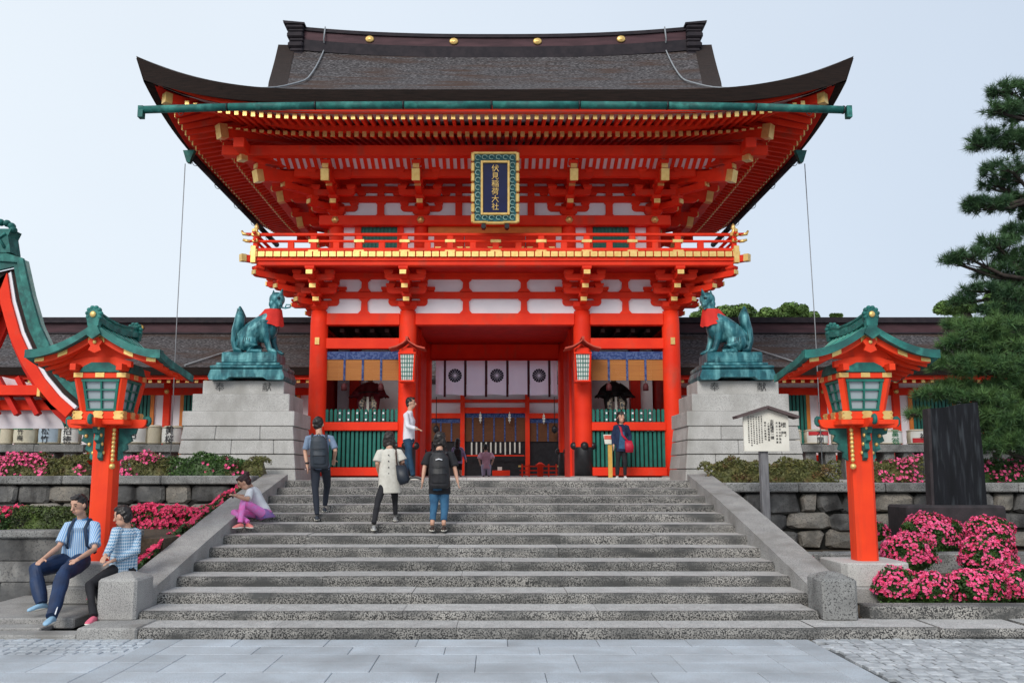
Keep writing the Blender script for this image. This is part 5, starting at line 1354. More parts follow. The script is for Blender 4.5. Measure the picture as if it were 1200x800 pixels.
# ================================================================== azaleas, hedges
def dome(px, py, rpx, D, flower=.8, label='', ry=.8, seed=0, rz=None):
    """clipped azalea mound centred near pixel (px, py)"""
    x, _, z = P(px, py, D); r = rpx/1015*D*.93; rzz = r*(rz or .78)
    zb_ = z-rzz*.9
    t = thing('azalea_bush', label, 'azalea', (x, D, zb_), 'round pink azalea mounds right of the stairs')
    n = int(5200*r*r/.25)
    d = unit(rng.normal(size=(n, 3))); d[:, 2] = np.where(rng.random(n) < .3, -.6*np.abs(d[:, 2]), np.abs(d[:, 2])); d = unit(d)
    ph = rng.uniform(0, 6, 6)
    lump = 1+.06*np.sin(d[:, 0]*5+ph[0])+.06*np.sin(d[:, 1]*6+ph[1])+.05*np.sin(d[:, 2]*7+ph[2])+.04*np.sin(d[:, 0]*13+d[:, 2]*11+ph[3])
    rad = lump*rng.uniform(.74, 1.0, n)
    C = np.array([x, D, z-rzz*.15])
    pos = C+d*np.array([r, r*ry, rzz*1.05])*rad[:, None]
    pos[:, 2] = np.maximum(pos[:, 2], zb_+.01)
    V, F = leaves(pos, d, .055, .5, .8, ORG[t.name]); np_part('foliage', V, F, LEAFM, t, 'stuff')
    m = MB().ell((x, D, z-rzz*.3), (r*.74, r*.74*ry, rzz*.8), 14); part('inner_twigs', m, LEAFM, t)
    nf = int(2100*r*r/.25*flower); d2 = unit(rng.normal(size=(nf, 3))); d2[:, 2] = np.abs(d2[:, 2])*1.15-.32; d2 = unit(d2)
    patch = np.sin(d2[:, 0]*4+ph[1])*np.sin(d2[:, 2]*5+ph[2])+np.sin(d2[:, 0]*9+ph[4])*.6+np.sin(d2[:, 2]*8+ph[5])*.5
    keep = patch > np.quantile(patch, .16); d2 = d2[keep]
    lump2 = 1+.06*np.sin(d2[:, 0]*5+ph[0])+.06*np.sin(d2[:, 1]*6+ph[1])+.05*np.sin(d2[:, 2]*7+ph[2])+.04*np.sin(d2[:, 0]*13+d2[:, 2]*11+ph[3])
    pos = C+d2*np.array([r, r*ry, rzz*1.05])*lump2[:, None]*rng.uniform(.97, 1.05, (len(d2), 1))
    ok = (pos[:, 2] > zb_+.02) & (rng.random(len(pos)) < np.clip(.74+d2[:, 2]*.9, .5, .93)); dk = rng.random(len(pos)) < .3
    for nm_, sel, mm in (('blossom', ok & ~dk, PINK), ('deep_pink_blossom', ok & dk, PINKD)): V, F = flowers(pos[sel], d2[sel], .046, ORG[t.name]); np_part(nm_, V, F, mm, t, 'stuff')
    return t
dome(1090, 624, 37, 15.2, .9, 'large azalea mound in full bloom, rearmost of the cluster under the slate slab', rz=.72)
dome(1064, 646, 33, 13.6, 1, 'azalea mound nearest the right side of the orange lantern post', rz=.74)
dome(1158, 622, 29, 15.2, .7, 'azalea mound with green showing, rearmost on the right', rz=.7)
dome(1156, 650, 33, 13.5, .95, 'azalea mound in the middle row at the right', rz=.75)
dome(1052, 686, 31, 11.7, .8, 'front azalea mound with a green left flank, next to the lantern base', rz=.74)
dome(1091, 688, 26, 11.55, 1, 'front azalea mound, second from the lantern base', rz=.76)
dome(1144, 687, 34, 11.7, .95, 'front azalea mound, third from the lantern base', rz=.74)
dome(1197, 684, 32, 11.9, 1.05, 'bright azalea mound cut by the right edge of the picture', rz=.8)
dome(1027, 622, 15, 15.6, .6, 'small azalea peeping out behind the orange lantern post')
dome(942, 655, 11, 13.0, .8, 'tiny azalea beside the sloping slab right of the stairs', rz=.6)

def hedge(name, label, pts, D0, D1, top, z0, leafm, fl=0, flm=PINK, dens=2600, bump=.07, lsize=.06, group=None, flcut=None, cat='hedge'):
    """loose planting along x; top(x) gives the height of the foliage"""
    x0, x1 = pts; L = x1-x0; t = thing(name, label, cat, ((x0+x1)/2, D0, z0), group)
    H = max(top(x0), top(x1), top((x0+x1)/2))-z0
    n = int(dens*L*(H+(D1-D0)*.6)); n = min(n, 34000)
    def samp(n):
        x = rng.uniform(x0, x1, n); f = rng.random(n) < H/(H+(D1-D0)*.7)
        T = np.array([top(a) for a in x]); wob = bump*(np.sin(x*5.1+1)+np.sin(x*11.3+2)*.6+np.sin(x*23)*.3)
        h = T-z0+wob
        u = rng.random(n)
        y = np.where(f, D0+.06*np.sin(x*7)+rng.uniform(-.06, .14, n)+.12*(u**2), rng.uniform(D0, D1, n))
        z = np.where(f, z0+h*u, z0+h*rng.uniform(.9, 1.03, n)-.12*((y-(D0+D1)/2)/((D1-D0)/2))**2)
        nr = np.where(f[:, None], np.array([[0, -1, .35]]), np.array([[0, -.2, 1]]))
        return np.stack([x, y, z], 1), nr
    pos, nr = samp(n); V, F = leaves(pos, nr, lsize, .5, .8, ORG[t.name]); np_part('foliage', V, F, leafm, t, 'stuff')
    m = MB(); 
    def fn(u, v): 
        x = x0+.08+(L-.16)*u; h = ((top(x)-z0)*.8+bump*(math.sin(x*5.1+1)+math.sin(x*11.3+2)*.6))*min(1, .25+6*min(u, 1-u)); a = [(D0+.1, 0), (D0+.12, h*.7), (D0+.2, h), (D1-.1, h), (D1-.05, 0)]
        i = min(3, int(v*4)); w = v*4-i; return (x, a[i][0]*(1-w)+a[i+1][0]*w, z0+a[i][1]*(1-w)+a[i+1][1]*w)
    part('inner_twigs', MB().grid(fn, max(6, int(L*5)), 4), leafm, t)
    if fl:
        pos, nr = samp(int(n*fl)); x, z = pos[:, 0], pos[:, 2]
        q = np.sin(x*3.1+.5)+np.sin(x*7.7+z*9)*.8+np.sin(z*13+x*2)*.6
        if flcut is not None: keep = q > flcut
        else: keep = q > -.4
        pos = pos[keep]; pos[:, 1] -= .05; pos[:, 2] += .02
        V, F = flowers(pos, nr[keep], .066, ORG[t.name]); np_part('blossom', V, F, flm, t, 'stuff')
    return t
z2 = ZZ(622, 12.7)
Dh = 13.1
hx_ = lambda px, D: XX(px, 600, D)
hedge('clipped_hedge', 'clipped green hedge behind the seated man, flat topped', (hx_(12, Dh), hx_(98, Dh)), Dh, Dh+.9, lambda x: ZZ(593.5, Dh+.4), z2-.1, HEDGM, 0, bump=.008, lsize=.045, dens=3800)
hedge('flowering_hedge', 'dark pink flowering hedge cut by the left edge, beside the clipped hedge', (hx_(-60, Dh), hx_(12, Dh)), Dh, Dh+.9, lambda x: ZZ(596, Dh+.4), z2-.1, LEAFM, .2, PINKD, flcut=-.2, bump=.02, cat='flowering hedge')
hedge('flowering_hedge', 'dense pink flowering hedge between the orange post and the sloping slab', (hx_(140, 15.2), hx_(254, 15.2)), 15.2, 16.1, lambda x: ZZ(594, 15.6), .8, LEAFM, .3, PINKD, flcut=-.9, bump=.03, cat='flowering hedge')
# planting that follows the sloping slab downhill
t = thing('flowering_hedge', 'strip of pink azalea running downhill along the left sloping slab', 'flowering hedge', (-5.0, 14, .9))
n = 9000; v = rng.random(n); D = 11.6+6.0*v; zc_ = np.interp(D, [11.2, 18.25], [.40, 1.845]); u = rng.random(n)
pos = np.stack([-4.86-.42*u+.04*np.sin(D*9), D, zc_+.06-.34*u+.05*np.sin(D*6)+rng.uniform(-.05, .03, n)], 1)
V, F = leaves(pos, np.array([[-.2, -.5, .8]]), .055, .5, .8, ORG[t.name]); np_part('foliage', V, F, LEAFM, t, 'stuff')
k = (np.sin(D*4)+np.sin(D*9+u*6) > -.3) & (rng.random(n) < .22); V, F = flowers(pos[k]+np.array([0, -.02, .03]), np.array([[-.2, -.6, .8]]), .075, ORG[t.name]); np_part('blossom', V, F, PINKD, t, 'stuff')
m = MB()
for i in range(12):
    D = 11.7+5.6*i/11; z = np.interp(D, [11.2, 18.25], [.40, 1.845]); m.v += [(-4.84, D, z-.05), (-5.22, D, z-.36), (-5.22, D, -.0)]
for i in range(11):
    for j in range(2): m.f.append([i*3+j, i*3+3+j, i*3+4+j, i*3+1+j]); m.m.append(0); m.s.append(True)
part('inner_twigs', m, LEAFM, t)
# upper beds
Du = 18.0; zt2_ = 1.72
def bush_row(nm, lb, a, b, ptop, leaf, fl, cut, D=Du, dens=1900, bump=.06, cat='shrub row', flm=PINK, grp=None, z0=zt2_):
    hedge(nm, lb, (hx_(a, D), hx_(b, D)), D, D+.8, lambda x: ZZ(ptop, D+.3), z0, leaf, fl, flm, dens, bump, .06, grp, cut, cat)
bush_row('azalea_row', 'row of pink azaleas in the upper bed at the far left below the casks', -40, 101, 534, LEAFO, .22, .05)
bush_row('azalea_row', 'sparser pink azaleas in the upper bed, right of the left lantern post', 135, 196, 535, LEAFO, .22, .1)
bush_row('green_shrub_row', 'green shrubs in the upper bed in front of the left pedestal', 190, 280, 534, LEAFM, .03, .8)
bush_row('green_shrub_row', 'low olive shrubs with a few pink blossoms beside the top of the sloping slab', 262, 306, 538, LEAFO, .08, .5)
bush_row('olive_shrub_row', 'olive brown shrubs in front of the right pedestal and behind the notice board post', 828, 990, 540, LEAFO, 0, 0, z0=1.62)
bush_row('azalea_row', 'pink flecked azaleas between the right lantern post and the slate slab', 1028, 1088, 539, LEAFO, .15, .3, z0=1.62)
bush_row('azalea_row', 'azaleas in the upper bed at the far right, behind the slate slab', 1140, 1290, 536, LEAFM, .14, .4, z0=1.62)

# ================================================================== pine
def needles(tufts, dirs, per, ln, org, w=.007):
    n = len(tufts); T = np.repeat(tufts, per, 0); Dn = np.repeat(dirs, per, 0)
    d = unit(Dn*.55+rng.normal(size=(n*per, 3))*.62); L = ln*rng.uniform(.7, 1.15, (n*per, 1))
    s = unit(np.cross(d, rng.normal(size=d.shape)))*w; b = T+rng.normal(size=T.shape)*.012-np.array(org)
    V = np.stack([b-s, b+s, b+d*L], 1).reshape(-1, 3); F = np.arange(len(b))[:, None]*3+np.array([[0, 1, 2]]); return V, F
PT = thing('pine_tree', 'tall dark green pine with layered pads cut by the right edge', 'pine tree', (hx_(1250, 18.6), 18.6, 1.6))
Dp = 18.6
tr = [P(1250, 545, Dp), P(1243, 440, Dp+.2), P(1222, 330, Dp), P(1216, 230, Dp-.1), P(1228, 140, Dp), P(1222, 60, Dp)]
part('trunk', MB().tube(tr, [.3, .25, .2, .16, .11, .05], 12), PBARK, PT)
pads = [ # px, py, half width px, half height px, depth offset
 (1186, 104, 26, 14, 0), (1200, 130, 30, 14, .3), (1172, 128, 20, 10, -.3), (1168, 160, 32, 11, .2), (1200, 165, 30, 14, 0), (1150, 168, 16, 7, .1), (1186, 196, 34, 12, -.2), (1170, 215, 22, 8, .2),
 (1160, 240, 30, 11, 0), (1195, 235, 26, 13, .3), (1140, 238, 12, 6, 0), (1195, 270, 20, 10, 0),
 (1170, 285, 26, 10, 0), (1137, 300, 22, 8, -.2), (1195, 300, 30, 14, .2), (1115, 304, 12, 6, 0), (1170, 318, 28, 9, .3), (1148, 338, 24, 8, 0), (1192, 345, 24, 10, -.3), (1128, 352, 14, 6, .2), (1168, 362, 28, 8, 0), (1208, 322, 18, 12, .1), (1212, 250, 16, 12, .2), (1198, 372, 24, 10, 0), (1180, 332, 22, 8, .3)]
low = [(1170, 385, 44, 17, -.6), (1195, 405, 34, 17, -.9), (1135, 400, 34, 15, -.4), (1120, 425, 30, 11, -.8), (1160, 430, 40, 16, -1), (1190, 450, 36, 18, -.8), (1115, 452, 28, 9, -.5), (1095, 462, 26, 7, -.7), (1150, 465, 34, 14, -1), (1180, 485, 40, 18, -1), (1185, 515, 34, 14, -1), (1078, 484, 13, 5, -.6), (1165, 500, 28, 12, -1), (1140, 415, 30, 12, -.2), (1190, 430, 34, 20, -.3), (1185, 465, 30, 18, -.4), (1170, 520, 28, 14, -1), (1200, 500, 24, 22, -.8), (1130, 380, 26, 10, 0)]
tf, td, tf2, td2 = [], [], [], []
for i, (px, py, hw, hh, dd) in enumerate(pads+low):
    D = Dp+dd; c = np.array(P(px, py, D)); sx, sz = hw/1015*D, hh/1015*D
    n = int((44 if i < len(pads) else 46)*hw*hh/300)+14
    a = rng.uniform(0, 2*PI, n); r = np.sqrt(rng.random(n)); q = np.stack([c[0]+sx*r*np.cos(a), c[1]+sx*.9*r*np.sin(a), c[2]+sz*(.75*(1-r**2))*rng.uniform(-.5, 1, n)+rng.normal(size=n)*sz*.22-sz*.1], 1)
    dr = np.stack([np.cos(a)*r*.8, np.sin(a)*r*.8, np.full(n, .75)], 1)
    if i < len(pads): tf.append(q); td.append(unit(dr))
    else: tf2.append(q); td2.append(unit(dr))
    base = Vector(tr[3]) if py < 260 else (Vector(tr[2]) if py < 370 else Vector(tr[1]))
    k0 = min(range(len(tr)), key=lambda k: abs(tr[k][2]-c[2])); base = Vector(tr[k0]); cc = Vector(c)
    mid = (base*.5+cc*.5)+Vector((random.uniform(-.1, .1), 0, -.14)); end = cc+Vector((-sx*.7, 0, -sz*.2))
    br = MB().tube([base, mid, cc+Vector((0, 0, -sz*.5)), end], [.06, .045, .028, .008], 7)
    for j in range(7):
        e = Vector(q[rng.integers(n)]); s0 = mid.lerp(cc, random.uniform(.3, 1.0))+Vector((0, 0, -sz*.3)); br.tube([s0, s0.lerp(e, .5)+Vector((0, 0, -.04)), e], [.018, .013, .006], 5)
    part('branch', br, PBARK, PT)
V, F = needles(np.concatenate(tf), np.concatenate(td), 34, .2, ORG[PT.name]); np_part('needles', V, F, PINEM, PT, 'stuff')
V, F = needles(np.concatenate(tf2), np.concatenate(td2), 34, .2, ORG[PT.name]); np_part('young_needles', V, F, PINEY, PT, 'stuff')
V, F = needles(np.concatenate(tf+tf2)-np.array([[0, 0, .05]]), np.concatenate(td+td2), 12, .15, ORG[PT.name]); np_part('needles', V, F, PINEM, PT, 'stuff')

# ================================================================== trees beyond the corridor
def far_tree(lb, px, py, hw, hh, D, seed, dens=1.0):
    c = np.array(P(px, py, D)); sx, sz = hw/1015*D, hh/1015*D; t = thing('broadleaf_tree', lb, 'tree', (c[0], D, ZL), 'trees beyond the corridor roof')
    part('trunk', MB().tube([(c[0], D, ZL), (c[0]+.2, D, c[2]-sz*.6), (c[0], D, c[2]+sz*.3)], [.4, .3, .12], 10), PBARK, t)
    P_, N_ = [], []
    nc = int(34*dens)
    for k in range(nc):
        d = unit(rng.normal(size=(1, 3)))[0]; d[2] = abs(d[2])*.9-.2; cc = c+d*np.array([sx, sx*.8, sz])*rng.uniform(.2, 1.0)
        r = rng.uniform(.12, .26)*sx; n = int(650); dd = unit(rng.normal(size=(n, 3))); P_.append(cc+dd*r*rng.uniform(.55, 1, (n, 1))*np.array([1.1, 1, .75])); N_.append(dd+np.array([0, 0, .6]))
    V, F = leaves(np.concatenate(P_), np.concatenate(N_), .22, .6, .7, ORG[t.name]); np_part('crown', V, F, FARL, t, 'stuff')
far_tree('rounded green tree just right of the fox, above the corridor roof', 848, 372, 42, 15, 52, 1)
far_tree('bright green rounded tree above the corridor roof, left of the right lantern', 926, 369, 36, 14, 50, 2)
far_tree('tiny green treetop beside the right lantern roof', 980, 371, 8, 5, 52, 3, .5)
far_tree('pale green tree behind the pine at the right', 1128, 362, 34, 15, 48, 4)
far_tree('green tree mass behind the pine at the far right', 1200, 358, 50, 26, 50, 5)
# ================================================================== sake casks on the shelves
def cask(px, w, txt, col, label, D=23.4, top=498, red=None, txtc=INK, wrap=None, size=.2, band=None):
    x = XX(px, 510, D); r = w/2/1015*D; h = ZZ(top, D)-ZSH; t = thing('sake_cask', label, 'cask', (x, D, ZSH), 'straw-wrapped sake casks on the stone shelves')
    pr = [(r*.86, 0), (r*.97, h*.12), (r, h*.5), (r*.97, h*.86), (r*.84, h*.97), (r*.7, h)]
    part('straw_body', MB().lathe((x, D, ZSH), pr, 26), STRAW, t)
    q = MB(); n = 14
    for i in range(n+1):
        a = -PI/2+(i/n-.5)*2.3
        for zz, rr in ((h*.13, .982), (h*.5, 1.012), (h*.87, .98)): q.v.append((x+r*rr*math.cos(a), D+r*rr*math.sin(a), ZSH+zz))
    for i in range(n):
        for j in range(2): q.f.append([i*3+j, i*3+3+j, i*3+4+j, i*3+1+j]); q.m.append(0); q.s.append(True)
    lb = part('printed_wrap', q, wrap or LABW, t)
    for zz in (.1, .9): part('rope_hoop', MB().tube([(x+(r*1.0)*math.cos(a), D+(r*1.0)*math.sin(a), ZSH+h*zz) for a in np.linspace(0, 2*PI, 25)], .014, 5), STRAW, t)
    if band: 
        q = MB()
        for i in range(n+1):
            a = -PI/2+(i/n-.5)*1.9
            for zz in (band[0], band[1]): q.v.append((x+(r+.012)*math.cos(a)*1.0, D+(r+.012)*math.sin(a), ZSH+h*zz))
        for i in range(n): q.f.append([i*2, i*2+2, i*2+3, i*2+1]); q.m.append(0); q.s.append(True)
        part('printed_band', q, band[2], lb)
    if txt:
        m = text_mb(txt, size, (x, D-r-.022, ZSH+h*.48), depth=.003, vertical=len(txt) > 1); 
        m.xf(lambda v: (v[0], v[1]+max(0, r-math.sqrt(max(0, r*r-(v[0]-x)**2))), v[2])); part('lettering', m, txtc, lb, kind='stuff')
CG = plain('cask_green_print', (.02, .2, .08)); CR = plain('cask_red_print', (.6, .03, .04)); CBL = mat('pale_blue_wrap', (.4, .5, .58), rough=.7); CY = mat('cream_cask_wrap', (.66, .62, .48), rough=.8)
cask(31, 27, '竹梅', None, 'cream cask with a green band and oval lettering, second from the left edge', top=499, size=.16, wrap=CY, band=(.8, .87, CG))
cask(59, 25, '松竹', None, 'pale blue wrapped cask between two cream ones at the far left', top=499, wrap=CBL, size=.22)
cask(84, 22, '招徳', None, 'white cask with heavy black characters at the end of the left shelf', top=500, wrap=LABW, size=.24)
cask(8, 14, '', None, 'plain straw cask partly behind the red post at the left edge', top=500, wrap=STRAW)
cask(161, 26, '月', None, 'grey-white cask leaning behind the left lantern arm', top=498, wrap=LABW, size=.26)
cask(180, 20, '', None, 'plain tan cask between two lettered casks on the short shelf', top=498, wrap=STRAW, D=23.55)
cask(203, 25, '黄桜', None, 'white cask with black and red characters against the left pedestal', top=499, wrap=LABW, size=.25)
cask(933, 12, '', None, 'plain cask half hidden by the right pedestal', top=503, wrap=STRAW)
cask(956, 27, '大関', None, 'white cask with a red and black label right of the right pedestal', top=503, wrap=LABW, size=.2, band=(.6, .84, CR))
cask(984, 20, '', None, 'plain cask behind the right lantern post', top=504, wrap=STRAW)
cask(1043, 26, '富翁', None, 'white cask with green lettering right of the right lantern post', top=504, wrap=LABW, txtc=CG, size=.22)
cask(1076, 25, '福', None, 'white cask with a red lower half beside the slate slab', top=503, wrap=LABW, size=.2, band=(.12, .42, CR))
# ================================================================== notice board
D = 15.6; t = thing('notice_board', 'white wooden notice board with a little gabled roof on a grey post', 'notice board', (XX(897, 620, D), D, .4))
xp = XX(897, 560, D)
part('post', MB().box(xp-.07, xp+.07, D, D+.14, .38, ZZ(525, D), c=.01), WOOD, t)
b0, b1 = XX(870.5, 505, D), XX(923, 505, D); zb0, zb1, zpk = ZZ(528.5, D), ZZ(487.5, D), ZZ(479, D)
part('board', MB().prism([(b0, zb0), (b1, zb0), (b1, zb1), ((b0+b1)/2, zpk), (b0, zb1)], 'y', D-.06, D-.015), SIGNW, t)
for s, (pa_, pb_) in enumerate(((860.5, 896.5), (932.5, 896.5))):
    a = Vector((XX(pa_, 488, D), D-.03, ZZ(489.3, D))); b = Vector((XX(pb_, 477, D), D-.03, ZZ(477.5, D)))
    part('little_roof_board', MB().beam(a, b, .3, .05), SIGNR, t)
def col(cx, txt, size, ytop, ybot, nm='lettering'):
    z1, z0 = ZZ(ytop, D), ZZ(ybot, D); n = len(txt); m = text_mb(txt, size, (XX(cx, 505, D), D-.066, (z0+z1)/2), depth=.002, vertical=True, line=(z1-z0)/n/size); part(nm, m, INK, t, kind='stuff')
col(917, '楼門', .1, 493, 514); col(903.5, '本殿櫓祭一棟', .07, 492, 515); col(912.5, '重要文化財指定', .042, 494, 520); col(909, '天正十七年再建', .04, 494, 520)
col(899.5, '入母屋造檜皮葺', .042, 495, 517); col(895.5, '明応八年再興也', .04, 494, 516)
for k, px in enumerate((891.5, 888.5, 885.5, 882.3, 879.3, 876.2)):
    col(px, '朱塗楼門天正年間秀吉造営伝社殿修理奉行'[k:k+13], .028, 487+random.random()*2, 519+random.random()*4)
# ================================================================== slate memorial slab
D = 15.9; t = thing('slate_monument', 'tall dark slate slab with a slanting top on a dark plinth, right side', 'monument', (XX(1125, 590, D), D, .45))
q = lambda px, py, d=D: (XX(px, py, d), ZZ(py, d))
poly = [q(1093, 592), q(1157, 592), q(1152, 530), q(1145.5, 471), q(1128, 473), q(1108, 477), q(1088, 478.5), q(1090, 530)]
part('slab', MB().prism(poly, 'y', D, D+.2), SLATE, t)
poly2 = [(x-.02, z-.01) for x, z in poly]
part('rough_side', MB().prism([poly2[0], (poly[0][0]+.03, poly[0][1]), (poly[7][0]+.03, poly[7][1]), (poly[6][0]+.03, poly[6][1]), poly2[6], poly2[7]], 'y', D-.012, D+.19), PLIN, t)
part('plinth', MB().box(XX(1066, 600, 15.5), XX(1184, 600, 15.5), 15.6, 16.4, .35, ZZ(592, 15.6), c=.04), PLIN, t)
# ================================================================== notice on a yellow stake next to the visitor at the gate
D = 21.0; t = thing('staked_notice', 'small red and white notice on a yellow wooden stake at the right column', 'sign', (XX(715, 540, D), D, ZL))
part('stake', MB().box(XX(712.8, 540, D), XX(717.6, 540, D), D, D+.06, ZL, ZZ(521, D)), OCH if 0 else mat('yellow_wood', (.7, .4, .08), rough=.6), t)
part('notice', MB().add([(XX(707.5, 540, D), D-.02, ZZ(509, D)), (XX(717, 540, D), D-.02, ZZ(509, D)), (XX(718, 540, D), D-.02, ZZ(520, D)), (XX(709, 540, D), D-.02, ZZ(520, D))], [[0, 1, 2, 3]]), SIGNW, t)
part('red_heading', MB().box(XX(708.4, 540, D), XX(717, 540, D), D-.03, D-.022, ZZ(514.5, D), ZZ(510, D)), plain('faded_red_print', (.7, .12, .08)), t)
# red notice on the right bed
t = solo('orange_rail', MB().box(XX(1156, 520, 22), XX(1290, 520, 22), 22, 22.1, ZZ(523.5, 22), ZZ(519.5, 22)), ORA, 'thin orange rail behind the pine at the far right', 'rail', (XX(1180, 520, 22), 22, ZZ(522, 22)))

# ================================================================== foxes
def fox(s, cx, zt, label, key):
    D = 19.75; t = thing('fox_statue', label, 'fox statue', (cx, D, zt), 'green bronze fox statues on the pedestals')
    c0 = XX(290, 400, D); M_ = lambda m: m.xf(lambda v: (cx+s*(v[0]), v[1], v[2]))
    X = lambda px: XX(px, 400, D)-XX(292, 400, D); Z = lambda py: ZZ(py, D)+(zt-ZZ(446, D)) ; Z = lambda py: ZZ(py, D)
    # stepped bronze base
    for nm, hw_, dep, pa, pb in (('lower_base', 42.5, .6, 446, 436), ('middle_base', 41.5, .57, 436, 431), ('base_step', 37, .5, 431, 427.5), ('upper_base', 32, .42, 427.5, 415)):
        w = hw_/1015*D; zz0 = zt+.002 if pa == 446 else Z(pa); m = MB().box(-w, w, D-dep, D+dep, zz0, Z(pb)-.002, c=.025)
        if nm == 'lower_base':
            m = MB().prism([(-w, zt+.002), (-w*.55, zt+.002), (-w*.45, zt+.06), (w*.45, zt+.06), (w*.55, zt+.002), (w, zt+.002), (w*1.03, zt+.08), (w*.96, Z(436)-.004), (-w*.96, Z(436)-.004), (-w*1.03, zt+.08)], 'y', D-dep, D+dep)
        o = part(nm, M_(m), BRZ, t)
        if nm == 'upper_base':
            for a, b in ((-.55, -.06), (.06, .55)): 
                part('relief_panel', M_(MB().box(a, b, D-dep-.012, D-dep+.01, Z(425), Z(418), c=.01)), BRZ, o)
        if nm == 'middle_base': part('bead_moulding', M_(MB().tube([(-w, D-dep-.01, Z(433.5)), (w, D-dep-.01, Z(433.5))], .035, 8)), BRZ, o)
    pt_ = lambda px, py, dy=0: (X(px), D+dy, Z(py))
    b = MB()
    b.tube([pt_(281, 407), pt_(284, 398), pt_(291, 389), pt_(300, 381), pt_(308, 374), pt_(313.5, 367), pt_(316, 359), pt_(317, 352)], [.22, .3, .31, .27, .23, .18, .14, .12], 18, flat=.82)
    b.ell(pt_(309, 383), (.2, .2, .3), 14); b.ell(pt_(302, 392), (.2, .18, .2), 12)
    for dy in (-.17, .17):
        b.ell(pt_(286, 402.5, dy*1.1), (.23, .13, .2), 14)
        b.tube([pt_(286, 404, dy*1.35), pt_(296, 407, dy*1.4), pt_(288, 412.5, dy*1.35), pt_(300, 413, dy*1.35), pt_(304, 413.4, dy*1.35)], [.12, .09, .065, .06, .05], 10)
        fx = 0 if dy < 0 else 4
        b.tube([pt_(305+fx, 378, dy*.8), pt_(306+fx, 388, dy*.9), pt_(308+fx, 400, dy*.9), pt_(312+fx, 411, dy*.9), pt_(318+fx, 413.2, dy*.9)], [.16, .115, .08, .066, .058], 12)
        for q in (-.04, .0, .04): b.ell((X(319.5+fx), D+dy*.9+q, Z(413.6)), (.045, .024, .03), 8)
    b.ell(pt_(316.5, 351), (.185, .165, .175), 16)
    b.tube([pt_(317, 353), pt_(321, 357, -.1), pt_(323.5, 360, -.17)], [.14, .085, .045], 12)
    b.tube([pt_(316, 356), pt_(319.5, 360.5 if key == 'r' else 360, -.1), pt_(322 if key == 'r' else 322.5, 364 if key == 'r' else 362, -.15)], [.09, .05, .025], 10)
    for ex_, dy in ((311.5, .06), (322.5, -.08)):
        b.tube([pt_(313 if ex_ < 315 else 320.5, 348.5, dy*.8), pt_(ex_, 344, dy), pt_(ex_+(-.3 if ex_ < 315 else 1.2), 338.8, dy)], [.085, .062, .012], 8, flat=.55)
    for q in (-.1, .12): b.ell(pt_(311.5, 357, q), (.07, .05, .1), 8)
    b.tube([pt_(279, 411), pt_(271, 409.5), pt_(268.5, 400), pt_(270, 388), pt_(273.5, 378), pt_(274.5, 371), pt_(273.5, 364), pt_(273.2, 358.5)], [.12, .12, .12, .145, .17, .165, .1, .02], 14, flat=.75)
    me = remeshed(M_(b), .016, 1); part_mesh('body', me, BRZ, t)
    e = MB()
    e.ell(pt_(320.5, 351.5, -.15), (.035, .02, .014), 8); e.tube([pt_(318.5, 350.3, -.16), pt_(321, 349.6, -.165), pt_(322.5, 350.4, -.14)], .009, 5)
    e.tube([pt_(318, 358.5, -.13), pt_(321.5, 360.3, -.17), pt_(323.5, 361.2, -.175)], .011, 5)
    for k_ in range(4): e.tube([pt_(284+k_*2, 396+k_*.8, -.31), pt_(283+k_*2.4, 402, -.315), pt_(286+k_*2.2, 408, -.3)], .006, 5)
    for k_ in range(3): e.tube([pt_(271.5+k_*1.6, 362+k_, -.1), pt_(272+k_*1.8, 372, -.135), pt_(269.5+k_*1.6, 388, -.12), pt_(268.5+k_, 402, -.1)], .006, 5)
    part('eye_and_chased_lines', M_(e), BLK, t, kind='stuff')
    # red bib
    v0 = MB(); n = 20
    def bib(u, v):
        a = -PI+2*PI*u; rr = .175+.075*v+.02*math.sin(a*7+.5)*v; fr = .5*(1+math.cos(a-R(-35)))
        c = Vector(pt_(312.5, 366)); return (c.x+rr*math.cos(a)*1.15-.05*v, c.y+rr*math.sin(a), c.z+.06-(.12+.3*fr)*v+.015*math.sin(a*9)*v*v)
    v0.grid(bib, 28, 6); o = part('red_bib', M_(v0), plain('bib_red_cloth', (.72, .03, .02), .8) if 'bib_red_cloth' not in MATS else MATS['bib_red_cloth'], t)
    if key == 'l':
        k = MB(); k.tube([pt_(323, 361.5, -.17), pt_(329, 363, -.2), pt_(334, 362, -.2)], .018, 6)
        k.tube([pt_(329, 362.5, -.2), pt_(330, 358.8, -.2), pt_(335, 359, -.2), pt_(334.5, 362.5, -.2)], .016, 6)
        part('emblem_in_mouth', M_(k), BRZ, t)
fox(1, PED[0][1]+.12, PED[0][2], 'green bronze fox with a red bib and a curled emblem in its mouth, left pedestal', 'l')
fox(-1, PED[1][1]-.06, PED[1][2], 'green bronze fox with a red bib and open mouth, right pedestal', 'r')
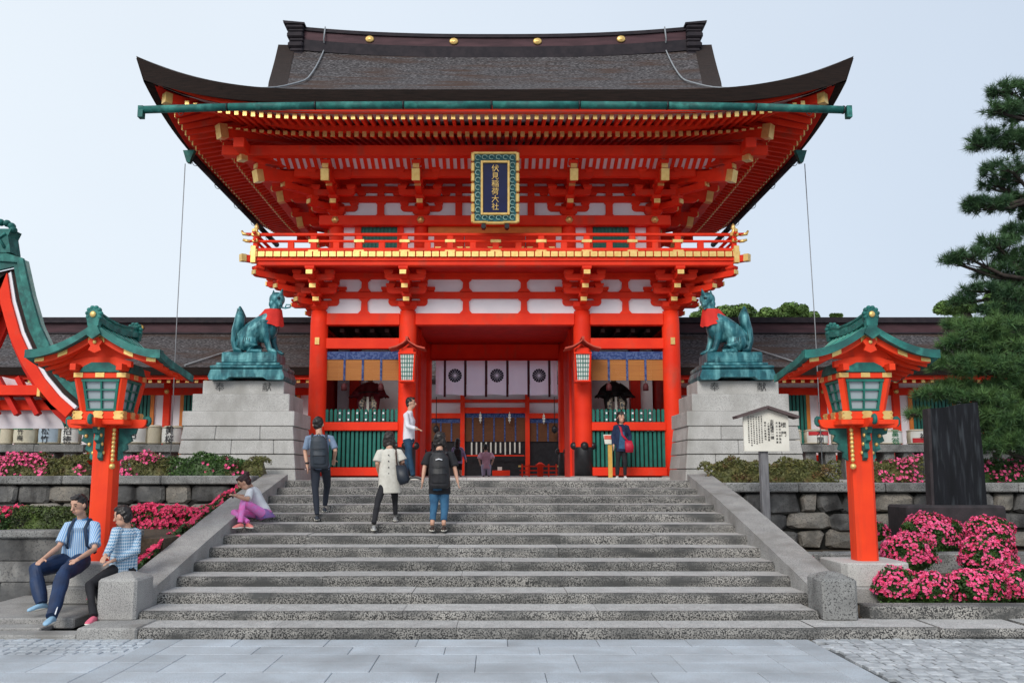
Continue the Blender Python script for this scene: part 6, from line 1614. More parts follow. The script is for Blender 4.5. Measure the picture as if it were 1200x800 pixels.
# ================================================================== people
SKIN = mat('skin', (.58, .34, .24), (.52, .29, .2), scale=6, rough=.5, bump=.03)
HAIR = mat('black_hair', (.012, .01, .01), (.025, .02, .018), scale=30, rough=.4, stretch=(1, 1, .3))
def loft(mb, secs, n=20, mi=0):
    """closed body from (centre, half width vector, half depth vector) sections"""
    o = len(mb.v); k = len(secs)
    for c, w, d in secs:
        c, w, d = Vector(c), Vector(w), Vector(d)
        for j in range(n):
            a = 2*PI*j/n; ca, sa = math.cos(a), math.sin(a)
            ca = math.copysign(abs(ca)**.85, ca); sa = math.copysign(abs(sa)**.85, sa)
            mb.v.append(tuple(c+w*ca+d*sa))
    for i in range(k-1):
        for j in range(n): mb.f.append([o+i*n+j, o+i*n+(j+1) % n, o+(i+1)*n+(j+1) % n, o+(i+1)*n+j]); mb.m.append(mi); mb.s.append(True)
    mb.f.append([o+j for j in range(n)][::-1]); mb.f.append([o+(k-1)*n+j for j in range(n)]); mb.m += [mi, mi]; mb.s += [False, False]
    return mb
def hand(mb, w, d, side, nrm, s=1.0, curl=.5):
    """palm, four unequal bent fingers and a thumb leaving the side of the palm"""
    w, d, nrm = Vector(w), Vector(d).normalized(), Vector(nrm).normalized(); a = d.cross(nrm).normalized()*side; nrm = a.cross(d).normalized()*side
    rot = Matrix((a, d, nrm)).transposed()
    mb.ell(w+d*.045*s, (.04*s, .052*s, .016*s), 12, rot=rot); mb.tube([w-d*.03*s, w+d*.03*s], [.026*s, .026*s], 10)
    for i, (off, ln) in enumerate(((-.028, .066), (-.01, .076), (.01, .07), (.027, .056))):
        p = w+d*.085*s+a*off*s; sp = a*off*.35
        q1 = p+(d+sp*1.0).normalized()*ln*.45*s; q2 = q1+(d-nrm*curl).normalized()*ln*.33*s; q3 = q2+(d*.8-nrm*curl*1.6).normalized()*ln*.25*s
        mb.tube([p-d*.02*s, q1, q2, q3], [.0095*s, .009*s, .008*s, .0065*s], 8)
    t0 = w+d*.025*s-a*.03*s; t1 = t0+(d*.6-a*.8).normalized()*.035*s; t2 = t1+(d*.9-a*.35-nrm*.3*curl).normalized()*.03*s
    mb.tube([w+d*.015*s-a*.01*s, t0, t1, t2], [.014*s, .013*s, .011*s, .009*s], 8)
def shoe(mb, an, toe, s=1.0):
    an, toe = Vector(an), Vector(toe); d = toe-an; d.z = 0; L = max(d.length, .02); d = d.normalized() if L > .02 else Vector((0, -1, 0)); z = Vector((0, 0, 1)); a = d.cross(z)
    base = Vector((an.x, an.y, 0)); zs = toe.z
    def sec(t, w, h, zz=0): c = base+d*t*s; c.z = zs+h/2; return (c, a*w*s, z*(h/2))
    loft(mb, [sec(-.075, .02, .05), sec(-.06, .034, .075), sec(0, .038, .085), sec(.07, .042, .07), sec(.13, .045, .05), sec(.17, .034, .038), sec(.19, .012, .02)], 14)
def person(label, J, face, cat='person', top=None, legs=None, shoes=None, sleeve=1.0, short=True, fem=False, tunic=0, hairm=HAIR, hair='short', vox=.011, curl=.5,
           chest=(.2, .12), waist=(.16, .105), hipw=(.165, .12), hands=True, legw=1.0, skinlegs=False, group=None, hscale=1.13):
    j = {k: Vector(P(*v[:2], v[2])) for k, v in J.items()}
    base = (min(j['an0'].x, j['an1'].x)*.5+max(j['an0'].x, j['an1'].x)*.5, j['an0'].y, min(j['to0'].z, j['to1'].z))
    t = thing('person', label, cat, base, group)
    f = Vector(face).normalized(); up = Vector((0, 0, 1))
    sh0, sh1 = j['sh0'], j['sh1']; wv = (sh1-sh0); 
    # broaden a foreshortened shoulder line in the direction square to the face
    hw = wv.length/2; wd = wv.normalized(); hips = (j['hp0']+j['hp1'])/2; neck = j['nk']; chestc = (sh0+sh1)/2
    hipd = (j['hp1']-j['hp0']).normalized()
    spine = (neck-hips).normalized(); fd = wd.cross(spine).normalized()
    if fd.dot(f) < 0: fd = -fd
    fh = hipd.cross(spine).normalized(); fh = fh if fh.dot(fd) > 0 else -fh
    # --- head, arms, hands: one continuous skin
    b = MB(); hc = j['hd']-Vector((0, 0, .012)); s = hscale
    fx = Vector((f.x, f.y, f.z)); fl = fx.cross(up).normalized(); hu = fl.cross(fx).normalized()
    rot = Matrix((fl, fx, hu)).transposed()
    b.ell(hc+hu*.02*s, (.076*s, .092*s, .098*s), 18, rot=rot); b.ell(hc-hu*.055*s+fx*.022*s, (.056*s, .062*s, .062*s), 14, rot=rot)
    b.tube([hc+fx*.088*s+hu*.02*s, hc+fx*.1*s-hu*.01*s, hc+fx*.112*s-hu*.022*s, hc+fx*.09*s-hu*.03*s], [.009*s, .013*s, .016*s, .01*s], 8)
    for q in (-1, 1): b.ell(hc+fl*q*.078*s-fx*.005*s-hu*.005*s, (.013*s, .02*s, .03*s), 10, rot=rot)
    b.ell(hc+fx*.083*s-hu*.056*s, (.022*s, .012*s, .009*s), 10, rot=rot)
    b.tube([hc-hu*.06*s-fx*.015*s, (hc+neck)/2-fd*.01, neck, neck-spine*.08], [.05*s, .048*s, .052*s, .06*s], 14)
    b.ell(neck-spine*.09, (.07, .07, .05), 12)
    for i in (0, 1):
        sh, el, wr = j['sh%d' % i], j['el%d' % i], j['wr%d' % i]; shi = sh+(chestc-sh)*.25
        b.tube([shi, sh.lerp(el, .5), el, el.lerp(wr, .4), wr], [.045, .042, .036, .036, .024], 12)
        if hands:
            dd = (wr-el).normalized(); nn = J_n.get((label, i)) or (Vector((1 if i == 0 else -1, 0, 0)) if abs(dd.z) > .6 else Vector((0, 0, 1)))
            hand(b, wr+dd*.01, dd, 1 if i == 0 else -1, nn, 1.0 if not fem else .92, curl)
        else: b.ell(wr+(wr-el).normalized()*.04, (.03, .03, .045), 10)
    if skinlegs:
        for i in (0, 1): b.tube([j['hp%d' % i], j['kn%d' % i], j['kn%d' % i].lerp(j['an%d' % i], .35), j['an%d' % i]], [.075, .05, .05, .032], 12)
    part_mesh('body', remeshed(b, vox*.75, 2), SKIN, t)
    # --- face marks
    e = MB()
    for q in (-1, 1):
        e.ell(hc+fl*q*.031*s+fx*.084*s+hu*.014*s, (.013*s, .008*s, .006*s), 10, rot=rot)
        e.tube([hc+fl*q*.018*s+fx*.09*s+hu*.034*s, hc+fl*q*.035*s+fx*.087*s+hu*.039*s, hc+fl*q*.05*s+fx*.075*s+hu*.034*s], .0045*s, 5)
    part('eyes_and_brows', e, HAIR, t, kind='stuff')
    e = MB().ell(hc+fx*.094*s-hu*.057*s, (.02*s, .006*s, .005*s), 10, rot=rot); part('lips', e, plain('lip_colour', (.42, .13, .11)) if 'lip_colour' not in MATS else MATS['lip_colour'], t)
    # --- hair
    h = MB(); h.ell(hc+hu*.036*s-fx*.018*s, (.083*s, .095*s, .096*s), 20, rot=rot); h.ell(hc-fx*.05*s-hu*.01*s, (.07*s, .055*s, .08*s), 14, rot=rot)
    h.ell(hc+hu*.095*s+fx*.03*s, (.06*s, .055*s, .03*s), 14, rot=rot)
    if hair == 'bob':
        for q in (-1, 1): h.ell(hc+fl*q*.075*s-fx*.02*s-hu*.04*s, (.022*s, .055*s, .085*s), 12, rot=rot)
        h.ell(hc-fx*.06*s-hu*.05*s, (.07*s, .04*s, .075*s), 12, rot=rot); h.ell(hc+hu*.065*s+fx*.055*s, (.062*s, .04*s, .03*s), 12, rot=rot)
    if hair == 'long': h.tube([hc-fx*.06*s, hc-fx*.09*s-hu*.14*s, hc-fx*.1*s-hu*.3*s], [.09*s, .08*s, .04*s], 12)
    if hair == 'bun': h.ell(hc-fx*.1*s+hu*.09*s, (.05*s, .05*s, .05*s), 12)
    me = remeshed(h, vox*.85, 1)
    nse = mesh_noise(me, .009, 45); part_mesh('hair', nse, hairm, t)
    # --- top
    g = MB(); lo = hips-spine*(.06+tunic)
    T_ = top.get('w', 1.0)
    secs = [(lo, hipd*hipw[0]*(1+tunic*.45)*T_, fh*hipw[1]*(1+tunic*.35)), (hips+spine*.06, hipd*hipw[0]*.98*T_, fh*hipw[1]), (hips.lerp(neck, .35), hipd.lerp(wd, .5)*waist[0]*T_, fd*waist[1]),
            (hips.lerp(neck, .66), wd*chest[0]*.88*T_, fd*chest[1]), (chestc-spine*.03, wd*hw*.88, fd*chest[1]*.8), (neck.lerp(chestc, .5), wd*hw*.62, fd*.08), (neck-spine*.012, wd*.06, fd*.058)]
    loft(g, secs, 24)
    for i in (0, 1):
        sh, el, wr = j['sh%d' % i], j['el%d' % i], j['wr%d' % i]; shi = sh+(chestc-sh)*.3
        if short: g.tube([shi, sh+spine*-.0, sh.lerp(el, .55), sh.lerp(el, .85)], [.062, .058*min(sleeve, 1.1), .06*sleeve, .064*sleeve], 14)
        else: g.tube([shi, sh, sh.lerp(el, .5), el, el.lerp(wr, .5), el.lerp(wr, .93)], [.062, .058*sleeve, .056*sleeve, .053*sleeve, .047*sleeve, .042*sleeve], 14)
    me = remeshed(g, vox, 3); me = mesh_noise(me, .006, 9); tp = part_mesh(top['name'], me, top['m'], t)
    # --- legs
    if legs:
        g = MB(); L = legw
        loft(g, [(hips+spine*.05, hipd*hipw[0]*.92, fh*hipw[1]*.92), (hips-spine*.04, hipd*hipw[0], fh*hipw[1]*1.0), (hips-spine*.09, hipd*hipw[0]*.8, fh*hipw[1]*.8)], 18)
        for i in (0, 1):
            hp, kn, an = j['hp%d' % i], j['kn%d' % i], j['an%d' % i]; hp = hp+(hips-hp)*.15; lk = legs.get('len', 1.0)
            e_ = kn.lerp(an, lk)
            g.tube([hp, hp.lerp(kn, .3), kn, kn.lerp(e_, .35), e_], [.095*L, .09*L, .066*L, .064*L*legs.get('calf', 1), .05*L*legs.get('calf', 1)], 14)
        me = remeshed(g, vox, 3); me = mesh_noise(me, .008*legs.get('wr', 1), 7); part_mesh(legs['name'], me, legs['m'], t)
    for i in (0, 1):
        g = MB(); shoe(g, j['an%d' % i], j['to%d' % i], .92 if fem else 1.0); o = part_mesh('shoe', remeshed(g, .008, 1), shoes, t); a_, b_ = j['an%d' % i], j['to%d' % i]; dv = Vector((b_.x-a_.x, b_.y-a_.y, 0)); dv = dv.normalized() if dv.length > .02 else Vector((0, -1, 0)); rt_ = Matrix((dv.cross(up), dv, up)).transposed(); cs = Vector((a_.x, a_.y, b_.z+.012))+dv*.055; part('sole', MB().ell(cs, (.05, .138, .018), 14, rot=rt_), SIGNW if not short or fem else SIGNW, o)
        if not skinlegs and legs and legs.get('len', 1) < 1: q = MB().tube([j['kn%d' % i].lerp(j['an%d' % i], legs['len']-.05), j['an%d' % i]-Vector((0, 0, .04))], [.04, .032], 10); part('ankle', q, SKIN, o)
    return t, j, dict(f=f, fd=fd, wd=wd, spine=spine, hips=hips, chest=chestc, neck=neck, hc=hc)
def mesh_noise(me, amp, freq=14):
    n = len(me.vertices); co = np.empty(n*3, np.float32); me.vertices.foreach_get('co', co); co = co.reshape(-1, 3); nr = np.array([tuple(x.vector) for x in me.vertex_normals])
    f = freq; p = (np.sin(co[:, 0]*f*1.7+np.sin(co[:, 2]*f*1.3)*1.5)+np.sin(co[:, 2]*f*2.1+np.sin(co[:, 1]*f*1.1+co[:, 0]*f)*1.7)+np.sin(co[:, 1]*f*2.6+co[:, 2]*f*1.2))/3
    me.vertices.foreach_set('co', (co+nr*(p*amp)[:, None]).astype(np.float32).ravel()); me.update(); return me
J_n = {}
def backpack(t, D_, c, w, h, dep, wd, spine, out, m, nm='backpack'):
    """c centre on the back, out = direction away from the body"""
    b = MB(); c = Vector(c)
    loft(b, [(c-spine*h*.5, wd*w*.4, out*dep*.35), (c-spine*h*.42, wd*w*.5, out*dep*.5), (c, wd*w*.5, out*dep*.55), (c+spine*h*.35, wd*w*.44, out*dep*.45), (c+spine*h*.5, wd*w*.25, out*dep*.25)], 20)
    b2 = MB(); loft(b2, [(c-spine*h*.36+out*dep*.3, wd*w*.36, out*dep*.3), (c-spine*h*.1+out*dep*.35, wd*w*.38, out*dep*.32), (c+spine*h*.08+out*dep*.3, wd*w*.34, out*dep*.2)], 16)
    o = part_mesh(nm, remeshed(b, .012, 2), m, t); part_mesh('front_pocket', remeshed(b2, .012, 2), m, o)
    q = MB().tube([c+spine*h*.5-wd*.03, c+spine*h*.57, c+spine*h*.5+wd*.03], .008, 6); part('grab_handle', q, BLK, o)
    q = MB(); 
    for zz in (-.1, .1): q.tube([c+spine*h*zz-wd*w*.36+out*dep*.62, c+spine*h*zz+out*dep*.7, c+spine*h*zz+wd*w*.36+out*dep*.62], .005, 5)
    part('zip', q, CABLE if 0 else BLK, o, kind='stuff'); return o
def strap(t, pts, m, w=.022, nm='strap', par=None):
    part(nm, MB().tube(pts, w, 8, flat=.35), m, par or t)
# cloth colours
def stripes(name, c1, c2, scale, axis='x', c3=None, check=False):
    m = bpy.data.materials.new(name); m.use_nodes = True; n = m.node_tree.nodes; l = m.node_tree.links; b = n['Principled BSDF']; b.inputs['Roughness'].default_value = .85
    tc_ = n.new('ShaderNodeTexCoord')
    def w(ax, sc, w_=.5):
        q = n.new('ShaderNodeTexWave'); q.wave_type = 'BANDS'; q.bands_direction = ax; q.inputs['Scale'].default_value = sc; q.inputs['Distortion'].default_value = .6; q.inputs['Detail Scale'].default_value = 1.5
        l.new(tc_.outputs['Object'], q.inputs[0]); r = n.new('ShaderNodeMapRange'); r.inputs[1].default_value = w_-.12; r.inputs[2].default_value = w_+.12; l.new(q.outputs['Fac'], r.inputs[0]); return r.outputs[0]
    def mx(f, a, c, mode='MIX'):
        q = n.new('ShaderNodeMixRGB'); q.blend_type = mode
        for i, x in ((0, f), (1, a), (2, c)):
            if isinstance(x, (int, float)): q.inputs[i].default_value = x if i == 0 else (x, x, x, 1)
            elif isinstance(x, tuple): q.inputs[i].default_value = (*x, 1)
            else: l.new(x, q.inputs[i])
        return q.outputs[0]
    c = mx(w(axis.upper(), scale), c1, c2)
    if check: c = mx(mx(w('Z', scale, .6), 1.0, 0.0), c, c3); c = mx(w('Z', scale*.5, .93), c, (.75, .78, .8))
    l.new(c, b.inputs['Base Color']); return m
DEN = mat('mid_blue_denim', (.035, .12, .22), (.025, .085, .17), scale=12, rough=.85, bump=.2)
DEND = mat('dark_blue_denim', (.02, .065, .12), (.012, .04, .08), scale=12, rough=.85, bump=.2)
BLKC = mat('black_cloth', (.01, .01, .013), (.018, .018, .022), scale=9, rough=.85, bump=.2)
# seated man
t, j, k = person('man in a blue striped polo and navy track trousers, perched against the left lantern base',
  dict(hd=(92.5, 590.5, 11.62), nk=(96, 606.5, 11.72), sh0=(81, 615, 11.66), sh1=(111.5, 615, 11.66), el0=(69.5, 640, 11.5), el1=(111, 643, 11.45), wr0=(51, 654.5, 11.1), wr1=(92, 654.5, 11.1),
       hp0=(78, 657, 11.68), hp1=(97, 657, 11.72), kn0=(41, 668, 11.1), kn1=(74, 673, 11.0), an0=(49, 707, 10.95), an1=(61, 722, 10.5), to0=(39, 715.5, 10.85), to1=(54, 732.5, 10.35)),
  (-.35, -1, -.3), top=dict(name='polo_shirt', m=stripes('blue_stripe_polo', (.14, .32, .62), (.5, .62, .72), 13), w=1.05), legs=dict(name='track_trousers', m=mat('navy_nylon', (.012, .035, .1), (.008, .02, .06), scale=6, rough=.6), wr=1.6), shoes=mat('pale_blue_trainer', (.3, .5, .68), rough=.6),
  legw=1.38, vox=.008, sleeve=1.2, curl=.35, hipw=(.175, .125), chest=(.2, .13), waist=(.175, .125))
MATS_BL = plain('collar_blue', (.04, .2, .42))
n_ = k['neck']; part('collar', MB().tube([n_+Vector((.075*math.cos(a), -.01+.07*math.sin(a), .0-.03*(1-math.sin(a))/2)) for a in np.linspace(-PI/2+.5, 1.5*PI-.5, 14)], .017, 8), MATS_BL, t)
for q in (0, 1):
    s_ = j['sh%d' % q]; c_ = s_.lerp(k['chest'], .42); strap(t, [c_+Vector((0, .1, .02)), c_+Vector((0, .0, .085)), c_+Vector((0, -.125, -.03)), c_+Vector((-.03 if q == 0 else .04, -.125, -.25)), c_+Vector((-.06 if q == 0 else .1, 0, -.36))], plain('navy_strap', (.012, .03, .07)) if q == 0 else MATS['navy_strap'], .024, 'bag_strap')
part('trouser_stripe', MB().tube([j['hp1']+Vector((.08, -.09, 0)), j['kn1']+Vector((.075, -.05, 0)), j['an1']+Vector((.05, -.03, .03))], .008, 6), WHT, t)
# seated woman in check
t, j, k = person('woman in a blue and white checked shirt and black leggings, seated beside the left lantern',
  dict(hd=(144, 603.5, 11.5), nk=(148, 617, 11.56), sh0=(136.5, 622, 11.38), sh1=(160, 623, 11.66), el0=(129.5, 641, 11.25), el1=(160, 645, 11.5), wr0=(123.5, 651, 11.05), wr1=(134, 656, 11.3),
       hp0=(138, 664, 11.45), hp1=(151, 665, 11.62), kn0=(105, 686, 11.0), kn1=(113, 688, 11.2), an0=(109.5, 721, 10.62), an1=(123, 716, 10.95), to0=(99, 733.5, 10.4), to1=(117, 723, 10.75)),
  (-1, .1, -.25), top=dict(name='checked_shirt', m=stripes('blue_white_check', (.62, .7, .76), (.08, .2, .36), 16, c3=(.16, .33, .5), check=True), w=1.08), legs=dict(name='leggings', m=BLKC, calf=.85), shoes=mat('coral_pink_trainer', (.75, .16, .24), rough=.6),
  fem=True, short=False, legw=.92, vox=.008, tunic=.03, chest=(.185, .13), waist=(.165, .13), hipw=(.175, .14), sleeve=1.05)
# girl with phone
PKL = mat('pink_patterned_leggings', (.8, .16, .5), (.62, .25, .6), scale=14, rough=.8)
t, j, k = person('girl in pink leggings bent over a phone, sitting on the steps at the left edge',
  dict(hd=(286.5, 564, 14.75), nk=(293.5, 570.5, 14.9), sh0=(293, 575.5, 14.75), sh1=(302, 575, 15.15), el0=(290, 585, 14.6), el1=(292, 583, 14.9), wr0=(278, 581.5, 14.45), wr1=(277, 580, 14.6),
       hp0=(307, 601, 14.95), hp1=(311, 601, 15.2), kn0=(284.5, 588, 14.6), kn1=(273.5, 601, 14.75), an0=(281.5, 612, 14.5), an1=(291, 611.5, 14.6), to0=(277, 619, 14.42), to1=(296, 619, 14.45)),
  (-1, -.15, -.75), top=dict(name='white_top', m=mat('white_jersey', (.72, .74, .78), rough=.85), w=.95), legs=dict(name='leggings', m=PKL), shoes=mat('salmon_shoe', (.85, .25, .22), rough=.6), fem=True, short=True, sleeve=1.1,
  hairm=mat('dark_brown_hair', (.035, .012, .012), rough=.45), hair='bun', vox=.009, chest=(.15, .11), waist=(.14, .11), hipw=(.15, .13), legw=.9, hscale=1.05)
sk = MB(); c = k['hips']; loft(sk, [(c-k['spine']*.1, Vector((.02, .17, 0)), Vector((.15, 0, .02))), (c+k['spine']*.0, Vector((0, .17, 0)), Vector((.15, 0, 0))), (c+k['spine']*.1, Vector((0, .14, 0)), Vector((.12, 0, 0)))], 18)
part_mesh('purple_skirt', remeshed(sk, .012, 2), mat('purple_print_skirt', (.16, .13, .4), (.3, .14, .34), scale=16, rough=.85), t)
ph = solo('phone', MB().box(-.006, .006, -.035, .035, -.06, .06, c=.004).xf(lambda v: (v[0]+j['wr0'].x-.09, v[1]+j['wr0'].y+.06, v[2]+j['wr0'].z+.03)), BLK, 'dark phone held by the seated girl in pink leggings', 'phone', tuple(j['wr0']))
# man with backpack
t, j, k = person('man in a grey-blue T-shirt with a dark backpack climbing the steps, seen from behind',
  dict(hd=(373, 496.5, 15.55), nk=(374, 508, 15.5), sh0=(361, 513, 15.5), sh1=(388, 513, 15.55), el0=(357.5, 529, 15.5), el1=(393, 528, 15.5), wr0=(360, 545, 15.35), wr1=(391.5, 538, 15.7),
       hp0=(368.5, 546, 15.5), hp1=(382, 546, 15.55), kn0=(369.5, 573, 15.4), kn1=(383.5, 569, 15.85), an0=(371.5, 603, 15.3), an1=(380.5, 592.5, 15.9), to0=(371.5, 609, 15.45), to1=(380.5, 599.3, 16.05)),
  (.05, 1, .05), top=dict(name='t_shirt', m=mat('grey_blue_jersey', (.2, .27, .38), (.16, .22, .32), rough=.85), w=1.0), legs=dict(name='jeans', m=mat('black_denim', (.02, .026, .04), rough=.85), calf=.9), shoes=mat('dark_trainer', (.03, .04, .055), rough=.6), chest=(.195, .12), legw=.95)
CH = mat('charcoal_nylon', (.02, .03, .042), (.035, .045, .06), scale=9, rough=.55, bump=.2)
out = -k['fd']
bp = backpack(t, 0, k['chest']-k['spine']*.25+out*.19, .33, .58, .22, k['wd'], k['spine'], out, CH)
for q in (0, 1): c_ = j['sh%d' % q].lerp(k['chest'], .4); strap(t, [c_+out*.14-k['spine']*.02, c_+k['spine']*.075, c_-out*.12-k['spine']*.05], CH, .024, 'shoulder_strap', bp)
part('wrist_watch', MB().tube([j['wr0']+Vector((0, 0, .03)), j['wr0']+Vector((0, 0, .055))], .036, 12), BLK, t)
# woman in white tunic
t, j, k = person('woman in a white button-back tunic and black leggings climbing the steps',
  dict(hd=(456.5, 514, 15.05), nk=(456.5, 524, 15), sh0=(445.5, 529.5, 15), sh1=(467.5, 529.5, 15), el0=(442, 543, 14.95), el1=(472, 541, 15), wr0=(444, 554, 15.1), wr1=(468.5, 546, 15.2),
       hp0=(451, 562, 15), hp1=(462, 562, 15.05), kn0=(442.5, 588, 14.85), kn1=(463, 588, 15.2), an0=(438, 613, 14.55), an1=(463.5, 602.5, 15.25), to0=(438, 621, 14.66), to1=(463.5, 610, 15.36)),
  (.25, 1, 0), top=dict(name='tunic', m=mat('off_white_linen', (.62, .6, .54), (.54, .52, .46), scale=20, rough=.9), w=1.05), legs=dict(name='leggings', m=BLKC), shoes=mat('black_white_shoe', (.05, .05, .05), (.5, .5, .5), scale=14, rough=.6), fem=True, tunic=.16, sleeve=1.35, hair='bob', legw=.82,
  hairm=mat('soft_black_hair', (.03, .022, .02), rough=.5), chest=(.18, .12), waist=(.17, .13), hipw=(.18, .14))
bt = MB()
for i in range(5): p = k['chest'].lerp(k['hips'], .1+i*.22)-k['fd']*.13; bt.ell(p, (.012, .012, .012), 8)
part('buttons', bt, BLK, t, kind='stuff')
bg_ = MB(); c = Vector(P(471, 553, 14.9)); loft(bg_, [(c+Vector((.04, 0, -.2)), Vector((.07, 0, .02)), Vector((0, .04, 0))), (c+Vector((.03, 0, -.12)), Vector((.11, 0, 0)), Vector((0, .06, 0))), (c+Vector((-.02, 0, .12)), Vector((.09, 0, 0)), Vector((0, .04, 0)))], 16)
hb_ = solo('shoulder_bag', bg_, mat('navy_leather', (.012, .018, .03), rough=.45), 'dark navy shoulder bag carried by the woman in the white tunic', 'bag', tuple(c))
st_ = MB().tube([c+Vector((-.08, -.02, .1)), j['sh1']+Vector((-.04, -.1, -.02)), j['sh1']+Vector((-.05, 0, .085)), j['sh1']+Vector((0, .12, -.1)), c+Vector((.06, .05, .1))], .013, 8); part('bag_strap', st_, plain('brown_leather', (.06, .02, .012)), hb_)
# man in white shirt
t, j, k = person('man in a white shirt and jeans walking right along the top step',
  dict(hd=(481.5, 471.8, 20.0), nk=(480.5, 480.5, 20.0), sh0=(475.5, 486, 19.78), sh1=(481, 486, 20.16), el0=(478, 499.5, 19.7), el1=(481, 500, 20.25), wr0=(487.5, 502, 19.66), wr1=(489, 502.5, 20.1),
       hp0=(477.5, 515, 19.9), hp1=(480.5, 515, 20.1), kn0=(480, 536, 19.82), kn1=(477.5, 536, 20.15), an0=(484, 556.8, 19.85), an1=(475.5, 556.5, 20.15), to0=(490, 562, 19.85), to1=(481, 562, 20.15)),
  (1, -.1, 0), top=dict(name='white_shirt', m=mat('white_shirting', (.78, .78, .84), rough=.85)), legs=dict(name='jeans', m=DEND), shoes=BLK, short=False, sleeve=1.1, legw=1.0, chest=(.18, .125), waist=(.165, .125), hipw=(.16, .13))
# woman in black with backpack
t, j, k = person('woman in a black T-shirt and cropped jeans with a black backpack, seen from behind',
  dict(hd=(516, 514.5, 14.75), nk=(515, 526, 14.7), sh0=(502.5, 532, 14.7), sh1=(528.5, 532, 14.7), el0=(497.5, 547.5, 14.65), el1=(533, 549, 14.65), wr0=(495.5, 562.5, 14.6), wr1=(536, 562.5, 14.6),
       hp0=(508.5, 571, 14.7), hp1=(522, 571, 14.7), kn0=(508.5, 591, 14.65), kn1=(521, 591, 14.65), an0=(506.5, 612.5, 14.5), an1=(520, 612.5, 14.5), to0=(506.2, 621.7, 14.6), to1=(520.5, 621.7, 14.6)),
  (.45, 1, 0), top=dict(name='black_t_shirt', m=BLKC, w=1.05), legs=dict(name='cropped_jeans', m=DEN, len=.86, calf=1.05), shoes=mat('dark_brown_sandal', (.04, .02, .015), rough=.6), fem=True, sleeve=1.3, hair='bob', chest=(.185, .12), hipw=(.175, .13), legw=1.0, tunic=.05)
out = -k['fd']; BN = mat('black_nylon', (.01, .01, .012), (.02, .02, .024), scale=9, rough=.5, bump=.2)
bp = backpack(t, 0, k['chest']-k['spine']*.27+out*.2, .36, .6, .24, k['wd'], k['spine'], out, BN)
for q in (0, 1): c_ = j['sh%d' % q].lerp(k['chest'], .4); strap(t, [c_+out*.14, c_+k['spine']*.075, c_-out*.12-k['spine']*.05], BN, .024, 'shoulder_strap', bp)
part('white_logo', MB().tube([k['chest']-k['spine']*.1+out*.335+k['wd']*-.05, k['chest']-k['spine']*.085+out*.34, k['chest']-k['spine']*.1+out*.335+k['wd']*.06], .009, 6), WHT, bp)
# visitor at the gate
t, j, k = person('young woman in a navy jacket with a red bag standing at the green picket screen',
  dict(hd=(727.5, 488.5, 20.85), nk=(727.5, 496.5, 20.9), sh0=(721.5, 500, 20.9), sh1=(734.5, 500, 20.9), el0=(718.5, 511, 20.95), el1=(738, 511, 20.95), wr0=(719, 521.5, 20.85), wr1=(737.5, 521, 20.8),
       hp0=(724.2, 525, 20.9), hp1=(731.5, 525, 20.9), kn0=(724, 541, 20.88), kn1=(732, 541, 20.88), an0=(723.3, 556.5, 20.9), an1=(732.6, 556.5, 20.9), to0=(722.8, 561.4, 20.8), to1=(733.2, 561.4, 20.8)),
  (.45, -1, .12), top=dict(name='navy_jacket', m=mat('navy_jacket_cloth', (.012, .025, .07), rough=.85), w=.95), legs=dict(name='black_trousers', m=BLKC), shoes=mat('white_trainer', (.75, .75, .75), rough=.6), fem=True, short=False, sleeve=1.05, hair='bob', legw=.8, chest=(.16, .11), waist=(.15, .11), hipw=(.15, .115), tunic=.02)
c = k['chest']; part('denim_shirt_front', MB().prism([(c.x-.05, c.z-.12), (c.x+.05, c.z-.12), (c.x+.08, c.z-.53), (c.x-.09, c.z-.53)], 'y', c.y-.135, c.y-.11), DEN, t)
RB = mat('crimson_bag', (.5, .01, .04), rough=.5); b = MB(); cb = Vector(P(737.5, 523, 20.72)); loft(b, [(cb+Vector((0, 0, -.14)), Vector((.09, 0, 0)), Vector((0, .04, 0))), (cb, Vector((.11, 0, 0)), Vector((0, .055, 0))), (cb+Vector((-.02, 0, .14)), Vector((.08, 0, .0)), Vector((0, .03, 0)))], 14)
hb_ = solo('red_bag', b, RB, 'red cross-body bag worn by the young woman at the gate', 'bag', tuple(cb))
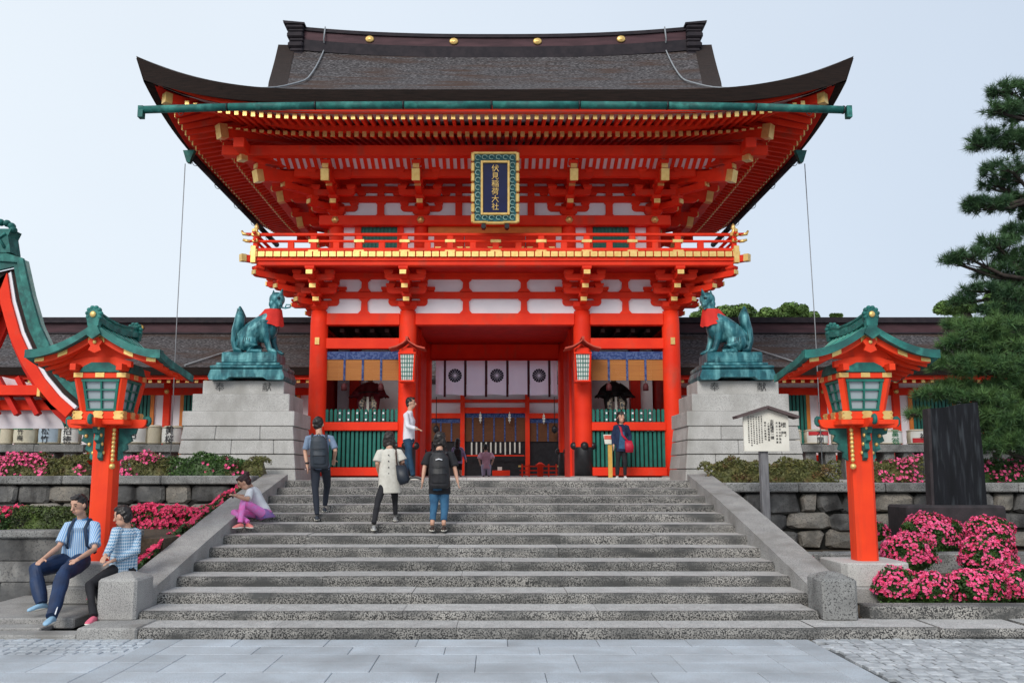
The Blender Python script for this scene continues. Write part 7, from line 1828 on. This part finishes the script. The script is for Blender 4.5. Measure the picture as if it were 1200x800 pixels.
part('bag_strap', MB().tube([j['sh0']+Vector((.07, .02, .08)), j['sh0']+Vector((.1, -.12, -.03)), c+Vector((0, -.15, -.2)), cb+Vector((-.03, -.02, .12))], .03, 8, flat=.3), RB, hb_)
# two far visitors inside
t, j, k = person('distant woman in a lilac top with a black backpack, walking inside the gate',
  dict(hd=(536.5, 517.5, 31), nk=(536.5, 522.5, 31), sh0=(531.5, 525.5, 31), sh1=(541, 525.5, 31), el0=(530, 532, 31), el1=(544, 533, 31), wr0=(531, 538, 30.9), wr1=(546, 539, 30.9),
       hp0=(534, 541, 31), hp1=(539, 541, 31), kn0=(534, 549, 31), kn1=(539.5, 549, 31), an0=(534, 557.3, 31), an1=(540, 557.3, 31), to0=(534, 559.4, 31.1), to1=(540.3, 559.4, 31.1)),
  (.2, 1, 0), top=dict(name='lilac_top', m=mat('lilac_cloth', (.4, .35, .6), rough=.85)), legs=dict(name='black_shorts', m=BLKC, len=.2), shoes=BLK, fem=True, short=False, hair='long', vox=.018, hands=False, skinlegs=True)
backpack(t, 0, k['chest']-k['spine']*.22-k['fd']*.17, .3, .45, .18, k['wd'], k['spine'], -k['fd'], BN)
person('distant woman in a pale pink top standing before the offering box',
  dict(hd=(569, 524, 33), nk=(569.5, 529, 33), sh0=(563.5, 531.5, 33), sh1=(575.5, 531.5, 33), el0=(561.5, 538, 32.9), el1=(578, 538, 32.9), wr0=(563, 544, 33.2), wr1=(576.5, 543, 33.2),
       hp0=(566.5, 544.5, 33), hp1=(573, 544.5, 33), kn0=(566.5, 551.5, 33), kn1=(573, 551.5, 33), an0=(566.5, 557.3, 33), an1=(573, 557.3, 33), to0=(566.5, 559.2, 33.1), to1=(573, 559.2, 33.1)),
  (0, 1, 0), top=dict(name='pink_top', m=mat('pale_pink_cloth', (.72, .42, .52), rough=.85), w=1.0), legs=dict(name='pale_trousers', m=mat('pale_lilac_cloth', (.5, .44, .58), rough=.85)), shoes=BLK, fem=True, sleeve=1.5, vox=.018, hands=False, tunic=.08, legw=1.15)
bpy.data.scenes.remove(TS)
